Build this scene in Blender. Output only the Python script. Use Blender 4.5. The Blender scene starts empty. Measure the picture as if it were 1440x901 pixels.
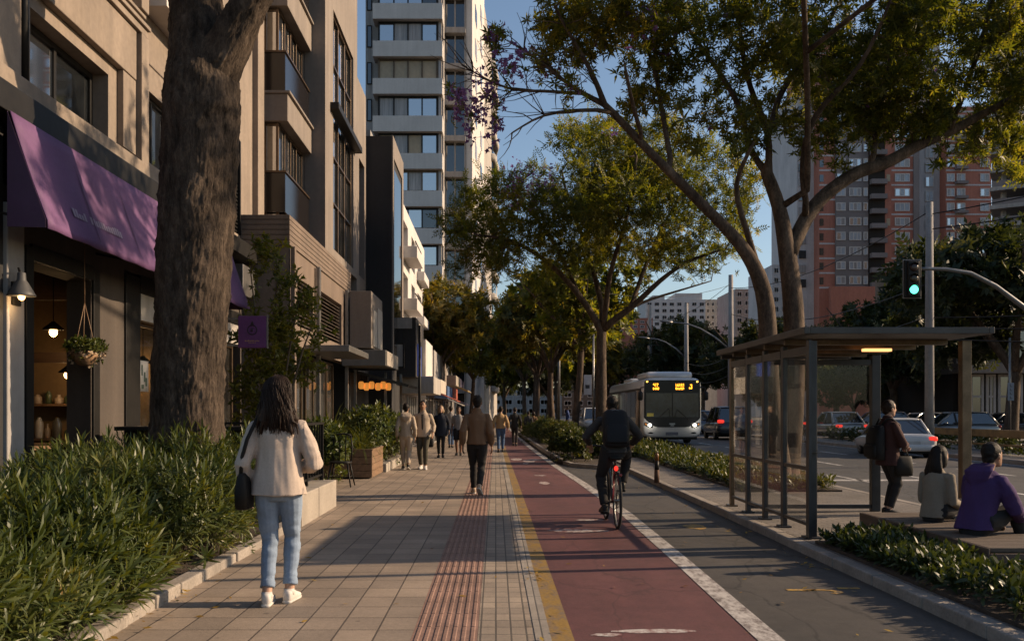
import bpy, bmesh, math, random
import numpy as np
from mathutils import Vector, Matrix, noise as mnoise

R = math.radians
C = bpy.context.scene.collection
BASE = {}
F = 1300.0          # focal length in pixels of the 1440 px wide photograph
EYE = 1.45


def at(x, y, Y):
    """a pixel of the photograph at distance Y -> world point"""
    return Vector(((x - 697.0) * Y / F, Y, EYE - (y - 577.0) * Y / F))


# ------------------------------------------------------------------ mesh builder
class MB:
    def __init__(s):
        s.v, s.f, s.m, s.s = [], [], [], []

    def add(s, vs, fs, mat=0, smooth=False):
        b = len(s.v)
        s.v.extend([tuple(p) for p in vs])
        for f in fs:
            s.f.append([b + i for i in f]); s.m.append(mat); s.s.append(smooth)
        return s

    def box(s, x0, x1, y0, y1, z0, z1, mat=0):
        if x0 > x1: x0, x1 = x1, x0
        if y0 > y1: y0, y1 = y1, y0
        if z0 > z1: z0, z1 = z1, z0
        return s.add([(x0, y0, z0), (x1, y0, z0), (x1, y1, z0), (x0, y1, z0), (x0, y0, z1), (x1, y0, z1), (x1, y1, z1), (x0, y1, z1)],
                     [(0, 3, 2, 1), (4, 5, 6, 7), (0, 1, 5, 4), (1, 2, 6, 5), (2, 3, 7, 6), (3, 0, 4, 7)], mat)

    def obox(s, c, size, rot=None, mat=0):
        c = Vector(c); hx, hy, hz = size[0] / 2, size[1] / 2, size[2] / 2
        vs = [Vector((x, y, z)) for z in (-hz, hz) for x, y in ((-hx, -hy), (hx, -hy), (hx, hy), (-hx, hy))]
        if rot is not None: vs = [rot @ v for v in vs]
        return s.add([c + v for v in vs], [(0, 3, 2, 1), (4, 5, 6, 7), (0, 1, 5, 4), (1, 2, 6, 5), (2, 3, 7, 6), (3, 0, 4, 7)], mat)

    def tube(s, pts, rad, n=8, mat=0, cap=True, smooth=True, round_end=False):
        pts = [Vector(p) for p in pts]
        if isinstance(rad, (int, float)): rad = [rad] * len(pts)
        t0 = (pts[1] - pts[0]).normalized()
        a = Vector((0, 0, 1)) if abs(t0.z) < .9 else Vector((1, 0, 0))
        u = t0.cross(a).normalized()
        vs = []; k = len(pts)
        for i, p in enumerate(pts):
            t = (pts[min(i + 1, k - 1)] - pts[max(i - 1, 0)])
            t = t.normalized() if t.length > 1e-9 else t0
            u = (u - t * u.dot(t))
            u = u.normalized() if u.length > 1e-6 else t.orthogonal().normalized()
            w = t.cross(u)
            for j in range(n):
                q = 2 * math.pi * j / n
                vs.append(p + (u * math.cos(q) + w * math.sin(q)) * rad[i])
        fs = [(i * n + j, i * n + (j + 1) % n, (i + 1) * n + (j + 1) % n, (i + 1) * n + j) for i in range(k - 1) for j in range(n)]
        if cap:
            if round_end:
                d0 = (pts[0] - pts[1]).normalized() * rad[0] * .6; d1 = (pts[-1] - pts[-2]).normalized() * rad[-1] * .6
            else:
                d0 = d1 = Vector((0, 0, 0))
            vs.append(pts[0] + d0); vs.append(pts[-1] + d1)
            a0 = k * n
            fs += [(a0, (j + 1) % n, j) for j in range(n)]
            fs += [(a0 + 1, (k - 1) * n + j, (k - 1) * n + (j + 1) % n) for j in range(n)]
        return s.add(vs, fs, mat, smooth)

    def cyl(s, p0, p1, r, r1=None, n=12, mat=0, smooth=True):
        return s.tube([p0, p1], [r, r if r1 is None else r1], n, mat, True, smooth)

    def loft(s, rings, n=18, mat=0, smooth=True, power=2.0):
        """rings: (centre, axis_a, axis_b) ; closed ends"""
        vs = []
        for c, a, b in rings:
            c, a, b = Vector(c), Vector(a), Vector(b)
            for j in range(n):
                q = 2 * math.pi * j / n
                co, si = math.cos(q), math.sin(q)
                if power != 2.0:
                    e = 2.0 / power
                    co = math.copysign(abs(co) ** e, co); si = math.copysign(abs(si) ** e, si)
                vs.append(c + a * co + b * si)
        k = len(rings)
        fs = [(i * n + j, i * n + (j + 1) % n, (i + 1) * n + (j + 1) % n, (i + 1) * n + j) for i in range(k - 1) for j in range(n)]
        vs.append(Vector(rings[0][0])); vs.append(Vector(rings[-1][0]))
        a0 = k * n
        fs += [(a0, (j + 1) % n, j) for j in range(n)]
        fs += [(a0 + 1, (k - 1) * n + j, (k - 1) * n + (j + 1) % n) for j in range(n)]
        return s.add(vs, fs, mat, smooth)

    def ball(s, c, r, n=12, mat=0):
        c = Vector(c)
        if isinstance(r, (int, float)): r = (r, r, r)
        m = max(6, n // 2)
        rings = []
        for i in range(m + 1):
            q = math.pi * i / m
            k = max(math.sin(q), .02)
            rings.append((c + Vector((0, 0, -math.cos(q) * r[2])), Vector((r[0] * k, 0, 0)), Vector((0, r[1] * k, 0))))
        return s.loft(rings, n, mat)

    def prism(s, poly, axis, a, b, mat=0, smooth=False):
        """poly: 2-D points; axis 'x': (y,z) extruded in x; 'y': (x,z); 'z': (x,y)"""
        def P(p, t):
            return (t, p[0], p[1]) if axis == 'x' else (p[0], t, p[1]) if axis == 'y' else (p[0], p[1], t)
        n = len(poly)
        vs = [P(p, a) for p in poly] + [P(p, b) for p in poly]
        fs = [list(range(n))[::-1], list(range(n, 2 * n))] + [(i, (i + 1) % n, n + (i + 1) % n, n + i) for i in range(n)]
        return s.add(vs, fs, mat, smooth)

    def quad(s, a, b, c, d, mat=0):
        return s.add([a, b, c, d], [(0, 1, 2, 3)], mat)

    def wall_x(s, X, th, y0, y1, z0, z1, holes=(), mat=0):
        """wall whose face looks along +X at X, pierced by holes (ya, yb, za, zb)"""
        ys = sorted({y0, y1, *[min(max(h[i], y0), y1) for h in holes for i in (0, 1)]})
        zs = sorted({z0, z1, *[min(max(h[i], z0), z1) for h in holes for i in (2, 3)]})
        for zi in range(len(zs) - 1):
            run = None
            for yi in range(len(ys)):
                solid = False
                if yi < len(ys) - 1:
                    cy, cz = (ys[yi] + ys[yi + 1]) / 2, (zs[zi] + zs[zi + 1]) / 2
                    solid = not any(h[0] < cy < h[1] and h[2] < cz < h[3] for h in holes)
                if solid and run is None: run = ys[yi]
                if not solid and run is not None:
                    s.box(X - th, X, run, ys[yi], zs[zi], zs[zi + 1], mat); run = None
        return s

    def wall_y(s, Y, th, x0, x1, z0, z1, holes=(), mat=0):
        """wall whose face looks along -Y at Y"""
        t = MB().wall_x(0, th, x0, x1, z0, z1, holes, mat)
        # x' = -(Y-face) : map (x,y,z)->(y, Y - x, z)
        s.add([(p[1], Y - p[0], p[2]) for p in t.v], [list(f) for f in t.f], mat)
        return s

    def build(s, name, mats, parent=None, bev=0, seg=2, base=None):
        me = bpy.data.meshes.new(name)
        off = Vector(base) if base is not None else (BASE.get(parent.name, Vector((0, 0, 0))) if parent else Vector((0, 0, 0)))
        me.from_pydata([(p[0] - off.x, p[1] - off.y, p[2] - off.z) for p in s.v], [], s.f)
        if not isinstance(mats, (list, tuple)): mats = [mats]
        for m in mats: me.materials.append(m)
        me.polygons.foreach_set('material_index', s.m)
        me.polygons.foreach_set('use_smooth', s.s)
        me.update()
        return finish(name, me, parent, bev, seg, off)


def finish(name, me, parent=None, bev=0, seg=2, off=None):
    o = bpy.data.objects.new(name, me)
    C.objects.link(o)
    if parent: o.parent = parent
    if off is not None: BASE[o.name] = Vector(off)
    if parent is None and off is not None and off.length > 0: o.location = off
    if bev:
        b = o.modifiers.new('bevel', 'BEVEL'); b.width = bev; b.segments = seg; b.limit_method = 'ANGLE'; b.angle_limit = R(40)
        b.harden_normals = False
    return o


def tag(o, label=None, cat=None, group=None, kind=None):
    if label: o['label'] = label
    if cat: o['category'] = cat
    if group: o['group'] = group
    if kind: o['kind'] = kind
    return o


def thing(name, label, cat, loc=(0, 0, 0), group=None):
    o = bpy.data.objects.new(name, None); C.objects.link(o)
    o.location = loc; BASE[o.name] = Vector(loc); o.empty_display_size = .2
    return tag(o, label, cat, group)


def struct(mb, name, mats, kind='structure', **kw):
    o = mb.build(name, mats, **kw); o['kind'] = kind
    return o


def copy_tree(o, parent=None):
    c = o.copy(); C.objects.link(c)
    if parent: c.parent = parent
    for ch in list(o.children): copy_tree(ch, c)
    return c


def np_mesh(name, verts, faces, mats, parent=None, off=None, matidx=None, smooth=False):
    verts = np.asarray(verts, dtype=np.float32); faces = np.asarray(faces, dtype=np.int32)
    if off is None: off = BASE.get(parent.name, Vector((0, 0, 0))) if parent else Vector((0, 0, 0))
    off = Vector(off); verts = verts - np.array(off, dtype=np.float32)
    me = bpy.data.meshes.new(name)
    k = faces.shape[1]; nf = len(faces)
    me.vertices.add(len(verts)); me.vertices.foreach_set('co', verts.ravel())
    me.loops.add(nf * k); me.loops.foreach_set('vertex_index', faces.ravel())
    me.polygons.add(nf)
    me.polygons.foreach_set('loop_start', np.arange(0, nf * k, k, dtype=np.int32))
    me.polygons.foreach_set('loop_total', np.full(nf, k, dtype=np.int32))
    if not isinstance(mats, (list, tuple)): mats = [mats]
    for m in mats: me.materials.append(m)
    if matidx is not None: me.polygons.foreach_set('material_index', np.asarray(matidx, dtype=np.int32))
    if smooth: me.polygons.foreach_set('use_smooth', np.ones(nf, dtype=bool))
    me.update(calc_edges=True)
    return finish(name, me, parent, off=off)


# ------------------------------------------------------------------ materials
MATS = {}


def _new(name):
    m = bpy.data.materials.new(name); m.use_nodes = True
    nt = m.node_tree
    return m, nt, nt.nodes['Principled BSDF'], nt.nodes['Material Output']


def _n(nt, t, **kw):
    n = nt.nodes.new(t)
    for k, v in kw.items():
        if k in n.inputs: n.inputs[k].default_value = v
        else: setattr(n, k, v)
    return n


def noise_val(nt, scale, detail=4, stretch=(1, 1, 1), rough=.6, coord='Object'):
    tc = _n(nt, 'ShaderNodeTexCoord'); mp = _n(nt, 'ShaderNodeMapping')
    mp.inputs['Scale'].default_value = stretch
    nt.links.new(tc.outputs[coord], mp.inputs['Vector'])
    no = _n(nt, 'ShaderNodeTexNoise', Scale=scale, Detail=detail, Roughness=rough)
    nt.links.new(mp.outputs[0], no.inputs['Vector'])
    return no.outputs['Fac']


def mul_col(nt, col_socket, val_socket, lo, hi, a=.3, b=.7):
    mr = _n(nt, 'ShaderNodeMapRange'); mr.inputs[1].default_value = a; mr.inputs[2].default_value = b
    mr.inputs[3].default_value = lo; mr.inputs[4].default_value = hi
    nt.links.new(val_socket, mr.inputs[0])
    vm = _n(nt, 'ShaderNodeVectorMath', operation='SCALE')
    nt.links.new(col_socket, vm.inputs[0]); nt.links.new(mr.outputs[0], vm.inputs['Scale'])
    return vm.outputs[0]


def mat(name, col, rough=.6, metal=0., var=.15, scale=3., bump=0., bscale=40., stretch=(1, 1, 1), spec=.5, fine=.08, streak=0., dist=.01, coat=0.):
    if name in MATS: return MATS[name]
    m, nt, bs, out = _new(name)
    rgb = _n(nt, 'ShaderNodeRGB'); rgb.outputs[0].default_value = (*col, 1)
    c = rgb.outputs[0]
    if var: c = mul_col(nt, c, noise_val(nt, scale, 5, stretch), 1 - var, 1 + var)
    if fine: c = mul_col(nt, c, noise_val(nt, scale * 14, 4, stretch), 1 - fine, 1 + fine)
    if streak: c = mul_col(nt, c, noise_val(nt, 2.2, 6, (1.6, 1.6, .12)), 1 - streak, 1 + streak * .4)
    nt.links.new(c, bs.inputs['Base Color'])
    bs.inputs['Roughness'].default_value = rough; bs.inputs['Metallic'].default_value = metal
    bs.inputs['Specular IOR Level'].default_value = spec
    if coat: bs.inputs['Coat Weight'].default_value = coat; bs.inputs['Coat Roughness'].default_value = .08
    if var and rough > .15:
        mr = _n(nt, 'ShaderNodeMapRange'); mr.inputs[3].default_value = rough * .82; mr.inputs[4].default_value = min(1, rough * 1.18)
        nt.links.new(noise_val(nt, scale * 4, 3, stretch), mr.inputs[0]); nt.links.new(mr.outputs[0], bs.inputs['Roughness'])
    if bump:
        b = _n(nt, 'ShaderNodeBump', Strength=bump, Distance=dist)
        nt.links.new(noise_val(nt, bscale, 6, stretch), b.inputs['Height']); nt.links.new(b.outputs[0], bs.inputs['Normal'])
    MATS[name] = m
    return m


def emit(name, col, strength):
    if name in MATS: return MATS[name]
    m, nt, bs, out = _new(name)
    bs.inputs['Base Color'].default_value = (*[min(1, c) for c in col], 1)
    bs.inputs['Emission Color'].default_value = (*col, 1); bs.inputs['Emission Strength'].default_value = strength
    MATS[name] = m
    return m


def glass(name, tint=(.9, .92, .92), rough=.02, refl=1.0, dirt=.05, dirtcol=(.35, .33, .3), ior=1.5):
    """clear pane: transparent body, mirror reflection by Fresnel, a little dust"""
    if name in MATS: return MATS[name]
    m, nt, bs, out = _new(name)
    nt.nodes.remove(bs)
    tr = _n(nt, 'ShaderNodeBsdfTransparent'); tr.inputs[0].default_value = (*tint, 1)
    gl = _n(nt, 'ShaderNodeBsdfGlossy'); gl.inputs['Roughness'].default_value = rough; gl.inputs[0].default_value = (refl, refl, refl, 1)
    fr = _n(nt, 'ShaderNodeFresnel'); ge = _n(nt, 'ShaderNodeNewGeometry'); im = _n(nt, 'ShaderNodeMath', operation='MULTIPLY_ADD'); im.inputs[1].default_value = 1 / ior - ior; im.inputs[2].default_value = ior
    nt.links.new(ge.outputs['Backfacing'], im.inputs[0]); nt.links.new(im.outputs[0], fr.inputs[0])
    mx = _n(nt, 'ShaderNodeMixShader')
    nt.links.new(fr.outputs[0], mx.inputs[0]); nt.links.new(tr.outputs[0], mx.inputs[1]); nt.links.new(gl.outputs[0], mx.inputs[2])
    df = _n(nt, 'ShaderNodeBsdfDiffuse'); df.inputs[0].default_value = (*dirtcol, 1)
    m2 = _n(nt, 'ShaderNodeMixShader')
    mr = _n(nt, 'ShaderNodeMapRange'); mr.inputs[1].default_value = .35; mr.inputs[2].default_value = .75; mr.inputs[3].default_value = dirt * .3; mr.inputs[4].default_value = dirt * 2
    nt.links.new(noise_val(nt, 2.5, 5, (1, 1, .5)), mr.inputs[0]); nt.links.new(mr.outputs[0], m2.inputs[0])
    nt.links.new(mx.outputs[0], m2.inputs[1]); nt.links.new(df.outputs[0], m2.inputs[2])
    nt.links.new(m2.outputs[0], out.inputs[0])
    MATS[name] = m
    return m


def leaf_mat(name, cols, trans=.4, rough=.5, clump=1.2, tcol=None, spec=.35):
    """leaf cards: colour drawn per leaf and per clump, light passes through"""
    if name in MATS: return MATS[name]
    m, nt, bs, out = _new(name)
    ge = _n(nt, 'ShaderNodeNewGeometry')
    nv = noise_val(nt, clump, 3)
    ad = _n(nt, 'ShaderNodeMath', operation='MULTIPLY_ADD'); ad.inputs[1].default_value = .45
    s2 = _n(nt, 'ShaderNodeMapRange'); s2.inputs[1].default_value = .3; s2.inputs[2].default_value = .7; s2.inputs[3].default_value = 0; s2.inputs[4].default_value = .55
    nt.links.new(nv, s2.inputs[0])
    nt.links.new(ge.outputs['Random Per Island'], ad.inputs[0]); nt.links.new(s2.outputs[0], ad.inputs[2])
    cr = _n(nt, 'ShaderNodeValToRGB')
    el = cr.color_ramp.elements
    while len(el) < len(cols): el.new(.5)
    for i, (p, c) in enumerate(cols): el[i].position = p; el[i].color = (*c, 1)
    nt.links.new(ad.outputs[0], cr.inputs[0])
    nt.links.new(cr.outputs[0], bs.inputs['Base Color'])
    bs.inputs['Roughness'].default_value = rough; bs.inputs['Specular IOR Level'].default_value = spec
    tl = _n(nt, 'ShaderNodeBsdfTranslucent')
    vm = _n(nt, 'ShaderNodeVectorMath', operation='MULTIPLY'); vm.inputs[1].default_value = tcol or (1.9, 1.6, .5)
    nt.links.new(cr.outputs[0], vm.inputs[0]); nt.links.new(vm.outputs[0], tl.inputs[0])
    mx = _n(nt, 'ShaderNodeMixShader'); mx.inputs[0].default_value = trans
    nt.links.new(bs.outputs[0], mx.inputs[1]); nt.links.new(tl.outputs[0], mx.inputs[2]); nt.links.new(mx.outputs[0], out.inputs[0])
    MATS[name] = m
    return m


def brick_mat(name, c1, c2, mortar, w, h, ms=.01, rough=.75, offset=.5, rot=0., var=.12, bump=.4, axis='z', stain=.25, squash=1.0, bias=0.):
    """pavers / tiles / courses laid in object space (metres)"""
    if name in MATS: return MATS[name]
    m, nt, bs, out = _new(name)
    tc = _n(nt, 'ShaderNodeTexCoord'); mp = _n(nt, 'ShaderNodeMapping')
    if axis == 'x': mp.inputs['Rotation'].default_value = (R(90), R(0), R(90))
    if axis == 'y': mp.inputs['Rotation'].default_value = (R(90), 0, 0)
    if rot: mp.inputs['Rotation'].default_value = (0, 0, rot)
    nt.links.new(tc.outputs['Object'], mp.inputs['Vector'])
    br = _n(nt, 'ShaderNodeTexBrick', offset=offset)
    br.inputs['Color1'].default_value = (*c1, 1); br.inputs['Color2'].default_value = (*c2, 1); br.inputs['Mortar'].default_value = (*mortar, 1)
    br.inputs['Scale'].default_value = 1.; br.inputs['Brick Width'].default_value = w; br.inputs['Row Height'].default_value = h
    br.inputs['Mortar Size'].default_value = ms; br.inputs['Mortar Smooth'].default_value = .2; br.inputs['Bias'].default_value = bias
    nt.links.new(mp.outputs[0], br.inputs['Vector'])
    c = br.outputs['Color']
    c = mul_col(nt, c, noise_val(nt, .9, 6), 1 - stain, 1 + stain * .5)
    c = mul_col(nt, c, noise_val(nt, 26, 5), 1 - var, 1 + var)
    c = mul_col(nt, c, spots_val(nt, 3.1), .55, 1., .05, .09)
    nt.links.new(c, bs.inputs['Base Color'])
    mr = _n(nt, 'ShaderNodeMapRange'); mr.inputs[3].default_value = rough * .75; mr.inputs[4].default_value = min(1, rough * 1.2)
    nt.links.new(noise_val(nt, 2.3, 4), mr.inputs[0]); nt.links.new(mr.outputs[0], bs.inputs['Roughness'])
    sm = _n(nt, 'ShaderNodeMath', operation='MULTIPLY_ADD'); sm.inputs[1].default_value = -1.0
    nm = _n(nt, 'ShaderNodeMath', operation='MULTIPLY'); nm.inputs[1].default_value = .35
    nt.links.new(noise_val(nt, 60, 5), nm.inputs[0])
    nt.links.new(br.outputs['Fac'], sm.inputs[0]); nt.links.new(nm.outputs[0], sm.inputs[2])
    b = _n(nt, 'ShaderNodeBump', Strength=bump, Distance=.012)
    nt.links.new(sm.outputs[0], b.inputs['Height']); nt.links.new(b.outputs[0], bs.inputs['Normal'])
    MATS[name] = m
    return m


def spots_val(nt, scale):
    tc = _n(nt, 'ShaderNodeTexCoord'); vo = _n(nt, 'ShaderNodeTexVoronoi', Scale=scale)
    nt.links.new(tc.outputs['Object'], vo.inputs['Vector'])
    return vo.outputs['Distance']


def lane_mat(name, col, rough=.8, crack=.5, patch=.25):
    """laid surface with cracks, worn wheel paths, stains and patches"""
    if name in MATS: return MATS[name]
    m, nt, bs, out = _new(name)
    rgb = _n(nt, 'ShaderNodeRGB'); rgb.outputs[0].default_value = (*col, 1)
    c = mul_col(nt, rgb.outputs[0], noise_val(nt, .55, 7, (1, .5, 1), .65), 1 - patch, 1 + patch)
    c = mul_col(nt, c, noise_val(nt, 2.4, 5, (1, .07, 1)), .84, 1.14)
    c = mul_col(nt, c, noise_val(nt, 70, 4), .82, 1.18)
    c = mul_col(nt, c, noise_val(nt, 5.5, 8, (1, 1, 1), .75), .82, 1.08, .35, .6)
    tc = _n(nt, 'ShaderNodeTexCoord'); mp = _n(nt, 'ShaderNodeMapping'); mp.inputs['Scale'].default_value = (1, .45, 1)
    no = _n(nt, 'ShaderNodeTexNoise', Scale=2.2, Detail=5.); ad = _n(nt, 'ShaderNodeVectorMath', operation='MULTIPLY_ADD'); ad.inputs[1].default_value = (.5, .5, .5)
    nt.links.new(tc.outputs['Object'], mp.inputs['Vector']); nt.links.new(mp.outputs[0], no.inputs['Vector'])
    nt.links.new(no.outputs['Color'], ad.inputs[0]); nt.links.new(mp.outputs[0], ad.inputs[2])
    vo = _n(nt, 'ShaderNodeTexVoronoi', feature='DISTANCE_TO_EDGE', Scale=.75); nt.links.new(ad.outputs[0], vo.inputs['Vector'])
    c = mul_col(nt, c, vo.outputs['Distance'], 1 - crack, 1., .002, .012)
    c = mul_col(nt, c, spots_val(nt, 2.3), .6, 1., .04, .08)
    nt.links.new(c, bs.inputs['Base Color'])
    mr = _n(nt, 'ShaderNodeMapRange'); mr.inputs[3].default_value = rough * .72; mr.inputs[4].default_value = min(1, rough * 1.15)
    nt.links.new(noise_val(nt, 1.4, 6), mr.inputs[0]); nt.links.new(mr.outputs[0], bs.inputs['Roughness'])
    b = _n(nt, 'ShaderNodeBump', Strength=.5, Distance=.006); nt.links.new(noise_val(nt, 150, 5), b.inputs['Height']); nt.links.new(b.outputs[0], bs.inputs['Normal'])
    MATS[name] = m
    return m


def worn_mat(name, col, under, wear=.5, scale=9, rough=.7):
    """paint worn through to what lies under it"""
    if name in MATS: return MATS[name]
    m, nt, bs, out = _new(name)
    mx = _n(nt, 'ShaderNodeMix', data_type='RGBA')
    mr = _n(nt, 'ShaderNodeMapRange'); mr.inputs[1].default_value = wear - .08; mr.inputs[2].default_value = wear + .1
    nt.links.new(noise_val(nt, scale, 8, (1, .45, 1), .72), mr.inputs[0])
    nt.links.new(mr.outputs[0], mx.inputs[0])
    mx.inputs[6].default_value = (*col, 1); mx.inputs[7].default_value = (*under, 1)
    c = mul_col(nt, mx.outputs[2], noise_val(nt, 40, 4), .8, 1.15)
    nt.links.new(c, bs.inputs['Base Color']); bs.inputs['Roughness'].default_value = rough
    MATS[name] = m
    return m

# ------------------------------------------------------------------ camera, sun, sky
sc = bpy.context.scene
cam = bpy.data.cameras.new('camera'); cam_o = bpy.data.objects.new('camera', cam); C.objects.link(cam_o)
cam_o.location = (0, 0, EYE); cam_o.rotation_euler = (R(90), 0, 0)
cam.sensor_width = 36; cam.lens = F / 1440 * 36
cam.shift_x = 23 / 1440; cam.shift_y = 126.5 / 1440
cam.clip_start = .05; cam.clip_end = 3000
cam.dof.use_dof = True; cam.dof.focus_distance = 11; cam.dof.aperture_fstop = 5.6
sc.camera = cam_o

SUN_EL, SUN_AZ = 24.0, 9.0        # azimuth measured from +X towards +Y
w = bpy.data.worlds.new('World'); sc.world = w; w.use_nodes = True
nt = w.node_tree; bg = nt.nodes['Background']
sky = nt.nodes.new('ShaderNodeTexSky'); sky.sky_type = 'NISHITA'; sky.sun_disc = False
sky.sun_elevation = R(SUN_EL); sky.sun_rotation = R(90 - SUN_AZ)
sky.air_density = 1.0; sky.dust_density = 1.0; sky.ozone_density = 1.3
nt.links.new(sky.outputs[0], bg.inputs[0]); bg.inputs[1].default_value = .098
sun = bpy.data.lights.new('sun', 'SUN'); sun.energy = 5.0; sun.angle = R(.53); sun.color = (1.0, .74, .49)
sun_o = bpy.data.objects.new('sun', sun); C.objects.link(sun_o)
d = Vector((math.cos(R(SUN_EL)) * math.cos(R(SUN_AZ)), math.cos(R(SUN_EL)) * math.sin(R(SUN_AZ)), math.sin(R(SUN_EL))))
sun_o.rotation_euler = d.to_track_quat('Z', 'Y').to_euler()
sun_o.location = d * 60
sc.view_settings.view_transform = 'Standard'; sc.view_settings.look = 'None'
sc.view_settings.exposure = .5; sc.view_settings.gamma = 1
cy = sc.cycles
cy.use_denoising = True
try: cy.denoiser = 'OPENIMAGEDENOISE'
except Exception: pass
cy.max_bounces = 7; cy.diffuse_bounces = 3; cy.glossy_bounces = 3; cy.transmission_bounces = 4; cy.transparent_max_bounces = 12
cy.caustics_reflective = False; cy.caustics_refractive = False
cy.sample_clamp_indirect = 6


def lamp(name, loc, power, col=(1, .62, .28), size=.04):
    l = bpy.data.lights.new(name, 'POINT'); l.energy = power; l.color = col; l.shadow_soft_size = size
    o = bpy.data.objects.new(name, l); C.objects.link(o); o.location = loc
    return o

# ------------------------------------------------------------------ the ground
YS = [-4, 2, 5.8, 9, 13, 16, 18.5, 22, 25, 30, 35, 43, 52, 70, 95]
def itp(tab):
    xs = [a for a, _ in tab]; vs = [b for _, b in tab]
    return lambda y: float(np.interp(y, xs, vs))
whitec = itp([(-4, 1.70), (5.8, 1.745), (9, 1.80), (13, 1.84), (18.5, 1.74), (25, 1.55), (35, 1.38), (52, 1.2), (95, 1.0)])
yelc = itp([(-4, .45), (5.8, .43), (18.5, .385), (25, .35), (52, .27), (95, .2)])
tactl = lambda y: -.54
tactr = lambda y: -.115


def strip(xl, xr, ys, z, mb=None, mat_i=0):
    mb = mb or MB()
    for a, b in zip(ys[:-1], ys[1:]):
        mb.quad((xl(a), a, z), (xr(a), a, z), (xr(b), b, z), (xl(b), b, z), mat_i)
    return mb

k_ = lambda v: (lambda y: v)
asph = lane_mat('asphalt', (.052, .048, .045), .82, .5, .3)
asph2 = lane_mat('worn_asphalt', (.054, .048, .043), .8, .55, .32)
soil = mat('soil', (.05, .035, .024), .95, var=.4, scale=6, bump=.9, bscale=40, dist=.03)
kerbm = mat('kerb_stone', (.25, .22, .19), .8, var=.25, scale=3, fine=.2, bump=.5, bscale=50)
struct(strip(k_(-900), k_(900), [-40, 0, 100, 1500], -.06), 'ground', soil)
struct(strip(k_(6.25), k_(14.35), [-4, 30, 95, 260], -.036), 'road', asph)
struct(strip(k_(15.85), k_(24), [-4, 30, 95, 260], -.036), 'far_carriageway', asph)

tile = brick_mat('sidewalk_tile', (.305, .24, .182), (.215, .172, .134), (.075, .058, .046), .26, .36, .007, .72, 0., bump=.55, stain=.3)
small = brick_mat('small_paver', (.34, .275, .21), (.235, .192, .15), (.10, .085, .07), .1, .2, .007, .75, 0., bump=.7, stain=.3)
tactm = mat('tactile_clay', (.215, .128, .097), .75, var=.25, scale=2.5, fine=.2, bump=.3, bscale=60)
red = lane_mat('red_lane', (.104, .037, .037), .78, .3, .22)
yel = worn_mat('yellow_paint', (.25, .15, .032), (.15, .11, .08), .54, 9)
whitep = worn_mat('white_paint', (.46, .43, .40), (.13, .105, .095), .52, 12)
whitef = worn_mat('faded_white_paint', (.48, .45, .42), (.185, .075, .07), .49, 14)
yelf = worn_mat('faded_yellow_paint', (.42, .25, .05), (.078, .068, .060), .52, 14)

struct(strip(k_(-14), tactl, [-6] + YS[1:], 0), 'sidewalk', tile)
struct(strip(lambda y: tactr(y), lambda y: yelc(y) - .075 - .10, YS, 0), 'paver_strip', small)
struct(strip(lambda y: yelc(y) - .175, lambda y: yelc(y) - .075, YS, .004), 'edge_kerb', brick_mat('edge_stone', (.31, .27, .225), (.25, .22, .185), (.1, .09, .08), .1, .8, .006, .75, 0., stain=.35))
# ribbed clay strip: a bed and seven ribs
tb = strip(tactl, tactr, YS, -.001)
xs = np.linspace(tactl(0) + .035, tactr(0) - .035, 7)
y = 3.0
while y < 46:
    for x in xs:
        tb.prism([(x - .016, -.001), (x + .016, -.001), (x + .010, .0038), (x - .010, .0038)], 'y', y + .006, y + .394)
    y += .4
struct(tb, 'tactile_strip', tactm)
struct(strip(lambda y: yelc(y) - .075, lambda y: yelc(y) + .07, YS, -.002), 'yellow_line', yel)
struct(strip(lambda y: yelc(y) + .07, lambda y: whitec(y) - .085, YS, -.006), 'bike_lane', red)
struct(strip(lambda y: whitec(y) - .085, lambda y: whitec(y) + .085, YS, -.002), 'white_line', whitep)
struct(strip(lambda y: whitec(y) + .085, k_(3.15), [-4, 2, 5.8, 9, 13, 16, 18.5, 22, 25], -.006), 'asphalt_bay', asph2)
struct(strip(k_(2.6), k_(3.3), [30, 43, 52, 95], -.004), 'median_path', asph2)


def blot(mb, cx, cy, rx, ry, z, seed, n=15, j=.35):
    r = random.Random(seed)
    mb.add([(cx, cy, z)] + [(cx + rx * math.cos(2 * math.pi * i / n) * (1 - j * r.random()), cy + ry * math.sin(2 * math.pi * i / n) * (1 - j * r.random()), z) for i in range(n)],
           [(0, 1 + i, 1 + (i + 1) % n) for i in range(n)])

bm_ = MB()
for i, (x, yy, rx, ry) in enumerate([(.62, 27.5, .22, .8), (.95, 26.6, .2, .9), (1.15, 27.3, .25, .5), (.82, 25.4, .1, .4), (1.0, 20.7, .16, .18), (.98, 18.6, .12, .45), (1.25, 12.3, .22, .12), (1.0, 11.2, .42, .16), (1.05, 6.1, .3, .07), (.72, 6.0, .12, .05)]):
    blot(bm_, x, yy, rx, ry, -.003, i)
struct(bm_, 'lane_marking', whitef)
# what is left of a yellow arrow in the bay
yb = MB()
for i in range(9):
    a0, a1 = R(-60 + i * 24), R(-60 + (i + 1) * 24)
    yb.quad(*[(2.62 + r * math.cos(a), 7.42 + r * .62 * math.sin(a), -.002) for r, a in ((.10, a0), (.17, a0), (.17, a1), (.10, a1))])
yb.box(2.36, 2.60, 7.47, 7.53, -.004, -.002); yb.box(2.8, 2.98, 7.55, 7.6, -.004, -.002)
blot(yb, 2.5, 11.6, .16, .3, -.002, 77)
struct(yb, 'yellow_marking', yelf)

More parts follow.
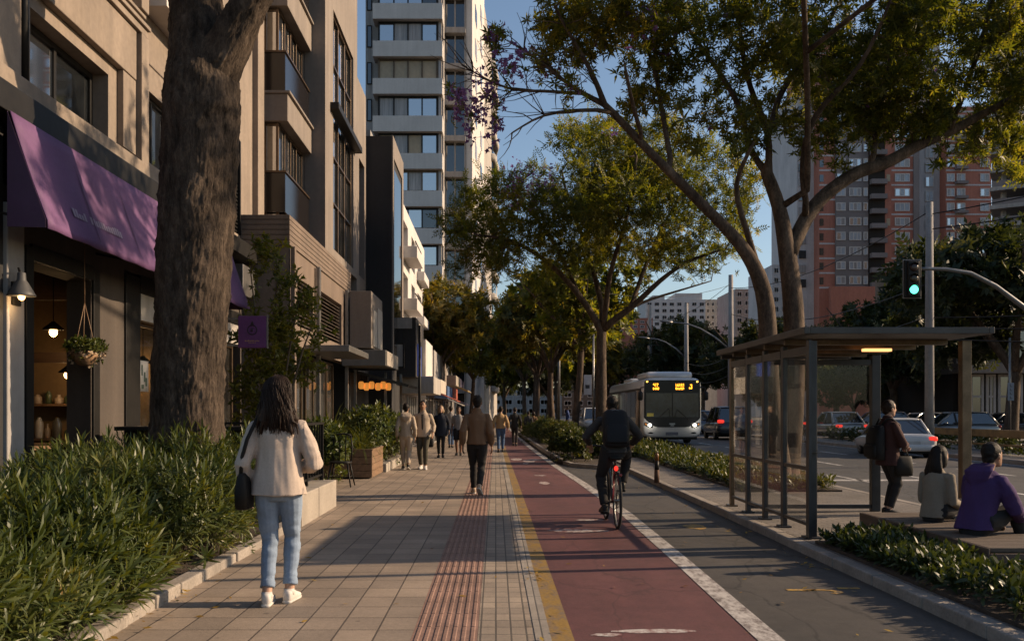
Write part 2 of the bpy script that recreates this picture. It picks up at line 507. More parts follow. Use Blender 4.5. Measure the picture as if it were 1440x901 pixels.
# raised platform right of the bay
plat = brick_mat('platform_paver', (.19, .165, .145), (.14, .125, .11), (.08, .07, .06), .2, .1, .006, .8, .5, bump=.6)
struct(MB().box(3.27, 6.1, -4, 27, -.06, .08), 'platform', plat)
kb = MB(); rr = random.Random(4)
yy = -4.0
while yy < 22:
    kb.box(3.13 + rr.uniform(-.004, .004), 3.268, yy + .006, yy + .894, -.06, .083 + rr.uniform(-.003, .004)); yy += .9
yy = -4.0
while yy < 95:
    kb.box(6.102, 6.25, yy + .006, yy + .994, -.08, .084); yy += 1
struct(kb, 'kerb', kerbm, bev=.012)
# planting beds in the median beyond the bay
bed = MB().box(1.75, 6.1, 27, 95, -.06, .05)
bed.prism([(1.95, 24.2), (3.25, 22.6), (3.25, 27), (1.75, 27)], 'z', -.06, .05)
bed.box(4.15, 5.85, 15.6, 27, .08, .11)
struct(bed, 'planting_bed', soil)
mk = MB()
pts = [(1.9, 24.0), (2.4, 23.2), (3.2, 22.3)]
for (x0, y0), (x1, y1) in zip(pts[:-1], pts[1:]):
    mk.prism([(x0, y0), (x1, y1), (x1 + .06, y1 + .14), (x0 + .06, y0 + .14)], 'z', -.05, .09)
yy = 24.2
while yy < 70:
    a = whitec(yy) + .16 + (.12 if yy > 26 else .2); b = whitec(min(yy + 1, 95)) + .16 + .12
    mk.prism([(a, yy), (a + .13, yy), (b + .13, yy + .985), (b, yy + .985)], 'z', -.05, .085); yy += 1
struct(mk, 'median_kerb', kerbm, bev=.012)
nb = MB().box(3.3, 4.0, 3.0, 9.55, .08, .11)
struct(nb, 'shrub_bed_soil', soil)

# the road's own paint and the island on its far side
rm = MB()
def dash(x, y0, y1, w_=.12): rm.quad((x - w_ / 2, y0, -.032), (x + w_ / 2, y0, -.032), (x + w_ / 2, y1, -.032), (x - w_ / 2, y1, -.032))
dash(6.55, -4, 95)
for yy in range(0, 90, 5): dash(9.35, yy, yy + 2.6)
for yy in range(0, 40, 6): dash(7.75, yy + 1, yy + 3.2, .1)
dash(14.1, -4, 95)
for yy in range(1, 90, 5): dash(11.8, yy, yy + 2.6)
for yy in range(0, 90, 6): dash(18.9, yy, yy + 3)
rm.quad((6.7, 19.5, -.032), (9.2, 19.5, -.032), (9.2, 19.9, -.032), (6.7, 19.9, -.032))
struct(rm, 'road_marking', worn_mat('road_paint', (.5, .48, .46), (.07, .065, .06), .55, 12))
isl = MB().box(14.352, 15.85, 4, 95, -.08, .09)
struct(isl, 'road_island', plat)
ik = MB(); yy = 4
while yy < 95:
    ik.box(14.22, 14.35, yy + .006, yy + .994, -.08, .094); ik.box(15.852, 15.98, yy + .006, yy + .994, -.08, .094); yy += 1
struct(ik, 'island_kerb', kerbm, bev=.012)
struct(MB().box(24, 60, -4, 260, -.08, .07), 'far_sidewalk', brick_mat('far_paver', (.2, .18, .16), (.16, .145, .13), (.08, .07, .06), .4, .4, .008))
# kerb along the hedge
hk = MB(); yy = 2.0; rr = random.Random(9)
while yy < 11.5:
    j = rr.uniform(-.012, .012)
    hk.box(-2.62 + j, -2.48 + j, yy + .008, yy + .52, -.05, .085 + rr.uniform(-.01, .01)); yy += .53
struct(hk, 'hedge_kerb', kerbm, bev=.014)
struct(MB().box(-4.9, -2.63, 2, 11.45, -.05, .06), 'hedge_bed', soil)
# fallen leaves
def litter(name, spots, seed, m):
    r = random.Random(seed); mb = MB()
    for cx, cy, rx, ry, n, z in spots:
        for _ in range(n):
            x = r.gauss(cx, rx); y = r.gauss(cy, ry); s = r.uniform(.015, .04); a = r.uniform(0, 6.28); u = Vector((math.cos(a), math.sin(a), r.uniform(-.3, .3))) * s; v = Vector((-math.sin(a), math.cos(a), r.uniform(-.3, .3))) * s * .4
            p = Vector((x, y, z + .006 + s * .12)); mb.quad(p - u, p + v, p + u, p - v)
    o = mb.build(name, m); tag(o, 'dry yellow leaves scattered over the pavement and its edges', 'fallen leaves', kind='stuff')
litter('fallen_leaves', [(-1.9, 7.8, 1.0, 1.5, 26, 0), (.36, 7.6, .05, 1.2, 26, .006), (.4, 14, .06, 4, 40, .006), (2.95, 8.7, .1, .12, 16, -.004), (1.0, 8, .5, 2, 12, -.004), (-2.4, 6.6, .08, .8, 34, .02), (-1, 12, 1, 4, 40, 0), (2.6, 12, .4, 5, 40, -.004), (3.05, 16, .08, 4, 50, -.004)], 3,
       leaf_mat('dry_leaf', [(0, (.10, .05, .015)), (.6, (.32, .2, .03)), (1, (.45, .32, .05))], trans=.2))

# ------------------------------------------------------------------ leaves, sprays, shrubs, trees
def rotmats(dirs, rng, roll=True):
    """matrices whose z column is dir"""
    d = dirs / np.maximum(np.linalg.norm(dirs, axis=1, keepdims=True), 1e-9)
    a = rng.normal(size=d.shape); x = a - d * np.sum(a * d, axis=1, keepdims=True); x /= np.maximum(np.linalg.norm(x, axis=1, keepdims=True), 1e-9)
    yv = np.cross(d, x)
    return np.stack([x, yv, d], axis=2)


def stamp(template, pts, dirs, scales, rng):
    tv, tf = template
    M_ = rotmats(np.asarray(dirs, float), rng)
    pts = np.asarray(pts, float)
    v = np.einsum('nij,kj->nki', M_, tv) * np.asarray(scales)[:, None, None] + pts[:, None, :]
    n, k = len(pts), len(tv)
    f = (tf[None, :, :] + (np.arange(n) * k)[:, None, None]).reshape(-1, tf.shape[1])
    return v.reshape(-1, 3), f


def merge(parts):
    vs, fs, o = [], [], 0
    for v, f in parts:
        vs.append(v); fs.append(f + o); o += len(v)
    return np.concatenate(vs), np.concatenate(fs)


def leaflet(base, d, up, L, W, droop=0., segs=1):
    """pointed leaf from base along d; 1 or 2 folded quads"""
    d = np.array(d, float); d /= np.linalg.norm(d); up = np.array(up, float)
    s = np.cross(d, up); s /= max(np.linalg.norm(s), 1e-6); u = np.cross(s, d)
    b = np.array(base, float)
    if segs == 1:
        return [b, b + d * L * .42 + s * W / 2 + u * W * .14, b + d * L - u * droop * L, b + d * L * .42 - s * W / 2 + u * W * .14], [(0, 1, 2, 3)]
    m1, m2 = .3, .68
    v = [b, b + d * L * m1 + s * W / 2, b + d * L * m1 - s * W / 2, b + d * L * m2 + s * W * .42 - u * droop * L * .35, b + d * L * m2 - s * W * .42 - u * droop * L * .35, b + d * L - u * droop * L]
    return v, [(0, 1, 2, 2), (1, 3, 4, 2), (3, 5, 4, 4)]


def fan_spray(n, L, W, spread=1.15, seed=0):
    """leaflets fanned round a point (digitate leaf); z is the stalk direction"""
    r = np.random.default_rng(seed); vs, fs = [], []
    for i in range(n):
        a = 2 * math.pi * (i + r.uniform(-.3, .3)) / n; t = spread * r.uniform(.55, 1.15)
        d = (math.sin(t) * math.cos(a), math.sin(t) * math.sin(a), math.cos(t))
        v, f = leaflet((0, 0, 0), d, (0, 0, 1), L * r.uniform(.7, 1.1), W, r.uniform(.1, .4))
        b = len(vs); vs += v; fs += [tuple(b + j for j in q) for q in f]
    return np.array(vs), np.array(fs)


def frond_spray(pairs, L, W, rach, seed=0):
    """feather leaf: leaflets in pairs on a drooping stalk"""
    r = np.random.default_rng(seed); vs, fs = [], []
    for i in range(pairs + 1):
        t = (i + .5) / (pairs + .5)
        p = np.array((0, rach * t * t * .35, rach * t * (1 - .12 * t)))
        for sg in ((-1, 1) if i < pairs else (0,)):
            d = (sg * 1.0, r.uniform(-.1, .35), .55 + .5 * t) if sg else (0, .3, 1)
            v, f = leaflet(p, d, (0, -1, .3), L * (1 - .35 * abs(t - .4)) * r.uniform(.8, 1.1), W, r.uniform(.05, .35))
            b = len(vs); vs += v; fs += [tuple(b + j for j in q) for q in f]
    return np.array(vs), np.array(fs)


def shoot(n, L, W, stem, seed=0, tmax=1.25, segs=2):
    """leafy shoot: long pointed leaves spiralling up a short stem (z up)"""
    r = np.random.default_rng(seed); vs, fs = [], []
    for i in range(n):
        t = i / max(1, n - 1); a = 2.4 * i + r.uniform(-.3, .3); th = tmax * (1 - .75 * t) * r.uniform(.8, 1.2)
        d = (math.sin(th) * math.cos(a), math.sin(th) * math.sin(a), math.cos(th))
        v, f = leaflet((0, 0, stem * t), d, (0, 0, 1), L * r.uniform(.65, 1.1) * (1 - .25 * t), W * r.uniform(.8, 1.1), r.uniform(.1, .55) * (1 - .5 * t), segs)
        b = len(vs); vs += v; fs += [tuple(b + j for j in q) for q in f]
    return np.array(vs), np.array(fs)


def quadify(tpl):
    return tpl


def scatter_mesh(name, templates, pts, dirs, smin, smax, m, parent=None, seed=0):
    rng = np.random.default_rng(seed)
    pts = np.asarray(pts, float); dirs = np.asarray(dirs, float); n = len(pts)
    pick = rng.integers(0, len(templates), n); sc_ = rng.uniform(smin, smax, n)
    ps = []
    for t in range(len(templates)):
        i = pick == t
        if i.any(): ps.append(stamp(templates[t], pts[i], dirs[i], sc_[i], rng))
    v, f = merge(ps)
    # degenerate quads (last index repeated) become triangles: nudge is not needed for shading, so split them out
    tri = f[:, 2] == f[:, 3]
    off = BASE.get(parent.name, Vector((0, 0, 0))) if parent else Vector((0, 0, 0))
    me = bpy.data.meshes.new(name)
    q, t3 = f[~tri], f[tri][:, :3]
    me.vertices.add(len(v)); me.vertices.foreach_set('co', (v - np.array(off)).astype(np.float32).ravel())
    li = np.concatenate([q.ravel(), t3.ravel()]).astype(np.int32)
    me.loops.add(len(li)); me.loops.foreach_set('vertex_index', li)
    me.polygons.add(len(q) + len(t3))
    st = np.concatenate([np.arange(len(q)) * 4, len(q) * 4 + np.arange(len(t3)) * 3]).astype(np.int32)
    me.polygons.foreach_set('loop_start', st)
    me.polygons.foreach_set('loop_total', np.concatenate([np.full(len(q), 4), np.full(len(t3), 3)]).astype(np.int32))
    me.materials.append(m); me.update(calc_edges=True)
    return finish(name, me, parent, off=off)


# ---------------- trees: limbs traced or seeded, twigs by space colonisation
def colonise(nodes, parents, attr, step=.3, infl=2.2, kill=.45, iters=70, seed=0, grav=0., frozen=0):
    rng = np.random.default_rng(seed)
    P = [np.array(p, float) for p in nodes]; par = list(parents)
    A = np.asarray(attr, float); alive = np.ones(len(A), bool)
    arr = np.array(P)
    best = np.full(len(A), 1e9); bi = np.zeros(len(A), int)
    cand = list(range(frozen, len(P)))
    for it in range(iters):
        if cand:
            nn = np.array([P[c] for c in cand])
            D = np.linalg.norm(A[:, None, :] - nn[None, :, :], axis=2)
            j = D.argmin(1); dm = D[np.arange(len(A)), j]
            up = dm < best; best[up] = dm[up]; bi[up] = np.array(cand)[j[up]]
        alive &= best > kill
        act = alive & (best < infl * (1 if it > 3 else 3))
        if not act.any(): break
        acc = {}
        for a in np.nonzero(act)[0]:
            k = bi[a]; v = A[a] - P[k]; acc.setdefault(k, np.zeros(3)); acc[k] = acc[k] + v / (np.linalg.norm(v) + 1e-9)
        cand = []
        for k, v in acc.items():
            v = v / (np.linalg.norm(v) + 1e-9) + rng.normal(size=3) * .22 + np.array((0, 0, grav)); v /= np.linalg.norm(v)
            P.append(P[k] + v * step); par.append(k); cand.append(len(P) - 1)
        if len(P) > 6000: break
    return np.array(P), par


def radii_of(P, par, tip=.007, p=2.35, floor=None):
    n = len(P); acc = np.zeros(n)
    for i in range(n - 1, -1, -1):
        if acc[i] == 0: acc[i] = tip ** p
        if par[i] >= 0: acc[par[i]] += acc[i]
    r = acc ** (1 / p)
    if floor is not None:
        for i, v in floor.items(): r[i] = v
    return r


def limb_mesh(P, par, r, nmax=14, nmin=4, cut=0.0):
    n = len(P); ch = [[] for _ in range(n)]
    for i in range(n):
        if par[i] >= 0: ch[par[i]].append(i)
    mb = MB(); starts = [(None, i) for i in range(n) if par[i] < 0]
    while starts:
        pa, i = starts.pop()
        chain = ([pa] if pa is not None else []) + [i]
        while True:
            c = [k for k in ch[chain[-1]]]
            if not c: break
            c.sort(key=lambda k: -r[k])
            for k in c[1:]: starts.append((chain[-1], k))
            chain.append(c[0])
        if len(chain) < 2 or max(r[k] for k in chain[1:]) < cut: continue
        pts = [Vector(P[k]) for k in chain]; rad = [float(r[k]) for k in chain]
        if pa is not None: rad[0] = min(rad[0], rad[1] * 1.25)
        rad[-1] = min(rad[-1], .004 + rad[-1] * .5)
        m = max(rad); k = int(min(nmax, max(nmin, 4 + m * 60)))
        mb.tube(pts, rad, k, 0, True, True)
    return mb


def ellip_points(blobs, n, rng, clump=.5, cs=.5):
    """points inside ellipsoids (centre, radii, weight), thinned where a noise field is low"""
    out = []; W = np.array([b[2] * b[1][0] * b[1][1] * b[1][2] for b in blobs]); W = W / W.sum()
    while len(out) < n:
        b = blobs[rng.choice(len(blobs), p=W)]
        q = rng.normal(size=3); q /= np.linalg.norm(q); q *= rng.random() ** (1 / 2.6)
        p = np.array(b[0]) + q * np.array(b[1])
        if mnoise.noise(Vector(p * cs)) > clump - 1 + .35 * rng.random(): out.append(p)
    return np.array(out)


def densify(pts, rads, step):
    P, Rr = [Vector(pts[0])], [rads[0]]
    for a, b, ra, rb in zip(pts[:-1], pts[1:], rads[:-1], rads[1:]):
        a, b = Vector(a), Vector(b); k = max(1, int(round((b - a).length / step)))
        for i in range(1, k + 1):
            P.append(a.lerp(b, i / k)); Rr.append(ra + (rb - ra) * i / k)
    # soften the corners
    for _ in range(2):
        Q = [P[0]] + [(P[i - 1] + P[i] * 2 + P[i + 1]) / 4 for i in range(1, len(P) - 1)] + [P[-1]]
        P = Q
    return P, Rr


def grow_tree(name, label, cat, base, limbs, blobs, n_attr, leaf_tpl, leaf_m, bark_m, per_node=3, leaf_scale=(.8, 1.2), seed=1, step=.3, kill=.45, infl=2.4, group=None,
              tip=.006, leaf_r=.02, bare=None, bloom=None, clump=.75, cs=.45, droop=.0, nmax=14, cut=0.):
    """limbs: lists of (points, radii, parent_limb, parent_t)"""
    rng = np.random.default_rng(seed)
    nodes, par, floor, start = [], [], {}, []
    ends = []
    for pts, rads, pl in limbs:
        P, Rr = densify(pts, rads, step)
        if pl is None: prev = -1
        else:
            # hook on to the nearest node of the parent limb
            a, b = ends[pl]; prev = min(range(a, b), key=lambda i: (Vector(nodes[i]) - P[0]).length); P, Rr = P[1:], Rr[1:]
        a = len(nodes)
        for p, r_ in zip(P, Rr):
            nodes.append(tuple(p)); par.append(prev); prev = len(nodes) - 1; floor[prev] = r_
        ends.append((a, len(nodes)))
    nfix = len(nodes)
    attr = ellip_points(blobs, n_attr, rng, clump, cs)
    P, par = colonise(nodes, par, attr, step, infl, kill, 80, seed, frozen=0)
    r = radii_of(P, par, tip, floor=floor)
    for i in range(len(P)):
        if i >= nfix and par[i] >= 0: r[i] = min(r[i], r[par[i]] * .92)
    root = thing(name, label, cat, base, group)
    limb_mesh(P, par, r, nmax, cut=cut).build('trunk', bark_m, root)
    print(name, label[:30], 'nodes', len(P), 'attr', len(attr))
    tw = np.array([i for i in range(nfix, len(P)) if r[i] < leaf_r])
    pts, dirs, bp, bd = [], [], [], []
    for i in tw:
        d0 = P[i] - P[par[i]]
        isbare = bare(P[i]) if bare else 0
        for _ in range(per_node):
            q = P[i] + rng.normal(size=3) * step * .45
            d = d0 / (np.linalg.norm(d0) + 1e-9) * .5 + rng.normal(size=3) * .7 + np.array((0, 0, .35 - droop))
            if rng.random() >= isbare: pts.append(q); dirs.append(d)
            if bloom and rng.random() < bloom(P[i]): bp.append(P[i] + rng.normal(size=3) * step * .3 + np.array((0, -step * 1.2, step * .7)) * (0 if bare else 1)); bd.append(d + np.array((0, 0, .5)))
    print('   sprays', len(pts))
    scatter_mesh('crown', leaf_tpl, pts, dirs, leaf_scale[0], leaf_scale[1], leaf_m, root, seed)
    if bp: scatter_mesh('blossom', [fan_spray(7, .075, .042, 1.3, 5), fan_spray(6, .06, .04, 1.0, 6)], bp, bd, .6, 1.1, MATS['lilac_petal'], root, seed + 1)
    return root


leaf_mat('lilac_petal', [(0, (.13, .06, .17)), (.5, (.24, .125, .31)), (1, (.34, .21, .42))], trans=.35, tcol=(1.1, .9, 1.2))
canopy = leaf_mat('street_tree_leaf', [(0, (.022, .033, .009)), (.4, (.055, .074, .016)), (.75, (.12, .122, .024)), (1, (.26, .20, .038))], trans=.58, clump=.5, tcol=(2.5, 2.1, .55))
canopy_dark = leaf_mat('dark_tree_leaf', [(0, (.014, .024, .010)), (.6, (.03, .042, .015)), (1, (.09, .09, .022))], trans=.3, clump=.3)
canopy_gold = leaf_mat('golden_tree_leaf', [(0, (.03, .04, .010)), (.4, (.075, .078, .015)), (1, (.24, .17, .03))], trans=.42, clump=.4)


def bark(name, c0, c1, scale=5., bump=1., dist=.03):
    m, nt, bs, out = _new(name)
    n1 = noise_val(nt, scale, 8, (1, 1, .28), .7); n2 = noise_val(nt, scale * .35, 4, (1, 1, .6))
    cr = _n(nt, 'ShaderNodeValToRGB'); cr.color_ramp.elements[0].color = (*c0, 1); cr.color_ramp.elements[1].color = (*c1, 1)
    cr.color_ramp.elements[0].position = .36; cr.color_ramp.elements[1].position = .66
    nt.links.new(n1, cr.inputs[0])
    n3 = noise_val(nt, scale * 4.5, 6, (1, 1, .45), .75)
    c = mul_col(nt, cr.outputs[0], n2, .65, 1.35); c = mul_col(nt, c, n3, .45, 1.5)
    nt.links.new(c, bs.inputs['Base Color']); bs.inputs['Roughness'].default_value = .9; bs.inputs['Specular IOR Level'].default_value = .2
    b = _n(nt, 'ShaderNodeBump', Strength=bump, Distance=dist); b2 = _n(nt, 'ShaderNodeBump', Strength=bump, Distance=dist * .5); nt.links.new(n3, b2.inputs['Height']); nt.links.new(b2.outputs[0], b.inputs['Normal']); nt.links.new(n1, b.inputs['Height']); nt.links.new(b.outputs[0], bs.inputs['Normal'])
    MATS[name] = m
    return m

bark_a = bark('rough_bark', (.022, .016, .012), (.105, .078, .058), 9., 1., .04)
bark_b = bark('smooth_bark', (.045, .032, .023), (.125, .09, .066), 7., .7, .015)

FAN = [fan_spray(9, .16, .036, 1.2, 1), fan_spray(8, .19, .036, 1.35, 2), fan_spray(10, .14, .032, 1.1, 3), fan_spray(7, .12, .034, 1.5, 4)]
FRD = [frond_spray(6, .11, .032, .34, 1), frond_spray(7, .09, .028, .4, 2), frond_spray(5, .12, .034, .3, 3)]
BIG = [fan_spray(9, .3, .11, 1.25, 11), fan_spray(8, .34, .12, 1.4, 12), frond_spray(4, .24, .1, .5, 13)]


def Wb(x, y, Y, rx, ry, rY, wgt=1.):
    """ellipsoid of crown centred at a pixel at distance Y; radii in pixels, depth in metres"""
    return (tuple(at(x, y, Y)), (rx * Y / F, rY, ry * Y / F), wgt)

hedge_leaf = leaf_mat('hedge_leaf', [(0, (.022, .034, .009)), (.45, (.05, .072, .018)), (.8, (.10, .115, .03)), (.97, (.19, .17, .055)), (1, (.17, .10, .035))], trans=.3, rough=.42, clump=1.6, spec=.35)
bush_leaf = leaf_mat('bush_leaf', [(0, (.02, .034, .009)), (.55, (.045, .062, .014)), (1, (.14, .125, .025))], trans=.3, rough=.45, clump=2)
low_leaf = leaf_mat('low_shrub_leaf', [(0, (.016, .028, .009)), (.6, (.035, .052, .014)), (.93, (.07, .085, .02)), (1, (.2, .17, .04))], trans=.28, rough=.42, clump=2.5)
grass_leaf = leaf_mat('blade_leaf', [(0, (.03, .045, .012)), (.6, (.075, .09, .022)), (1, (.2, .19, .06))], trans=.35, rough=.45, clump=2)
stem_m = mat('twig', (.09, .065, .04), .8)
SH = [shoot(16, .19, .022, .14, 1), shoot(14, .23, .024, .17, 2, 1.1), shoot(18, .14, .020, .13, 3, 1.4), shoot(12, .2, .019, .24, 4, .8), shoot(9, .13, .026, .08, 14, 1.5), shoot(20, .12, .015, .16, 15, 1.2)]
SMALL = [shoot(9, .085, .034, .07, 5, 1.3, 1), shoot(11, .075, .03, .09, 6, 1.2, 1), shoot(8, .1, .036, .06, 7, 1.35, 1)]
LOWS = [shoot(9, .13, .04, .09, 8, 1.3, 2), shoot(8, .15, .042, .07, 9, 1.4, 2), shoot(10, .11, .036, .12, 10, 1.1, 2)]


def lumpy(center, rad, n, seed, lump=.25, ls=1.3, shell=.3, zmin=.02, power=3., upw=.55):
    """points in the outer shell of a lumpy super-ellipsoid mound, with outward directions"""
    rng = np.random.default_rng(seed); P, D = [], []
    c = np.array(center, float); r = np.array(rad, float)
    while len(P) < n:
        q = rng.normal(size=3); q[2] = abs(q[2]) if rng.random() < .86 else q[2]; q /= np.linalg.norm(q)
        k = 1 / (np.sum(np.abs(q) ** power)) ** (1 / power)
        s = 1 + lump * mnoise.noise(Vector((c + q * k * r) * ls))
        p = c + q * k * r * s * (1 - shell * rng.random() ** 1.5)
        if p[2] < zmin: continue
        nrm = q / r; nrm /= np.linalg.norm(nrm)
        P.append(p); D.append(nrm + np.array((0, 0, upw)) + rng.normal(size=3) * .35)
    return np.array(P), np.array(D)


def shrub(name, label, cat, base, mounds, tpl, m, smin, smax, seed, group=None, stems=14, **kw):
    root = thing(name, label, cat, base, group)
    P, D = [], []
    for i, (c, r, n) in enumerate(mounds):
        a, b = lumpy(c, r, n, seed * 10 + i, **kw); P.append(a); D.append(b)
    P = np.concatenate(P); D = np.concatenate(D)
    scatter_mesh('foliage', tpl, P, D, smin, smax, m, root, seed)
    mb = MB(); rg = random.Random(seed)
    for i in range(stems):
        p = Vector(P[rg.randrange(len(P))]); b = Vector(base) + Vector(((p.x - base[0]) * .75, (p.y - base[1]) * .75, 0))
        mb.tube([b, b.lerp(p, .5) + Vector((rg.uniform(-.04, .04), rg.uniform(-.04, .04), .03)), p], [.009, .007, .004], 5)
    mb.build('stem', stem_m, root)
    return root


# ------------------------------------------------------------------ buildings
def fx(x, X): return F * abs(X) / (697.0 - x)             # distance at which pixel column x meets the plane X (left of the axis)
def fz(x, y, X): return EYE - (y - 577.0) * fx(x, X) / F

tan_ = mat('tan_render', (.232, .188, .150), .85, var=.14, scale=.9, fine=.1, bump=.25, bscale=70, streak=.22)
tan2 = mat('warm_grey_render', (.20, .168, .142), .85, var=.12, scale=.8, fine=.08, bump=.2, bscale=70, streak=.2)
taup = mat('taupe_render', (.125, .10, .082), .85, var=.16, scale=1.2, fine=.1, bump=.25, bscale=60, streak=.2)
brown = mat('brown_cladding', (.155, .115, .088), .75, var=.15, scale=1.5, fine=.12, bump=.2, bscale=50, streak=.2)
pale = mat('pale_render', (.36, .33, .295), .85, var=.12, scale=.6, fine=.08, bump=.15, bscale=60, streak=.25)
white_r = mat('white_render', (.54, .51, .485), .82, var=.08, scale=.5, fine=.05, bump=.12, bscale=60, streak=.09)
grey_r = mat('grey_render', (.32, .30, .285), .85, var=.14, scale=.5, fine=.08, streak=.25)
black_m = mat('black_metal', (.011, .010, .009), .5, var=.25, scale=4, spec=.25)
shaded_taup = mat('shaded_taupe_render', (.062, .049, .040), .85, var=.2, scale=1.2, bump=.2, streak=.25)  # taupe darkened: the ground floor's shade is put into the colour
black_r = mat('charcoal_render', (.020, .019, .020), .8, var=.25, scale=.7, fine=.12, streak=.3)
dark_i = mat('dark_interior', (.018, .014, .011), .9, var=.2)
steel = mat('dull_steel', (.23, .22, .21), .42, .85, var=.2, scale=5, fine=.15)
bronze = mat('bronze_frame', (.11, .075, .048), .38, .7, var=.25, scale=6)
wood_d = mat('dark_wood', (.06, .034, .02), .55, var=.3, scale=3, stretch=(1, 1, 8), fine=.25)
wood_m = mat('brown_wood', (.17, .10, .055), .6, var=.3, scale=3, stretch=(6, 1, 6), fine=.25, bump=.2)
pane_d = mat('dark_pane', (.012, .014, .016), .04, var=0, fine=0, spec=.9)
pane_b = mat('sky_pane', (.03, .036, .044), .03, var=0, fine=0, spec=1.0, coat=.6)
for p_ in (pane_b, pane_d): p_.node_tree.nodes['Principled BSDF'].inputs['IOR'].default_value = 3.4 if p_ is pane_b else 1.8
pane_c = mat('curtained_pane', (.30, .28, .27), .25, var=.3, scale=1.2, stretch=(6, 6, .3), spec=.7)
pane_l = mat('blind_pane', (.34, .27, .18), .4, var=.12, spec=.5)
clear = glass('clear_glass', dirt=.035)
louv = mat('louvre_metal', (.16, .13, .11), .5, .4, var=.2)


def window_x(parent, X, y0, y1, z0, z1, cols, frame, panes, rows=1, fw=.05, depth=.06, name='window', inset=.12, label=None, transom=None):
    """window set back in a wall that faces +X; frame mesh with one pane child per light"""
    xi = X - inset
    fr = MB()
    fr.box(xi - depth, xi, y0, y0 + fw, z0, z1); fr.box(xi - depth, xi, y1 - fw, y1, z0, z1)
    fr.box(xi - depth, xi, y0 + fw, y1 - fw, z0, z0 + fw); fr.box(xi - depth, xi, y0 + fw, y1 - fw, z1 - fw, z1)
    ys = [y0 + fw + (y1 - y0 - 2 * fw) * i / cols for i in range(cols + 1)]
    zs = [z0 + fw + (z1 - z0 - 2 * fw) * i / rows for i in range(rows + 1)]
    if transom: zs = [z0 + fw, transom, z1 - fw]
    for a in ys[1:-1]: fr.box(xi - depth, xi - .004, a - fw * .4, a + fw * .4, z0 + fw, z1 - fw)
    for a in zs[1:-1]: fr.box(xi - depth + .004, xi - .008, y0 + fw, y1 - fw, a - fw * .4, a + fw * .4)
    w_ = fr.build(name, frame, parent, bev=.004, seg=1)
    for i in range(cols):
        for j in range(len(zs) - 1):
            p = panes[(i + j * cols) % len(panes)]
            t = .004 * ((i * 7 + j * 3) % 3 - 1)
            MB().add([(xi - depth * .6 + t, ys[i] + .003, zs[j] + .003), (xi - depth * .6 - t, ys[i + 1] - .003, zs[j] + .003), (xi - depth * .6 - t, ys[i + 1] - .003, zs[j + 1] - .003), (xi - depth * .6 + t, ys[i] + .003, zs[j + 1] - .003)],
                     [(0, 1, 2, 3)]).build('pane', p, w_)
    return w_


def window_y(parent, Y, x0, x1, z0, z1, cols, frame, panes, rows=1, fw=.05, depth=.06, name='window', inset=.1, sub=True, transom=None):
    yi = Y + inset
    fr = MB()
    fr.box(x0, x0 + fw, yi, yi + depth, z0, z1); fr.box(x1 - fw, x1, yi, yi + depth, z0, z1)
    fr.box(x0 + fw, x1 - fw, yi, yi + depth, z0, z0 + fw); fr.box(x0 + fw, x1 - fw, yi, yi + depth, z1 - fw, z1)
    xs = [x0 + fw + (x1 - x0 - 2 * fw) * i / cols for i in range(cols + 1)]
    zs = [z0 + fw + (z1 - z0 - 2 * fw) * i / rows for i in range(rows + 1)]
    if transom: zs = [z0 + fw, transom, z1 - fw]
    for a in xs[1:-1]: fr.box(a - fw * .4, a + fw * .4, yi + .004, yi + depth, z0 + fw, z1 - fw)
    for a in zs[1:-1]: fr.box(x0 + fw, x1 - fw, yi + .008, yi + depth - .004, a - fw * .4, a + fw * .4)
    if not sub:
        mats = [frame] + list(panes)
        for i in range(cols):
            for j in range(len(zs) - 1):
                fr.quad((xs[i], yi + depth * .6, zs[j]), (xs[i + 1], yi + depth * .6, zs[j]), (xs[i + 1], yi + depth * .6, zs[j + 1]), (xs[i], yi + depth * .6, zs[j + 1]), 1 + (i + j * cols) % len(panes))
        return fr.build(name, mats, parent)
    w_ = fr.build(name, frame, parent, bev=.004, seg=1)
    for i in range(cols):
        for j in range(len(zs) - 1):
            p = panes[(i + j * cols) % len(panes)]; t = .004 * ((i * 5 + j * 3) % 3 - 1)
            MB().quad((xs[i] + .003, yi + depth * .6 + t, zs[j] + .003), (xs[i + 1] - .003, yi + depth * .6 - t, zs[j] + .003), (xs[i + 1] - .003, yi + depth * .6 - t, zs[j + 1] - .003), (xs[i] + .003, yi + depth * .6 + t, zs[j + 1] - .003)).build('pane', p, w_)
    return w_

# ============ B1: the tan building with the shop
X1 = -5.0
b1 = thing('shop_building', 'tan rendered building with black-framed windows above the purple shop awning', 'building', (-5, 9.4, 0))
yA, yE = 8.2, 19.7
w1 = (9.93, 11.93, 4.91, 5.78)
w2 = (13.25, 14.45, 5.06, 6.1)
sc_ = (17.55, 18.25, 4.9, 6.75)
MB().wall_x(X1, .45, yA, 12.93, 4.62, 5.9, [w1]).wall_x(X1, .45, yA, 12.93, 5.9, 14).wall_x(X1 - .05, .4, 12.93, yE, 4.62, 14, [w2, sc_]).box(-14, X1 - .47, yE - .3, yE, 0, 14).box(-14, X1 - .47, yA, yA + .3, 0, 14).box(-14, X1 - .46, yA + .3, yE - .3, 3.75, 3.9).box(-14, X1 - .46, yA + .3, yE - .3, 13.7, 13.9).box(-14, -13.8, yA + .3, yE - .3, 0, 13.6).build('wall', tan_, b1)
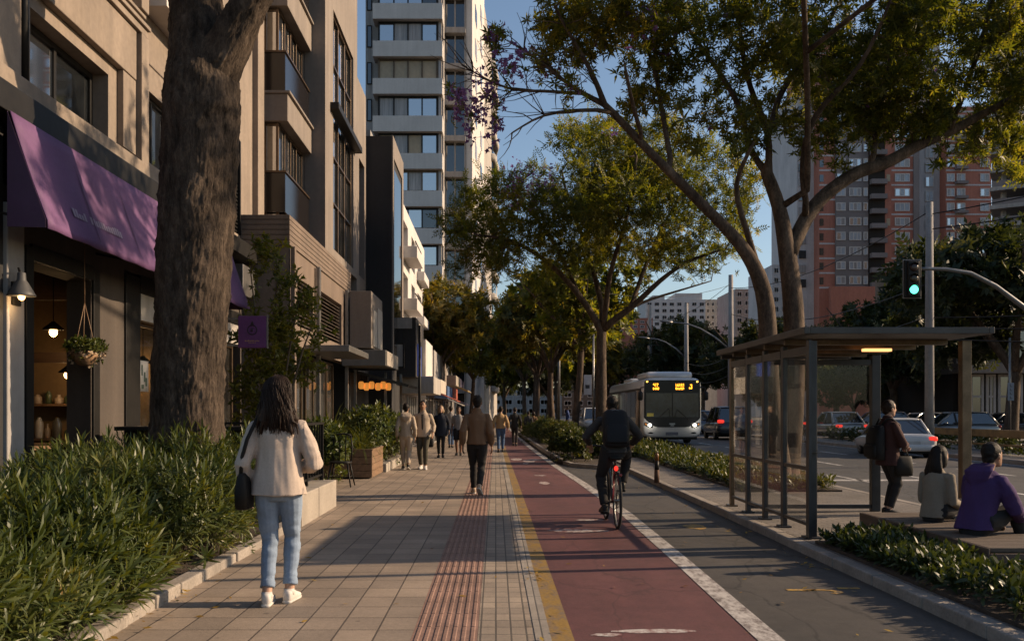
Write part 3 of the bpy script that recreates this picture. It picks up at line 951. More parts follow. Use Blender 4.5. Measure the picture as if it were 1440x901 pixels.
# spandrel panel standing proud above the first window, moulding, pilasters
MB().box(X1 + .002, X1 + .10, 9.9, 12.62, 5.95, 6.62).build('spandrel_panel', tan_, b1, bev=.012)
MB().box(X1 + .003, X1 + .15, 9.0, 12.92, 6.625, 6.72).box(X1 + .003, X1 + .19, 9.0, 12.92, 6.722, 6.78).box(X1 + .003, X1 + .12, 9.0, 12.92, 6.90, 6.95).build('cornice', tan_, b1, bev=.01)
MB().box(X1 + .002, X1 + .09, 12.2, 12.62, 4.93, 5.94).build('infill_panel', tan_, b1, bev=.008)
MB().box(X1 + .004, X1 + .16, 12.66, 12.92, 4.62, 6.62).box(X1 + .004, X1 + .16, 12.66, 12.92, 6.96, 14).build('pilaster', tan_, b1, bev=.012)
MB().box(X1 + .004, X1 + .12, 9.0, 9.52, 4.64, 6.62).build('pilaster', tan_, b1, bev=.012)
MB().box(X1 + .004, X1 + .17, 9.0, 12.92, 4.63, 4.86).build('sill_band', tan_, b1, bev=.012)
MB().tube([(X1 + .06, 9.68, 4.87), (X1 + .06, 9.68, 6.6)], .05, 10).build('downpipe', black_m, b1)
window_x(b1, X1, *w1, 2, black_m, [pane_b, pane_d, pane_b], fw=.07, inset=.2)
window_x(b1, X1 - .05, *w2, 2, black_m, [pane_d, pane_b], fw=.06, inset=.1)
sl = MB()
for i in range(24): sl.box(X1 - .2, X1 - .08, 17.58, 18.22, 4.95 + i * .075, 4.985 + i * .075)
sl.box(X1 - .3, X1 - .25, 17.55, 18.25, 4.9, 6.75); sl.box(X1 - .12, X1 - .03, 18.2, 18.26, 4.9, 6.75)
sl.build('louvre_screen', black_m, b1)
MB().box(X1 - .046, X1 - .02, 13.0, 13.02, 4.7, 14).box(X1 - .046, X1 - .036, 12.95, 17.4, 6.48, 6.5).build('wall_joint', taup, b1)
bl = MB().box(X1 - .049, X1 + .34, 13.1, 15.6, 7.18, 7.26)
for i in range(24): bl.box(X1 + .30, X1 + .33, 13.12 + i * .104, 13.19 + i * .104, 7.27, 8.15)
bl.box(X1 + .29, X1 + .34, 13.1, 15.6, 8.16, 8.2)
bl.build('balcony', white_r, b1)
MB().box(X1 - .052, X1 + .07, 19.2, yE, 4.6, 14).build('pilaster', tan_, b1, bev=.012)
# ground floor: openings between piers
op = (9.93, 11.42, .02, 3.05)
g2 = (12.95, 15.0, .35, 3.05)
g3 = (15.4, 17.9, .35, 3.05)
MB().wall_x(X1, .3, 9.32, 18.15, 0, 3.6, [op, (12.45, 18.1, .02, 3.35)]).wall_x(X1, .25, 18.15, yE, 0, 4.6).wall_x(X1, .2, yA, 9.32, 0, 3.6).build('pier', shaded_taup, b1)
MB().box(X1 + .003, X1 + .09, 9.3, 9.64, 0, 3.55).build('corner_pier', grey_r, b1, bev=.012)
MB().box(X1 + .003, X1 + .05, 8.6, 9.29, 0, 4.33).build('side_panel', black_r, b1)
MB().box(X1 - .28, X1 + .05, 9.76, 9.92, 0, 3.2).box(X1 - .28, X1 + .03, 11.44, 11.62, 0, 3.2).box(X1 - .28, X1 + .03, 9.92, 11.44, 3.06, 3.24).box(X1 - .28, X1 + .03, 12.44, 12.94, 0, 3.3).box(X1 - .28, X1 + .04, 12.94, 18.0, 3.1, 3.34).box(X1 - .28, X1 + .04, 12.94, 18.0, .02, .34).build('shopfront_frame', black_m, b1, bev=.008)
MB().box(X1 - .1, X1 + .02, 12.98, 17.9, 2.72, 3.09).build('transom_panel', pale, b1)
MB().box(X1 + .002, X1 + .26, 17.35, 18.2, 3.62, 4.2).build('fascia_panel', steel, b1, bev=.01)
window_x(b1, X1, 12.96, 15.2, .36, 2.7, 2, bronze, [clear], fw=.045, inset=.1, name='shop_window')
window_x(b1, X1, 15.3, 17.95, .36, 2.7, 3, bronze, [clear], fw=.05, inset=.1, name='shop_window')
MB().box(X1 + .002, X1 + .30, 8.3, 18.3, 4.335, 4.62).build('fascia', black_m, b1, bev=.008)
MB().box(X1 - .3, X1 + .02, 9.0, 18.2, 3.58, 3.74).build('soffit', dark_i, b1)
# inside the shop
shop_w = mat('shop_plaster', (.21, .135, .065), .85, var=.2, scale=1.5)
inn = MB().box(-9, -5.32, 14.7, 14.8, 0, 3.55, 0).box(-9.1, -9, 8.6, 19, 0, 3.55, 0).box(-9, -5.31, 8.7, 19, -.02, .015, 1).box(-9, -5.31, 8.7, 19, 3.56, 3.7, 1).box(-9, -5.31, 18.6, 18.7, 0, 3.55, 0)
inn.build('interior', [shop_w, wood_d], b1)
gp = MB()
for x in (-6.9, -6.42, -5.66, -5.36): gp.box(x - .05, x + .05, 12.55, 12.63, 0, 3.4)
gp.box(-7.0, -5.3, 12.56, 12.62, 2.1, 2.24).box(-7.0, -5.3, 12.56, 12.62, 2.95, 3.4)
gp.build('partition_frame', wood_d, b1)

aw = thing('awning', 'purple canvas shop awning dappled with tree shade, pale lettering at its hem', 'awning', (-4.95, 9.5, 4.4))
purple = mat('purple_canvas', (.125, .055, .142), .75, var=.12, scale=2, fine=.1, bump=.12, bscale=220, dist=.004)
a0, a1 = 8.9, 16.2
N = 40; cv = MB(); vs = []
for i in range(N + 1):
    t = i / N; yv = a0 + (a1 - a0) * t
    for j in range(9):
        s = j / 8; sag = .03 * abs(math.sin((yv - 10.1) / 1.2 * math.pi)) * s + .02 * math.sin(s * math.pi)
        vs.append((-4.68 + .0 + .36 * s - sag * .6, yv, 4.33 - 1.05 * s - sag * .3))
for i in range(N + 1):
    yv = a0 + (a1 - a0) * i / N; vs.append((-4.318, yv, 3.20 + .006 * math.sin(i * 1.7)))
fs = [(i * 9 + j, (i + 1) * 9 + j, (i + 1) * 9 + j + 1, i * 9 + j + 1) for i in range(N) for j in range(8)]
o9 = (N + 1) * 9
fs += [(i * 9 + 8, (i + 1) * 9 + 8, o9 + i + 1, o9 + i) for i in range(N)]
cv.add(vs, fs, 0, True)
c_ = cv.build('canvas', purple, aw); so = c_.modifiers.new('thick', 'SOLIDIFY'); so.thickness = .012
for yv in (a0, a1): MB().prism([(-4.70, 4.33), (-4.33, 3.29), (-4.33, 3.21), (-4.70, 3.22)], 'y', yv - .006, yv + .006).build('end_panel', purple if yv > 10 else mat('shaded_purple_canvas', (.04, .016, .045), .8, var=.15), aw)  # near end panel has its shade painted in as a darker purple
sm_ = MB()
for yv in (10.1, 11.3, 12.5, 13.7, 14.9): sm_.quad((-4.676, yv - .012, 4.325), (-4.676, yv + .012, 4.325), (-4.312, yv + .012, 3.285), (-4.312, yv - .012, 3.285))
sm_.build('seam', mat('seam_purple', (.10, .045, .11), .8), aw)
fr_ = MB()
for yv in (a0 + .03, 11.5, 14, a1 - .03): fr_.tube([(-4.97, yv, 3.4), (-4.36, yv, 3.27)], .016, 6)
fr_.tube([(-4.36, a0, 3.27), (-4.36, a1, 3.27)], .018, 6); fr_.build('frame', black_m, aw)
lt = MB(); rg = random.Random(2); yv = 9.62
for k in range(2, 20):
    h = rg.uniform(.05, .09); s = .82
    lt.add([(-4.68 + .36 * s + .004, yv, 4.33 - 1.05 * s), (-4.68 + .36 * s + .004, yv + .05, 4.33 - 1.05 * s), (-4.68 + .36 * (s - h) + .004, yv + .05, 4.33 - 1.05 * (s - h)), (-4.68 + .36 * (s - h) + .004, yv, 4.33 - 1.05 * (s - h))], [(0, 1, 2, 3)])
    yv += .065 + (.09 if k == 6 else 0)
lt.build('lettering', mat('pale_lettering', (.27, .21, .29), .7, var=.2), aw)

# hanging shop sign
sg = thing('hanging_sign', 'square purple shop sign with round emblem and gold line, beside the awning end', 'sign', (-4.3, 15.0, 2.7))
ys = 15.0; xa, xb = at(334.5, 440, ys).x, at(375, 440, ys).x; za, zb = at(0, 489, ys).z, at(0, 444, ys).z
MB().box(xa, xb, ys, ys + .06, za, zb).build('board', mat('sign_purple', (.11, .03, .13), .5, var=.25, scale=2), sg, bev=.012)
for q in ((xb, xb + .012, ys - .004, ys + .064, za - .01, zb + .01), (-5.0, xa, ys + .02, ys + .04, zb - .06, zb - .03), (-5.0, xa, ys + .02, ys + .04, za + .03, za + .06)): MB().box(*q).build('bracket', steel, sg)
em = MB(); cx, cz = (xa + xb) / 2, za + (zb - za) * .56; r_ = .075
ring = [(cx + r_ * math.cos(q * math.pi / 12), ys - .006, cz + r_ * math.sin(q * math.pi / 12)) for q in range(25)]
em.tube(ring, .007, 5); em.tube([(cx, ys - .006, cz + .03), (cx, ys - .006, cz - .03)], .009, 5); em.tube([(cx - .02, ys - .006, cz + .012), (cx - .02, ys - .006, cz - .02)], .005, 5)
em.prism([(cx - .028, cz + .082), (cx + .028, cz + .082), (cx, cz + .15)], 'y', ys - .008, ys - .001)
em.build('emblem', mat('emblem_dark', (.015, .01, .012), .6), sg)
tx_ = MB(); rg = random.Random(7)
for k in range(9): tx_.box(cx - .12 + k * .027, cx - .12 + k * .027 + .018, ys - .004, ys - .001, za + .105, za + .125 + rg.uniform(-.006, .006))
for k in range(5): tx_.box(cx - .06 + k * .025, cx - .06 + k * .025 + .016, ys - .004, ys - .001, za + .078, za + .09)
tx_.build('lettering', mat('gold_lettering', (.34, .2, .1), .5), sg)

# wall lamp
wl = thing('wall_lamp', 'grey cone-shaded wall lamp glowing on the corner pier', 'lamp', (-4.9, 9.56, 2.7))
lx, ly, lz = -4.77, 9.3, 2.66
MB().box(-4.912, -4.88, 9.36, 9.52, 2.52, 2.76).build('back_plate', black_m, wl, bev=.01)
MB().tube([(-4.89, 9.44, 2.7), (-4.84, 9.4, 2.86), (-4.8, ly, 2.88), (lx, ly, 2.8)], .011, 7).build('arm', black_m, wl)
MB().loft([(Vector((lx, ly, z)), (r, 0, 0), (0, r, 0)) for z, r in ((2.6, .135), (2.604, .137), (2.64, .118), (2.74, .06), (2.76, .045), (2.83, .04), (2.84, .03))], 20).build('lamp_shade', mat('lamp_grey', (.07, .07, .072), .55, .2), wl)
MB().ball((lx, ly, 2.592), .035, 10).build('bulb', emit('warm_bulb', (1, .55, .2), 5), wl)
lamp('wall_lamp_light', (lx, ly, 2.52), 2)
# pendant bulbs
bulb = emit('edison_bulb', (1, .55, .2), 14)
for i, (x, y, Yd, lab) in enumerate([(75, 467, 12.0, 'glowing bulb pendant hanging highest in the shop doorway'), (95, 527, 14.0, 'glowing bulb pendant hanging lower, under the basket of flowers'), (201, 513, 14.3, 'small glowing bulb seen through the shop window beside the paper notice')]):
    p = at(x, y, Yd)
    t = thing('pendant_lamp', lab, 'lamp', tuple(p), 'glowing pendant bulbs in the shop')
    MB().ball(p, (.05, .05, .06), 12).build('bulb', bulb, t)
    MB().cyl(p + Vector((0, 0, .06)), p + Vector((0, 0, .14)), .03, .025).build('socket', black_m, t)
    MB().tube([p + Vector((0, 0, .14)), (p.x, p.y, 3.55)], .006, 5).build('cord', black_m, t)
    MB().loft([(p + Vector((0, 0, z)), (r, 0, 0), (0, r, 0)) for z, r in ((.03, .13), (.05, .125), (.1, .06), (.13, .03))], 16).build('lamp_shade', black_m, t)
    lamp('pendant_light', tuple(p + Vector((0, 0, -.11))), 4.5 if i < 2 else 4)
# shelves with jars and bottles
jar_m = [mat('jar_clay', (.35, .27, .2), .4), mat('jar_glass', (.12, .11, .09), .15), mat('jar_white', (.5, .45, .38), .4), mat('jar_brown', (.16, .08, .04), .3), mat('jar_green', (.06, .08, .04), .3)]
for k, (z, lab) in enumerate([(1.52, 'upper wooden shelf of glassware at the back of the shop'), (.98, 'lower wooden shelf of tins and jars at the back of the shop')]):
    sh = thing('shelf', lab, 'shelf', (-7, 14.6, z), 'shelves in the shop')
    MB().box(-8.2, -6.35, 14.42, 14.69, z, z + .035).build('board', wood_m, sh)
    for q in (-8.0, -6.7): MB().box(q, q + .04, 14.5, 14.69, z - .16, z - .002).build('bracket', black_m, sh)
    rg = random.Random(k); x = -8.1
    j = 0
    while x < -6.45:
        r = rg.uniform(.035, .075); h = rg.uniform(.12, .34 if k else .22); q = Vector((x + r, 14.56, z + .036))
        o = MB().loft([(q + Vector((0, 0, h * a)), (r * b, 0, 0), (0, r * b, 0)) for a, b in ((0, .92), (.05, 1), (.62, 1), (.75, rg.choice([.95, .45])), (.96, .42), (1, .45))], 10).build('jar', rg.choice(jar_m), None)
        tag(o, 'jar or bottle among the others on the %s shop shelf' % ('lower' if k else 'upper'), 'jar', 'jars on the %s shop shelf' % ('lower' if k else 'upper')); x += 2 * r + rg.uniform(.01, .07); j += 1
# counter and tables
ct = thing('counter', 'dark wooden counter inside the shop doorway', 'counter', (-6.2, 13.4, 0))
MB().box(-7.6, -5.6, 13.2, 13.8, .02, .92).build('cabinet', wood_d, ct, bev=.01); MB().box(-7.7, -5.5, 13.12, 13.86, .922, .97).build('countertop', wood_m, ct, bev=.008)
for i, (x, y, lab) in enumerate([(-5.75, 11.2, 'wooden cafe table just inside the shop doorway'), (-5.3, 12.0, 'wooden cafe table against the doorway jamb')]):
    t = thing('cafe_table', lab, 'table', (x, y, 0), 'wooden cafe tables')
    MB().box(x - .75, x + .3, y - .3, y + .3, .98, 1.02).build('tabletop', wood_m, t, bev=.006)
    MB().cyl((x - .2, y, .03), (x - .2, y, .979), .03).build('leg', black_m, t); MB().cyl((x - .2, y, .016), (x - .2, y, .03), .22).build('base', black_m, t)
# hanging basket
hp = at(119, 500, 10.9)
hb = thing('hanging_basket', 'round basket of trailing flowers hung on cords under the awning', 'basket', tuple(hp))
MB().loft([(hp + Vector((0, 0, z)), (r, 0, 0), (0, r, 0)) for z, r in ((-.12, .04), (-.105, .08), (-.04, .13), (.024, .15), (.028, .14), (.0, .125))], 18).build('basket', mat('coir', (.22, .13, .07), .9, var=.3, scale=20, bump=.8, bscale=60), hb)
mb = MB()
for q in range(3): mb.tube([hp + Vector((.14 * math.cos(q * 2.1), .14 * math.sin(q * 2.1), .03)), hp + Vector((0, 0, .62))], .005, 4)
mb.tube([hp + Vector((0, 0, .62)), (hp.x, hp.y, 3.55)], .006, 4); mb.build('cord', wood_m, hb)
P, D = lumpy(tuple(hp + Vector((0, 0, .05))), (.2, .2, .12), 150, 5, zmin=0)
scatter_mesh('foliage', SMALL, P, D, .5, .8, hedge_leaf, hb, 5)
P, D = lumpy(tuple(hp + Vector((.03, 0, -.02))), (.21, .21, .11), 50, 6, zmin=0)
scatter_mesh('blossom', [fan_spray(6, .03, .022, 1.3, 8)], P, D, .8, 1.3, mat('cream_petal', (.4, .3, .2), .7), hb, 6)
tag(np_mesh('notice', [(-5.04, 13.1, 1.72), (-5.04, 13.42, 1.72), (-5.04, 13.42, 2.16), (-5.04, 13.1, 2.16), (-5.06, 13.1, 1.72), (-5.06, 13.42, 1.72), (-5.06, 13.42, 2.16), (-5.06, 13.1, 2.16)],
            [(0, 1, 2, 3), (7, 6, 5, 4), (0, 4, 5, 1), (3, 2, 6, 7), (1, 5, 6, 2), (0, 3, 7, 4)], mat('paper', (.55, .5, .43), .8, var=.1), None), 'white paper notice fixed to the shop window by the thick trunk', 'notice')
nt_ = MB()
for (a, b, c, d_) in ((13.15, 13.2, 1.95, 2.1), (13.24, 13.3, 1.86, 2.0), (13.3, 13.37, 1.8, 1.92), (13.15, 13.24, 1.76, 1.82)): nt_.box(-5.039, -5.037, a, b, c, d_)
nt_.build('print', mat('print_ink', (.1, .12, .08), .8), bpy.data.objects['notice'])
# bar-height table and railing on the terrace
bt = thing('bar_table', 'long black bar-height table behind the thick trunk', 'table', (-4, 11.7, 0))
MB().box(-4.75, -2.95, 11.5, 11.95, 1.2, 1.25).build('tabletop', black_m, bt, bev=.006)
for x in (-4.55, -3.2): MB().box(x - .12, x + .12, 11.62, 11.82, .03, 1.198).build('leg', black_m, bt)
lw = thing('low_wall', 'low pale concrete wall carrying the black terrace railing', 'wall', (-2.6, 11.6, 0))
conc = mat('pale_concrete', (.29, .255, .215), .8, var=.16, scale=2, fine=.14, bump=.3, bscale=50)
for a, b in ((11.55, 12.66), (12.7, 14.05)): MB().box(-2.95, -2.42, a, b, -.02, .4).build('block', conc, lw, bev=.015)
rl = thing('railing', 'black metal terrace railing on the low concrete wall', 'railing', (-2.6, 11.6, .4))
for i, yv in enumerate((11.65, 12.85, 14.0)): MB().box(-2.66, -2.61, yv - .025, yv + .025, .4, 1.24).build('post', black_m, rl)
for q in ((-2.67, -2.6, 11.6, 14.03, 1.242, 1.275), (-2.65, -2.62, 11.6, 14.03, .47, .5), (-4.9, -2.672, 13.98, 14.02, 1.242, 1.275), (-4.9, -2.672, 13.98, 14.02, .47, .5)): MB().box(*q).build('rail', black_m, rl)
bb = MB()
for i in range(12): bb.box(-2.645, -2.625, 11.75 + i * .19, 11.765 + i * .19, .5, 1.24)
for i in range(15): bb.box(-4.85 + i * .15, -4.835 + i * .15, 13.99, 14.01, .5, 1.24)
bb.build('baluster', black_m, rl)

# ============ B2 / B3 over the brown podium
b2 = thing('balcony_building', 'tan apartment block with dark glass balconies over the brown podium', 'building', (-5, 20, 0))
MB().box(-14, -5.05, 19.75, 22.6, 5.4, 16).build('wall', tan2, b2)
for z0, z1 in ((7.71, 8.3), (10.2, 10.85), (12.75, 13.35)):
    s = MB().box(-5.04, -4.5, 20.0, 22.58, z0, z1).box(-5.04, -4.44, 19.96, 22.59, z1 + .002, z1 + .06); s.build('balcony_slab', tan2, b2, bev=.01)
for z0, z1 in ((5.75, 6.6), (8.37, 9.2), (10.92, 11.75)):
    g = MB().box(-5.03, -4.56, 20.03, 20.06, z0, z1).box(-4.59, -4.56, 20.07, 22.55, z0, z1); g.build('balustrade', mat('smoked_glass', (.012, .010, .010), .18, var=0, spec=.55), b2)
    MB().box(-5.04, -4.53, 20.0, 20.08, z1 + .002, z1 + .04).box(-4.6, -4.53, 20.081, 22.58, z1 + .002, z1 + .04).build('handrail', bronze, b2)
for z0, z1 in ((5.5, 7.7), (8.35, 10.19), (10.9, 12.74)):
    window_x(b2, -4.62, 20.1, 22.58, z0, z1, 4, bronze, [pane_b, pane_b, pane_d, pane_d], fw=.05, inset=.1)
    window_y(b2, 20.02, -5.04, -4.72, z0, z1, 1, bronze, [pane_b], fw=.05, inset=.1)
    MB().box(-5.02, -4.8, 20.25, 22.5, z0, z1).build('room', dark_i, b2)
b3 = thing('curtain_wall_building', 'tan block with a tall recessed bay of blue-reflecting windows', 'building', (-4.5, 22.6, 0))
cw = (23.75, 27.1, 5.6, 11.75)
MB().wall_x(-4.17, .5, 22.62, 27.85, 5.4, 16, [cw]).box(-14, -4.68, 22.62, 27.85, 5.4, 16).build('wall', tan2, b3)
MB().wall_x(-4.19, .5, 27.86, 29.85, 5.0, 11.55, [(28.35, 29.5, 5.6, 9.2)]).box(-13, -4.7, 27.86, 29.85, 5, 11.5).build('wing', tan2, b3)
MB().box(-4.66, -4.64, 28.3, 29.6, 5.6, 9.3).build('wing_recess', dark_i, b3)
window_x(b3, -4.17, *cw, 3, bronze, [pane_d, pane_d, pane_b, pane_d, pane_b, pane_d, pane_b], rows=5, fw=.07, inset=.06, depth=.1)
MB().box(-4.2, -3.95, 23.3, 27.4, 9.05, 9.22).build('ledge', black_m, b3, bev=.01)
po = thing('podium', 'brown ribbed cafe podium with louvred windows behind the tall shrub', 'building', (-4.1, 18.3, 0))
Xp = -4.1
fb = MB()
for i in range(6):
    z = 4.72 + i * .1
    fb.box(-5.6, Xp + .03, 18.27, 18.3, z + .008, z + .098); fb.box(Xp, Xp + .03, 18.301, 26.0, z + .008, z + .098)
fb.build('ribbed_fascia', brown, po, bev=.006)
MB().box(-9, Xp - .002, 18.302, 26, 4.70, 5.3).build('roof', brown, po)
MB().wall_x(Xp, .25, 18.32, 26, 2.75, 4.7, [(19.1, 20.75, 3.2, 4.2), (21.2, 24.6, 3.18, 4.25)]).wall_y(18.32, .25, -5.6, Xp - .26, 0, 4.7, []).build('wall', brown, po)
for a, b in ((19.1, 20.75), (21.2, 24.6)):
    lv = MB()
    for i in range(12):
        z = 3.2 + i * .088
        lv.add([(Xp - .16, a + .02, z + .06), (Xp - .05, a + .02, z), (Xp - .05, b - .02, z), (Xp - .16, b - .02, z + .06)], [(0, 1, 2, 3)])
    l_ = lv.build('louvre', louv, po); l_.modifiers.new('t', 'SOLIDIFY').thickness = .012
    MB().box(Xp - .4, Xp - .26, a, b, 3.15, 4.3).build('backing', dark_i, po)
for yv in (18.4, 21.0, 25.0): MB().box(Xp + .034, Xp + .12, yv - .07, yv + .07, 0, 4.7).build('post', steel if yv > 20 else brown, po, bev=.006)
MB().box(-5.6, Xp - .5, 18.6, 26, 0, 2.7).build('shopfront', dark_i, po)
for a, b in ((18.6, 20.8), (21.2, 24.8)): window_x(po, Xp - .2, a, b, .1, 2.7, 4, bronze, [clear], fw=.05, inset=.05, name='shop_window')
MB().box(Xp, Xp + .95, 19.9, 22.9, 2.72, 2.86).build('flat_canopy', steel, po, bev=.01)

# ============ cafe canopies beyond
sb = thing('sign_box', 'plain taupe projecting box over the cafe canopy', 'sign', (-3.6, 25, 3.2))
MB().box(-3.95, -3.36, 25.0, 27.4, 3.14, 4.68).build('casing', tan2, sb, bev=.015)
MB().box(-3.358, -3.33, 25.25, 26.0, 3.2, 4.2).box(-3.358, -3.33, 26.15, 27.2, 3.2, 4.35).build('side_panel', pale, sb, bev=.01)
cf = thing('cafe_building', 'dark cafe front with deep steel canopy and warm lit lanterns inside', 'building', (-4, 25, 0))
MB().box(-4.1, -2.92, 24.6, 27.6, 2.64, 3.06).build('canopy', mat('canopy_grey', (.115, .11, .10), .6, var=.2), cf, bev=.015)
MB().box(-2.918, -2.9, 24.7, 27.5, 2.66, 3.04).build('canopy_face', conc, cf)
MB().box(-6, -4.12, 26.1, 30, 0, 4.6).build('wall', black_r, cf)
for x, yv in ((-3.95, 26), (-3.3, 27.7), (-3.0, 29.3)): MB().box(x - .035, x + .035, yv - .035, yv + .035, 0, 2.6).build('post', steel, cf)
sl_ = MB(); sl_.add([(-4.1, 26.0, 2.62), (-2.5, 26.6, 2.2), (-2.5, 29.6, 2.2), (-4.1, 29.8, 2.62)], [(0, 1, 2, 3)]); s_ = sl_.build('slanted_canopy', black_m, cf); s_.modifiers.new('t', 'SOLIDIFY').thickness = .08
for i in range(6):
    p = at(508 + i * 7.2 + (i > 2) * 2, 541 + (i % 2) * 2, 27.0 + .1 * i)
    t = thing('lantern', 'amber lantern in the lit row under the cafe canopy', 'lantern', tuple(p), 'amber lanterns under the cafe canopy')
    MB().loft([(p + Vector((0, 0, z)), (r, 0, 0), (0, r, 0)) for z, r in ((-.12, .05), (-.08, .085), (.06, .085), (.1, .05))], 10).build('lamp_shade', emit('amber_shade', (1, .38, .07), .38), t)
    MB().cyl(p + Vector((0, 0, .1)), p + Vector((0, 0, .3)), .008, n=5).build('cord', black_m, t)
# B4 black block, its shop, beige canopy
b4 = thing('black_building', 'tall blank charcoal building with a tan-edged side', 'building', (-5, 30, 0))
MB().box(-9, -3.37, 30.0, 33.4, 0, 10.35).build('wall', black_r, b4)
MB().box(-3.368, -3.33, 30.0, 30.3, 3, 10.38).box(-3.368, -3.33, 30.3, 33.4, 9.7, 10.38).box(-3.368, -3.33, 32.9, 33.4, 3, 9.7).build('trim', tan2, b4)
MB().box(-3.366, -3.345, 30.5, 32.6, 3.6, 9.4).build('side_window', pane_d, b4)
MB().box(-6.2, -4.2, 31, 32.6, 10.36, 10.85).build('roof_unit', grey_r, b4)
b4s = thing('corner_shop', 'dark two-storey corner shop with a faintly glowing blue side sign', 'building', (-3.5, 32, 0))
MB().box(-5, -2.72, 31.5, 34.8, 2.6, 4.62).build('upper_storey', black_r, b4s)
MB().box(-4.0, -2.85, 31.44, 31.498, 4.24, 4.6).build('sign_band', grey_r, b4s)
MB().box(-2.716, -2.68, 32.2, 33.2, 3.9, 4.5).build('sign_panel', conc, b4s)
window_y(b4s, 31.4, -3.75, -3.1, 2.9, 3.75, 2, black_m, [pane_d, pane_c], inset=.02)
MB().box(-2.718, -2.69, 32.0, 33.6, 2.65, 3.75).build('blue_panel', emit('blue_sign', (.02, .045, .22), .2), b4s)  # blue sign panel given a faint glow
MB().box(-3.5, -2.18, 32.6, 36.6, 2.05, 2.66).build('canopy', pale, b4s, bev=.015)
MB().box(-6, -3.6, 32.7, 37, 0, 2.6).build('wall', black_r, b4s)
window_x(b4s, -3.0, 33, 36.5, .1, 2.0, 4, steel, [clear], name='shop_window')
MB().box(-3.55, -3.5, 32.9, 36.6, 0, 2.04).build('shop_interior', pane_c, b4s)
b5 = thing('white_balcony_building', 'pale building with small stepped white balconies past the black block', 'building', (-3.6, 36, 0))
MB().wall_x(-3.55, .4, 34.9, 46, 2.7, 9.4, [(35.6, 37.4, 3.4 + 2 * i, 4.8 + 2 * i) for i in range(3)] + [(39, 40.6, 3.4 + 2 * i, 4.8 + 2 * i) for i in range(3)] + [(42, 44, 3.4 + 2 * i, 4.8 + 2 * i) for i in range(3)]).box(-9, -3.96, 34.9, 46, 0, 9.4).wall_y(34.89, .2, -5, -3.95, 4.6, 9.4).build('wall', white_r, b5)
for i in range(3):
    z = 3.3 + 2 * i
    MB().box(-3.549, -3.0, 35.4, 38.2, z, z + .45).build('balcony', white_r, b5, bev=.02)
    MB().box(-3.1, -3.06, 35.45, 38.15, z + .62, z + .65).box(-3.08, -3.06, 35.45, 35.48, z + .451, z + .62).box(-3.08, -3.06, 38.1, 38.13, z + .451, z + .62).build('handrail', black_m, b5)
    for a, b in ((35.6, 37.4), (39, 40.6), (42, 44)): window_x(b5, -3.7, a, b, z + .1, z + 1.5, 2, black_m, [pane_d, pane_c], inset=.1)
    MB().box(-3.549, -3.2, 41.6, 44.4, z, z + .4).build('balcony', white_r, b5, bev=.02)
cols = [(.45, .40, .34), (.05, .10, .22), (.33, .08, .05), (.30, .27, .24), (.06, .05, .09), (.42, .3, .1)]
for i, (y0, y1, x, h, lab) in enumerate([(37, 41, -2.3, 2.7, 'shop with a pale fascia next past the beige canopy'), (41.2, 46, -2.25, 2.55, 'shop with a blue fascia farther down the pavement'), (46.2, 51, -2.2, 2.6, 'shop with a small red awning farther down the pavement'),
                                         (51.2, 58, -2.3, 3.4, 'grey shop near the far end of the pavement'), (58.2, 70, -2.5, 3.6, 'dark shop at the far end of the pavement')]):
    t = thing('shop', lab, 'shop', (x, y0, 0), 'small shops down the pavement')
    MB().box(-8, x - .5, y0, y1, 0, h + 1.6).build('wall', [white_r, grey_r, tan2, grey_r, black_r][i], t)
    MB().box(x - .49, x + .1, y0 + .05, y1 - .05, h - .55, h).build('fascia', mat('shop_fascia_%s' % 'abcdef'[i], cols[i], .6), t)
    window_x(t, x - .42, y0 + .3, y1 - .3, .1, h - .6, 3, steel, [pane_d, pane_c, pane_d], inset=.0, name='shop_window')
    s_ = MB().add([(x + .1, y0 + .2, h - .58), (x + .75, y0 + .2, h - .85), (x + .75, y1 - .4, h - .85), (x + .1, y1 - .4, h - .58)], [(0, 1, 2, 3)]).build('awning', mat('shop_awning_%s' % 'abcdef'[i], cols[(i + 2) % 6], .8), t)
    s_.modifiers.new('t', 'SOLIDIFY').thickness = .03

# ============ the white tower closing the street
tw_ = thing('apartment_tower', 'tall pale tower with stacked white balconies closing the street', 'building', (-8, 80, 0))
Yt = 80.0; m_ = Yt / F
xl, xr_ = at(524, 0, Yt).x, at(622, 0, Yt).x
fl = 52.7 * m_
MB().box(at(515, 0, 82).x, at(624, 0, 82).x, Yt + 1.6, Yt + 16, 0, 52).build('wall', grey_r, tw_)
MB().box(at(625, 0, 84).x, at(655, 0, 84).x, Yt + 4, Yt + 16, 0, 54).build('glazed_core', pane_d, tw_)
gm = MB()
z = 3.0
while z < 52:
    gm.box(at(625, 0, 84).x, at(655, 0, 84).x, Yt + 3.2, Yt + 3.99, z, z + .5); z += fl
for x in (626, 640, 654): gm.box(at(x, 0, 84).x - .06, at(x, 0, 84).x + .06, Yt + 3.84, Yt + 3.89, 0, 54)
gm.build('mullion', grey_r, tw_)
xs0, xs1 = at(655.5, 0, 84).x, at(681, 0, 84).x
pA, pB = (at(664, 0, 84).x, 84.0), (at(681, 0, 102).x, 102.0)
MB().prism([(xs0, 84), pA, pB, (xs0, 102)], 'z', 0, 58).build('white_shaft', white_r, tw_)
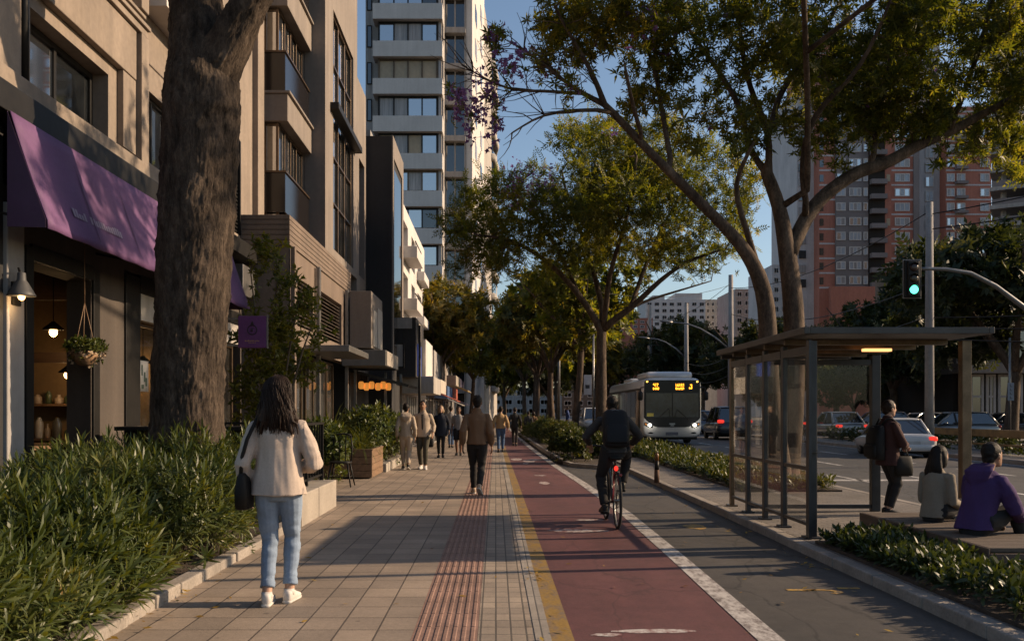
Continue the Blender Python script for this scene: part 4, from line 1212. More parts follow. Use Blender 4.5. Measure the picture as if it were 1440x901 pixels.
for k in range(17):
    zt = EYE + (577 - 110) * m_ + fl * (3 - k)
    if zt < 3: break
    zb_ = zt - 22 * m_
    MB().box(xl, xr_, Yt, Yt + 1.58, zb_, zt).box(xr_ - .0, xr_ + .02, Yt + .2, Yt + 1.5, zb_, zt).build('balcony', white_r, tw_, bev=.03)
    pn = [[pane_c, pane_b, pane_c, pane_b], [pane_b, pane_b, pane_b, pane_d], [pane_b, pane_c, pane_c, pane_b], [pane_l, pane_l, pane_l, pane_l], [pane_c, pane_c, pane_b, pane_b], [pane_l, pane_c, pane_l, pane_b]][k % 6]
    window_y(tw_, Yt + .55, at(530.5, 0, Yt).x, at(615, 0, Yt).x, zt + .02, zt + fl - 22 * m_ - .02, 4, black_m if k % 3 else bronze, pn, fw=.14, depth=.2, inset=0, sub=False)
    MB().box(at(616, 0, Yt).x, at(620, 0, Yt).x, Yt + .6, Yt + 1.5, zt + .02, zt + fl - 22 * m_ - .02).build('corner_pane', pane_c, tw_)
    window_y(tw_, Yt + 1.5, at(517, 0, 82).x, at(524, 0, 82).x, zt, zt + fl * .6, 1, black_m, [pane_d], fw=.08, depth=.06, inset=0, sub=False)
for k in range(14):
    z = 6 + k * fl
    for q0, q1 in ((.2, .32), (.62, .74)):
        a = Vector((pA[0], pA[1], 0)).lerp(Vector((pB[0], pB[1], 0)), q0); b = Vector((pA[0], pA[1], 0)).lerp(Vector((pB[0], pB[1], 0)), q1)
        MB().prism([(a.x - .05, a.y), (a.x + .05, a.y), (b.x + .05, b.y), (b.x - .05, b.y)], 'z', z, z + 1.5).build('side_window', pane_c if (k + int(q0 * 10)) % 3 else pane_d, tw_)
t2 = thing('apartment_tower', 'farther beige tower with rounded balconies peeping past the white tower edge', 'building', (0, 130, 0))
Y2 = 130.0; xa, xb = at(676, 0, Y2).x, at(697, 0, Y2).x
MB().prism([(at(672, 0, 118).x, 118), (at(681, 0, 118).x, 118), (at(699, 0, 145).x, 145), (at(672, 0, 118).x, 145)], 'z', 0, 53).build('wall', pale, t2)
for k in range(15):
    z = 4 + k * 3.3
    MB().prism([(at(690, 0, 131).x, 131), (at(697, 0, 132).x, 131.4), (at(702, 0, 139).x, 138), (at(698, 0, 143).x, 143)], 'z', z, z + 1.0).build('balcony', pale, t2, bev=.3, seg=3)
    MB().prism([(at(691, 0, 132).x, 132), (at(692, 0, 132).x + .1, 132), (at(697, 0, 141).x + .1, 141), (at(697, 0, 141).x - .2, 141)], 'z', z + 1.05, z + 3.1).build('window', pane_d, t2)

# ============ right: red tower, its grey neighbours, white blocks
tpane = mat('tower_pane', (.33, .36, .40), .2, var=.15, scale=.3, spec=.8)
rt = thing('red_tower', 'tall terracotta and grey apartment tower behind the traffic light', 'building', (80, 180, 0))
Yr = 180.0; q = Yr / F; fr2 = 20.6 * q
terr = mat('terracotta_render', (.40, .155, .105), .85, var=.12, scale=.15, fine=.08, streak=.15)
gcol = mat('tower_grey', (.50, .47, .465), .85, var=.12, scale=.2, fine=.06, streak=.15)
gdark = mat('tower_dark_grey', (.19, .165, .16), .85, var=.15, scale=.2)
X = lambda x: at(x, 0, Yr).x
Z = lambda y: at(0, y, Yr).z
ztop = Z(60)
MB().box(X(1128), X(1152), Yr + 3, Yr + 20, 0, Z(120)).build('side_wall', gcol, rt)
MB().box(X(1152), X(1286), Yr, Yr + 20, 0, ztop).build('wall', terr, rt)
MB().box(X(1286), X(1330), Yr + 2.5, Yr + 20, 0, Z(40)).build('grey_wall', gcol, rt)
MB().box(X(1330), X(1394), Yr, Yr + 20, 0, Z(150)).build('red_wing', terr, rt)
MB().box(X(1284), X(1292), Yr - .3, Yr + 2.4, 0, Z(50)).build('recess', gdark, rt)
MB().box(X(1165), X(1235), Yr - 1.5, Yr - .02, 0, Z(404)).build('podium', terr, rt)
MB().box(X(1170), X(1250), Yr + 3, Yr + 14, ztop, Z(45)).build('roof_crown', gcol, rt)
sp = MB(); rows = 21
ysr = [404 - 20.6 * i for i in range(17)]
for i, yv in enumerate(ysr):
    zt = Z(yv)
    sp.box(X(1152), X(1286), Yr - .08, Yr - .005, zt - .22, zt + .08); sp.box(X(1330), X(1394), Yr - .08, Yr - .005, zt - .22, zt + .08)
sp.build('floor_band', gcol, rt)
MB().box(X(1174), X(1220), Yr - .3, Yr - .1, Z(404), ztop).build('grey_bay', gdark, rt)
MB().box(X(1221), X(1245), Yr - .16, Yr - .085, Z(404), ztop).build('loggia', dark_i, rt)
MB().box(X(1244), X(1253), Yr - .2, Yr - .09, Z(420), ztop).build('pier', terr, rt)
cnt = 0; extra = MB(); ex_m = [white_r, pane_b, pane_c, pane_l]
colsx = [(1175, 1188, 2), (1193, 1210, 3), (1213, 1219, 1), (1258, 1279, 3), (1309, 1321, 2), (1331, 1342, 2), (1345, 1357, 2), (1378, 1391, 2), (1158, 1168, 0)]
for i, yv in enumerate(ysr):
    for j, (a, b, n) in enumerate(colsx):
        if n == 0: continue
        if 1286 <= a < 1330: yy = Yr + 2.3
        elif a < 1221: yy = Yr - .42
        else: yy = Yr - .12
        if a >= 1330 and i > 11: continue
        z0, z1 = Z(yv - 4), Z(yv - 15.5)
        if a == 1309: z0, z1 = Z(yv - 1), Z(yv - 16)
        pn = [[tpane, pane_c], [pane_c, tpane], [tpane, tpane], [pane_b, tpane]][(i * 5 + j * 3) % 4]
        if cnt < 98 and i < 12:
            window_y(rt, yy, X(a), X(b), z0, z1, n, white_r, pn, fw=.16, depth=.1, inset=-.05, sub=False); cnt += 1
        else:
            extra.box(X(a), X(b), yy - .02, yy + .08, z0, z1, 1 + (i + j) % 2)
e = extra.build('window', ex_m, rt); e['kind'] = 'stuff'
for i, yv in enumerate(ysr):
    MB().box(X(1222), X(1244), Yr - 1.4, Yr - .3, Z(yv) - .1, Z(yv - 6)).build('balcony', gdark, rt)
    if i % 3 == 1: MB().box(X(1246), X(1251), Yr - .28, Yr - .21, Z(yv - 4), Z(yv - 14)).build('tan_blind', pane_l, rt)  # flat tan blind pane on some storeys, no glow
    if i < 12: MB().box(X(1342), X(1358), Yr - 1.2, Yr - .13, Z(yv), Z(yv - 4)).build('balcony', gdark, rt)
    MB().box(X(1130), X(1140), Yr + 2.7, Yr + 2.98, Z(yv - 3), Z(yv - 14)).build('side_window', pane_c if i % 2 else pane_d, rt)
    MB().box(X(1152.5), X(1158), Yr - .06, Yr - .004, Z(yv - 4), Z(yv - 14)).build('slit_window', pane_d, rt)
gb = thing('grey_balcony_block', 'unfinished-looking grey block with long open balcony slabs at the picture edge', 'building', (70, 125, 0))
Yg = 120.0
for k in range(12):
    z = EYE + (577 - 320 + k * 25.5) * Yg / F
    x0 = at(1392, 0, Yg).x
    MB().add([(x0, Yg, z), (x0 + 40, Yg - 26, z), (x0 + 46, Yg + 10, z), (x0 + 6, Yg + 10, z), (x0, Yg, z + .5), (x0 + 40, Yg - 26, z + .5), (x0 + 46, Yg + 10, z + .5), (x0 + 6, Yg + 10, z + .5)], [(0, 3, 2, 1), (4, 5, 6, 7), (0, 1, 5, 4), (1, 2, 6, 5), (2, 3, 7, 6), (3, 0, 4, 7)]).build('slab', grey_r, gb)
    ra_ = MB()
    ra_.add([(x0 + .3, Yg + .1, z + .52), (x0 + 40, Yg - 25.6, z + .52), (x0 + 40, Yg - 25.6, z + 1.3), (x0 + .3, Yg + .1, z + 1.3)], [(0, 1, 2, 3)]); o = ra_.build('railing', gdark, gb); o.modifiers.new('t', 'SOLIDIFY').thickness = .08
    cl = MB()
    for j in range(6): cl.box(x0 + 2 + j * 6, x0 + 2.5 + j * 6, Yg + .6 - j * 3.9, Yg + 1.1 - j * 3.9, z + .502, z + 2.35)
    cl.build('column', grey_r, gb)
MB().add([(at(1392, 0, Yg).x + 5, Yg + 6, 0), (at(1392, 0, Yg).x + 42, Yg - 20, 0), (at(1392, 0, Yg).x + 42, Yg + 20, 0), (at(1392, 0, Yg).x + 13, Yg + 20, 0), (at(1392, 0, Yg).x + 5, Yg + 6, 52), (at(1392, 0, Yg).x + 42, Yg - 20, 52), (at(1392, 0, Yg).x + 42, Yg + 20, 52), (at(1392, 0, Yg).x + 13, Yg + 20, 52)],
         [(0, 3, 2, 1), (4, 5, 6, 7), (0, 1, 5, 4), (1, 2, 6, 5), (2, 3, 7, 6), (3, 0, 4, 7)]).build('inner_wall', gdark, gb)


def block(name, label, Yb, xa, xb, ytop, m, rows_, cols_, depth=18, group=None, ybot=470, steps=()):
    t = thing(name, label, 'building', (at((xa + xb) / 2, 0, Yb).x, Yb, 0), group)
    q = Yb / F
    MB().box(at(xa, 0, Yb).x, at(xb, 0, Yb).x, Yb, Yb + depth, 0, at(0, ytop, Yb).z).build('wall', m, t)
    for (a, b, yt) in steps: MB().box(at(a, 0, Yb).x, at(b, 0, Yb).x, Yb + .5, Yb + depth, at(0, ytop, Yb).z, at(0, yt, Yb).z).build('penthouse', m, t)
    dx = (xb - xa) / cols_; dy = (ybot - ytop - 3) / rows_
    for i in range(rows_):
        for j in range(cols_):
            x0 = xa + dx * (j + .2); x1 = xa + dx * (j + .82); y0 = ytop + 3 + dy * i
            window_y(t, Yb, at(x0, 0, Yb).x, at(x1, 0, Yb).x, at(0, y0 + dy * .68, Yb).z, at(0, y0 + dy * .1, Yb).z, 2, white_r, [pane_b, pane_d] if (i + j) % 2 else [pane_d, pane_c], fw=.12, depth=.1, inset=-.06, sub=False)
    return t
block('white_block', 'long low white apartment block on the skyline right above the bus', 300, 908, 992, 421, white_r, 5, 8, steps=((950, 988, 412), (918, 935, 415)))
block('white_block', 'cream apartment block adjoining the long white one on the skyline', 310, 992, 1020, 421, pale, 5, 4)
block('white_block', 'pale grey apartment block between the lamp post and the twin trunks', 220, 1034, 1068, 406, pale, 5, 3)
block('grey_block', 'light grey balconied block seen between and behind the twin trunks', 190, 1086, 1130, 372, gcol, 7, 4)
block('brick_block', 'low red brick building on the skyline left above the bus', 230, 868, 918, 447, terr, 3, 5)
block('far_block', 'brown far building closing the view between the median trees and the bus', 260, 790, 905, 536, taup, 4, 7, ybot=585)
block('far_block', 'pale far building closing the avenue behind the last median trees', 240, 640, 790, 545, grey_r, 3, 9, ybot=585)
# dark office front across the road at the picture's edge
of = thing('office_building', 'shaded office front with glazed ground floor beyond the parked cars', 'building', (36, 52, 0))
Yo = 56.0
MB().box(at(1345, 0, Yo).x, at(1520, 0, Yo).x, Yo, Yo + 12, 4.3, 11).build('wall', taup, of)
MB().box(at(1345, 0, Yo).x, at(1520, 0, Yo).x, Yo - .6, Yo + 12, 3.7, 4.29).box(at(1345, 0, Yo).x, at(1520, 0, Yo).x, Yo - .5, Yo + 12, 6.6, 6.9).build('floor_band', tan2, of)
MB().box(at(1345, 0, Yo).x, at(1520, 0, Yo).x, Yo + .5, Yo + 12, 0, 3.69).build('interior', dark_i, of)
for a, b in ((1350, 1385), (1388, 1402), (1405, 1440), (1443, 1480)): window_y(of, Yo, at(a, 0, Yo).x, at(b, 0, Yo).x, .1, 3.65, 2, grey_r, [pane_d], fw=.16, depth=.1, transom=2.3)
for a, b in ((1352, 1376), (1382, 1410), (1416, 1444)): window_y(of, Yo, at(a, 0, Yo).x, at(b, 0, Yo).x, 4.6, 6.3, 2, black_m, [pane_d], inset=-.05)

# ------------------------------------------------------------------ street furniture
dsteel = mat('shelter_steel', (.055, .055, .056), .42, .6, var=.25, scale=4)
wsteel = mat('worn_bronze_steel', (.15, .105, .065), .4, .7, var=.4, scale=5, fine=.2)
sg_ = glass('shelter_glass', tint=(.97, .97, .96), dirt=.015, refl=.8, ior=1.35, dirtcol=(.25, .22, .19))
sh = thing('bus_shelter', 'steel and glass bus shelter with flat roof and one lit strip lamp', 'bus shelter', (4.4, 11.5, .08))
xs_ = 3.40; ysP = [9.95, 10.9, 11.66, 12.45, 13.3]
zr = 2.2
for i, yv in enumerate(ysP):
    w_ = .027 if i else .045
    p = MB().box(xs_ - w_, xs_ + w_, yv - .05, yv + .05, .082, zr); p.box(xs_ - w_ - .04, xs_ + w_ + .04, yv - .09, yv + .09, .081, .10)
    p.build('post', dsteel if i not in (4,) else wsteel, sh, bev=.006)
MB().box(xs_ - .075, xs_ - .045, ysP[0] - .14, ysP[0] - .055, .082, zr).build('post', dsteel, sh)
for a, b in zip(ysP[:-1], ysP[1:]):
    MB().box(xs_ - .006, xs_ + .006, a + .055, b - .055, .24, zr - .14).build('glass_panel', sg_, sh)
    for q in ((.022, .80, .84), (.022, .2, .235), (.03, zr - .135, zr - .05)): MB().box(xs_ - q[0], xs_ + q[0], a + .052, b - .052, q[1], q[2]).build('rail', dsteel, sh)
pe = (5.17, 12.6)
MB().box(pe[0] - .06, pe[0] + .06, pe[1] - .05, pe[1] + .05, .082, zr).build('post', dsteel, sh, bev=.006)
MB().box(5.0, 5.1, 9.9, 10.0, .082, zr).build('post', wsteel, sh, bev=.006)
MB().box(xs_ + .06, 4.30, 12.594, 12.606, .2, zr - .14).build('glass_panel', sg_, sh); MB().box(4.38, 5.11, 12.594, 12.606, .2, zr - .14).build('glass_panel', sg_, sh)
MB().box(4.31, 4.37, 12.56, 12.64, .13, zr - .05).build('post', wsteel, sh)
for q in ((xs_ + .06, 5.11, .12, .17), (xs_ + .06, 4.30, zr - .13, zr - .06), (4.38, 5.11, zr - .13, zr - .06)): MB().box(q[0], q[1], 12.57, 12.63, q[2], q[3]).build('rail', dsteel, sh)
MB().box(3.26, 5.22, 9.72, 13.55, zr + .06, zr + .12).box(3.24, 3.30, 9.70, 13.57, zr + .055, zr + .13).box(5.181, 5.24, 9.70, 13.57, zr + .058, zr + .125).box(3.301, 5.18, 9.70, 9.76, zr + .055, zr + .125).box(3.301, 5.18, 13.5, 13.57, zr, zr + .13).build('roof', mat('roof_steel', (.065, .06, .056), .45, .5, var=.25, scale=3), sh, bev=.006)
for yv in (10.6, 11.4, 12.2, 12.9): MB().box(3.31, 5.17, yv - .03, yv + .03, zr + .0, zr + .058).build('rafter', wsteel, sh)
MB().box(4.45, 4.78, 11.15, 11.24, zr - .035, zr - .002).build('lamp', emit('strip_lamp', (1, .45, .16), 1.5), sh)
MB().box(xs_ - .03, xs_ + .09, 9.86, 9.91, 1.0, 1.003).build('bracket', dsteel, sh)

bench_w = mat('bench_wood', (.085, .062, .045), .75, var=.3, scale=3, stretch=(.7, 6, 6), fine=.3, bump=.3)
bn = thing('bench', 'wide low wooden platform bench carrying the seated pair', 'bench', (5.5, 9, .08))
bz = .31
for i in range(14):
    y0 = 7.68 + i * .192
    MB().box(4.10, 7.3, y0 + .006, y0 + .186, bz - .04, bz).build('slat', bench_w, bn, bev=.005)
MB().box(4.08, 4.098, 7.66, 10.37, .1, bz - .002).box(4.099, 7.3, 7.66, 7.678, .1, bz - .045).box(4.099, 7.3, 10.37, 10.388, .1, bz - .045).build('side_board', mat('weathered_board', (.085, .058, .042), .75, var=.3, scale=4, stretch=(4, .6, 6), fine=.25, bump=.3), bn, bev=.006)
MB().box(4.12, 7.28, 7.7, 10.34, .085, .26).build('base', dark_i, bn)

bo = thing('bollard', 'dark bollard with rusty foot and orange top on the bay kerb', 'bollard', (3.05, 17.5, .08))
MB().cyl((3.05, 17.5, .085), (3.05, 17.5, .33), .05, .047, 14).build('base', mat('rusty_iron', (.09, .042, .022), .8, var=.4, scale=12, fine=.25), bo)
MB().cyl((3.05, 17.5, .331), (3.05, 17.5, .5), .045, .04, 14).build('body', black_m, bo); MB().tube([(3.05, 17.5, .501), (3.05, 17.5, .62), (3.05, 17.5, .65)], [.04, .036, .015], 14).build('cap', mat('amber_reflector', (.15, .06, .012), .4), bo)

ch = thing('bistro_chair', 'black metal bistro chair beside the wooden planter', 'chair', (-2.95, 17.6, 0))
cx, cy_ = -2.95, 17.6
MB().loft([(Vector((cx, cy_, z)), (r, 0, 0), (0, r, 0)) for z, r in ((.45, .2), (.455, .21), (.475, .21), (.482, .2))], 20, power=3).build('seat', black_m, ch)
for sx, sy in ((-1, -1), (1, -1), (-1, 1), (1, 1)):
    MB().tube([(cx + sx * .15, cy_ + sy * .15, .46), (cx + sx * .19, cy_ + sy * .2, .22), (cx + sx * .23, cy_ + sy * .25, .012)], [.017, .016, .013], 8).build('leg', black_m, ch)
bk = MB()
for sx in (-1, 1): bk.tube([(cx + sx * .17, cy_ + .17, .46), (cx + sx * .19, cy_ + .21, .75), (cx + sx * .15, cy_ + .25, .97)], .016, 8)
bk.tube([(cx + a * .155, cy_ + .25 + .02 * (1 - a * a), .97 + .03 * (1 - a * a)) for a in (-1, -.5, 0, .5, 1)], .017, 8)
bk.tube([(cx - .06, cy_ + .18, .47), (cx - .06, cy_ + .26, .985)], .011, 6); bk.tube([(cx + .06, cy_ + .18, .47), (cx + .06, cy_ + .26, .985)], .011, 6)
bk.build('backrest', black_m, ch)
MB().tube([(cx - .19, cy_ - .2, .2), (cx + .19, cy_ - .2, .2), (cx + .19, cy_ + .2, .2), (cx - .19, cy_ + .2, .2), (cx - .19, cy_ - .2, .2)], .009, 6).build('stretcher', black_m, ch)

pl = thing('planter', 'square wooden planter of horizontal boards on the pavement edge', 'planter', (-3.1, 20.5, 0))
for i in range(4):
    z = .03 + i * .145
    MB().box(-3.75, -2.62, 19.6, 19.635, z, z + .138).box(-2.655, -2.62, 19.636, 21.5, z, z + .138).box(-3.75, -2.656, 21.465, 21.5, z, z + .138).build('board', wood_m, pl, bev=.005)
MB().box(-3.74, -2.66, 19.64, 21.46, .02, .55).build('soil', soil, pl)
MB().box(-3.76, -2.61, 19.59, 19.65, .6, .63).box(-2.67, -2.61, 19.651, 21.51, .6, .63).build('rim', wood_m, pl, bev=.004)
eb = thing('bed_edging', 'stone block edging of the shrub bed past the wooden planter', 'edging', (-2.6, 23, 0))
for i in range(9):
    MB().box(-2.75 + .006 * (i % 3), -2.57 + .006 * (i % 2), 21.75 + i * .42, 22.14 + i * .42, -.02, .2 + .012 * (i % 3)).build('block', conc, eb, bev=.012)

# traffic signal on its mast arm
tl = thing('traffic_light', 'black traffic light showing green on a curved grey mast arm', 'traffic light', (15.6, 25, .0))
arm_p = [at(1500, 520, 25), at(1478, 465, 25), at(1440, 432, 25), at(1400, 402, 25), at(1365, 384, 25), at(1330, 378.5, 25), at(1306, 378, 25), at(1290, 378, 25)]
MB().tube([Vector((arm_p[0].x + .1, 25, 0)), Vector((arm_p[0].x + .05, 25, 1.6)), arm_p[0]] + arm_p[1:], [.11, .1, .085, .08, .07, .06, .055, .05, .045, .04], 12).build('mast', mat('galvanised', (.20, .195, .19), .45, .6, var=.2, scale=3), tl)
c0 = at(1283, 392, 24.9)
MB().box(c0.x - .235, c0.x + .235, 24.86, 24.92, c0.z - .51, c0.z + .51).build('backplate', black_m, tl, bev=.03)
MB().box(c0.x - .25, c0.x + .25, 24.921, 24.93, c0.z - .525, c0.z + .525).build('border', mat('plate_edge', (.28, .27, .26), .5), tl, bev=.003)
MB().box(c0.x - .16, c0.x + .16, 24.80, 25.1, c0.z - .47, c0.z + .47).build('housing', black_m, tl, bev=.03)
for k, (dz, m) in enumerate(((.3, mat('dead_lens', (.03, .012, .010), .25, var=0)), (0, mat('dead_lens_amber', (.03, .02, .008), .25, var=0)), (-.3, emit('green_lens', (.10, 1.0, .62), 2.4)))):
    MB().loft([(Vector((c0.x, 24.795 - y_, c0.z + dz)), (r, 0, 0), (0, 0, r)) for y_, r in ((0, .115), (.012, .11), (.025, .07), (.03, .01))], 20).build('lens', m, tl)
    v = MB(); n = 14
    for a in range(n):
        q0, q1 = R(25 + 130 * a / n), R(25 + 130 * (a + 1) / n)
        v.quad(*[(c0.x + .125 * math.cos(q), yv, c0.z + dz + .125 * math.sin(q)) for q, yv in ((q0, 24.799), (q1, 24.799), (q1, 24.69 + .06 * abs(math.cos(q1))), (q0, 24.69 + .06 * abs(math.cos(q0))))])
    o = v.build('visor', black_m, tl); o.modifiers.new('t', 'SOLIDIFY').thickness = .006

conc_pole = mat('concrete_pole', (.27, .25, .235), .85, var=.2, scale=2, fine=.15, bump=.2, streak=.25)
UG = 'utility poles along the road island'
def pole(name, label, x, y, h, r, group=UG, m=conc_pole, arm=None, cross=0):
    t = thing(name, label, 'pole', (x, y, .09), group)
    MB().tube([(x, y, .0), (x, y, h * .5), (x, y, h)], [r * 1.15, r, r * .82], 14).build('shaft', m, t)
    if arm:
        pts = [Vector(p) for p in arm]
        MB().tube(pts, [.07, .06, .05, .045, .04][:len(pts)] if len(pts) <= 5 else .05, 8).build('arm', steel, t)
        e = pts[-1]; d_ = (pts[-1] - pts[-2]).normalized()
        MB().loft([(e + d_ * a, (0, b, 0), (0, 0, c)) for a, b, c in ((-.05, .06, .05), (.2, .16, .07), (.6, .17, .06), (.75, .06, .03))], 12).build('lamp_head', steel, t)
    for k in range(cross):
        MB().box(x - .9, x + .9, y - .05, y + .05, h - .5 - k * .7, h - .4 - k * .7).build('crossarm', wood_d, t)
        for dx in (-.8, -.4, .4, .8): MB().tube([(x + dx, y, h - .4 - k * .7), (x + dx, y, h - .3 - k * .7), (x + dx, y, h - .22 - k * .7)], [.03, .045, .02], 8).build('insulator', mat('porcelain', (.4, .36, .32), .3), t)
    return t
pole('utility_pole', 'tall concrete pole standing behind the green traffic light', 14.5, 30.9, 8.4, .14)
pole('lamp_post', 'lamp post whose curved arm reaches left just above the shelter roof corner', 14.5, 57, 9.8, .17, arm=[at(1027, 492, 57), at(1005, 474, 57), at(985, 462, 57), at(966, 455, 57), at(945, 453, 57)])
pole('lamp_post', 'lamp post with a curved arm rising straight behind the bus', 14.5, 70.3, 9.6, .17, arm=[at(964, 503, 70.3), at(950, 490, 70.3), at(936, 481, 70.3), at(925, 477, 70.3), at(912, 475.5, 70.3)])
pole('utility_pole', 'grey pole rising above the bus roof, left of the armed lamp post', 14.5, 87, 11.4, .2)
pole('street_pole', 'thin pole at the kerb between the slender tree and the umbrella tree', 4.55, 43, 5.0, .05, 'thin poles in the median', steel)
pole('street_pole', 'thin black pole on the pavement before the corner shop', -2.55, 31, 4.3, .05, 'thin poles on the pavement', black_m)
pole('street_pole', 'kerbside pole past the right picture edge that throws the long thin shadow', 6.45, 9.3, 5.2, .06, None, steel)
pole('street_pole', 'stouter pole at the road edge past the right picture edge', 8.6, 10.4, 6.5, .11, None, conc_pole)
t = pole('lamp_post', 'thin double-armed lamp post among the median trees', 4.25, 62, 8.3, .08, 'thin poles in the median', steel)
MB().tube([(2.35, 62, 8.35), (4.25, 62, 8.2), (5.9, 62, 8.3)], .05, 6).build('arm', steel, t)
for x in (2.2, 5.95): MB().box(x - .3, x + .3, 61.88, 62.12, 8.3, 8.38).build('lamp_head', steel, t, bev=.02)
st = thing('sign_post', 'grey post with a tall narrow vertical sign before the office front', 'sign', (22.2, 40, .05))
sp_ = at(1420, 560, 40)
MB().cyl((sp_.x, 40, 0), (sp_.x, 40, at(0, 475, 40).z), .05).build('post', steel, st)
zc0, zc1 = at(0, 563, 40).z, at(0, 538, 40).z
MB().box(sp_.x - .13, sp_.x + .13, 39.9, 39.945, zc0, zc1).build('sign_panel', mat('sign_blue_grey', (.20, .22, .26), .5), st, bev=.008)
l_ = MB()
for k in range(4):
    z = zc0 + .08 + k * .17
    l_.box(sp_.x - .05, sp_.x + .05, 39.895, 39.899, z, z + .025).box(sp_.x - .05, sp_.x - .025, 39.895, 39.899, z + .026, z + .11)
l_.build('lettering', mat('sign_ink', (.03, .03, .035), .6), st)
ws = thing('median_sign', 'small white panel sign on the thin median pole', 'sign', (4.6, 42.9, 3))
MB().box(at(821, 0, 42.9).x, at(832, 0, 42.9).x, 42.88, 42.92, at(0, 555, 42.9).z, at(0, 527, 42.9).z).build('panel', mat('sign_white', (.42, .42, .44), .5), ws, bev=.01)
MB().box(at(823, 0, 42.9).x, at(829, 0, 42.9).x, 42.87, 42.878, at(0, 546, 42.9).z, at(0, 541, 42.9).z).build('lettering', mat('sign_ink', (.03, .03, .035), .6), ws)

gr_ = thing('guard_rail', 'weathered yellow-brown guard rail along the road island', 'railing', (15.6, 20, .09))
grm = mat('rusty_rail', (.24, .15, .06), .7, .2, var=.4, scale=3, fine=.25)
for a in range(11):
    y0 = 13 + a * 2.0
    MB().box(15.56, 15.64, y0, y0 + .09, .09, .85).build('post', grm, gr_)
MB().box(15.48, 15.55, 12.6, 33.4, .62, .86).build('rail', grm, gr_, bev=.02); MB().box(15.49, 15.54, 12.6, 33.4, .36, .42).build('rail', grm, gr_, bev=.01)
P, D = [], []
rng = np.random.default_rng(8)
for _ in range(700): P.append((rng.uniform(15.65, 15.84), rng.uniform(12, 44), rng.uniform(.12, .6))); D.append((rng.normal(), rng.normal(), 1))
o = scatter_mesh('island_hedge', LOWS, P, D, 1.0, 1.6, low_leaf, None, 9); tag(o, 'thin straggling hedge behind the rusty guard rail', 'hedge', kind='stuff')

# wires
def wire(label, a, b, sag, r=.02):
    a, b = Vector(a), Vector(b); n = 16
    pts = [a.lerp(b, i / n) - Vector((0, 0, sag * 4 * (i / n) * (1 - i / n))) for i in range(n + 1)]
    mb = MB().tube([p for p in pts], r, 4)
    tag(mb.build('power_line', MATS['black_metal']), label, 'wire', 'overhead wires beside the road')
P1 = Vector((14.5, 30.9, 0)); P2 = Vector((14.5, 57, 0)); P3 = Vector((14.5, 70.3, 0)); P4 = Vector((14.5, 87, 0))
Zv = lambda p, z: Vector((p.x, p.y, z))
wire('highest wire leaving the concrete pole toward the grey balcony block', Zv(P1, 8.0), (26, 20, 10.4), .5)
wire('second wire leaving the concrete pole toward the grey balcony block', Zv(P1, 7.5), (26, 20, 9.3), .5)
wire('wire from the concrete pole top to the shelter-side lamp post', Zv(P1, 8.1), Zv(P2, 9.0), .7)
wire('lower wire sagging from the concrete pole to the shelter-side lamp post', Zv(P1, 5.7), Zv(P2, 7.4), .8)
for k, z in enumerate((4.55, 4.2, 3.85)):
    wire(('upper', 'middle', 'lowest')[k] + ' of three low cables running right from the concrete pole', Zv(P1, z), (26, 24, z + .7 - .3 * k), .35, .02)
for k, z in enumerate((4.9, 4.3, 3.7)):
    wire(('upper', 'middle', 'lowest')[k] + ' of three cables slung between the two armed lamp posts', Zv(P2, z), Zv(P3, z + .2), .45, .022)
for k, z in enumerate((4.6, 4.0)):
    wire(('upper', 'lower')[k] + ' cable running from the armed lamp post to the concrete pole', Zv(P1, z), Zv(P2, z + .3), .5, .018)
wire('wire crossing the sky gap above the white apartment block', Zv(P4, 10.0), Zv(P2, 9.3), .8, .02)
wire('thin span wire crossing high over the road to the umbrella tree', Zv(P2, 9.2), (4.6, 43, 7), .5, .012)

# ------------------------------------------------------------------ vehicles
rubber = mat('tyre_rubber', (.016, .015, .015), .85, var=.2)
alloy = mat('alloy_wheel', (.30, .30, .30), .35, .8, var=.1)
lampglass = mat('lamp_glass', (.45, .45, .44), .1, var=0, spec=.9)
redlamp = mat('tail_lamp_glass', (.22, .012, .010), .15, var=0, spec=.8)
redlit = emit('tail_lamp_lit', (1.0, .05, .03), .6)
whitelit = emit('headlamp_lit', (1.0, .93, .8), 2.4)


def wheel(parent, c, r, w_, side):
    c = Vector(c)
    t = MB().loft([(c + Vector((x, 0, 0)), (0, q, 0), (0, 0, q)) for x, q in ((-w_ / 2, r * .86), (-w_ * .38, r * .98), (0, r), (w_ * .38, r * .98), (w_ / 2, r * .86))], 24).build('wheel', rubber, parent)
    rm_ = MB().loft([(c + Vector((side * (w_ / 2 + x), 0, 0)), (0, q, 0), (0, 0, q)) for x, q in ((-.03, r * .66), (.004, r * .66), (.0, r * .56), (-.02, r * .2), (.005, r * .14), (.006, .01))], 20)
    for k in range(5):
        a = k * 2 * math.pi / 5; rm_.obox(c + Vector((side * (w_ / 2 - .002), r * .38 * math.cos(a), r * .38 * math.sin(a))), (.02, r * .5, r * .14), Matrix.Rotation(a, 3, 'X'))
    rm_.build('rim', alloy, t)


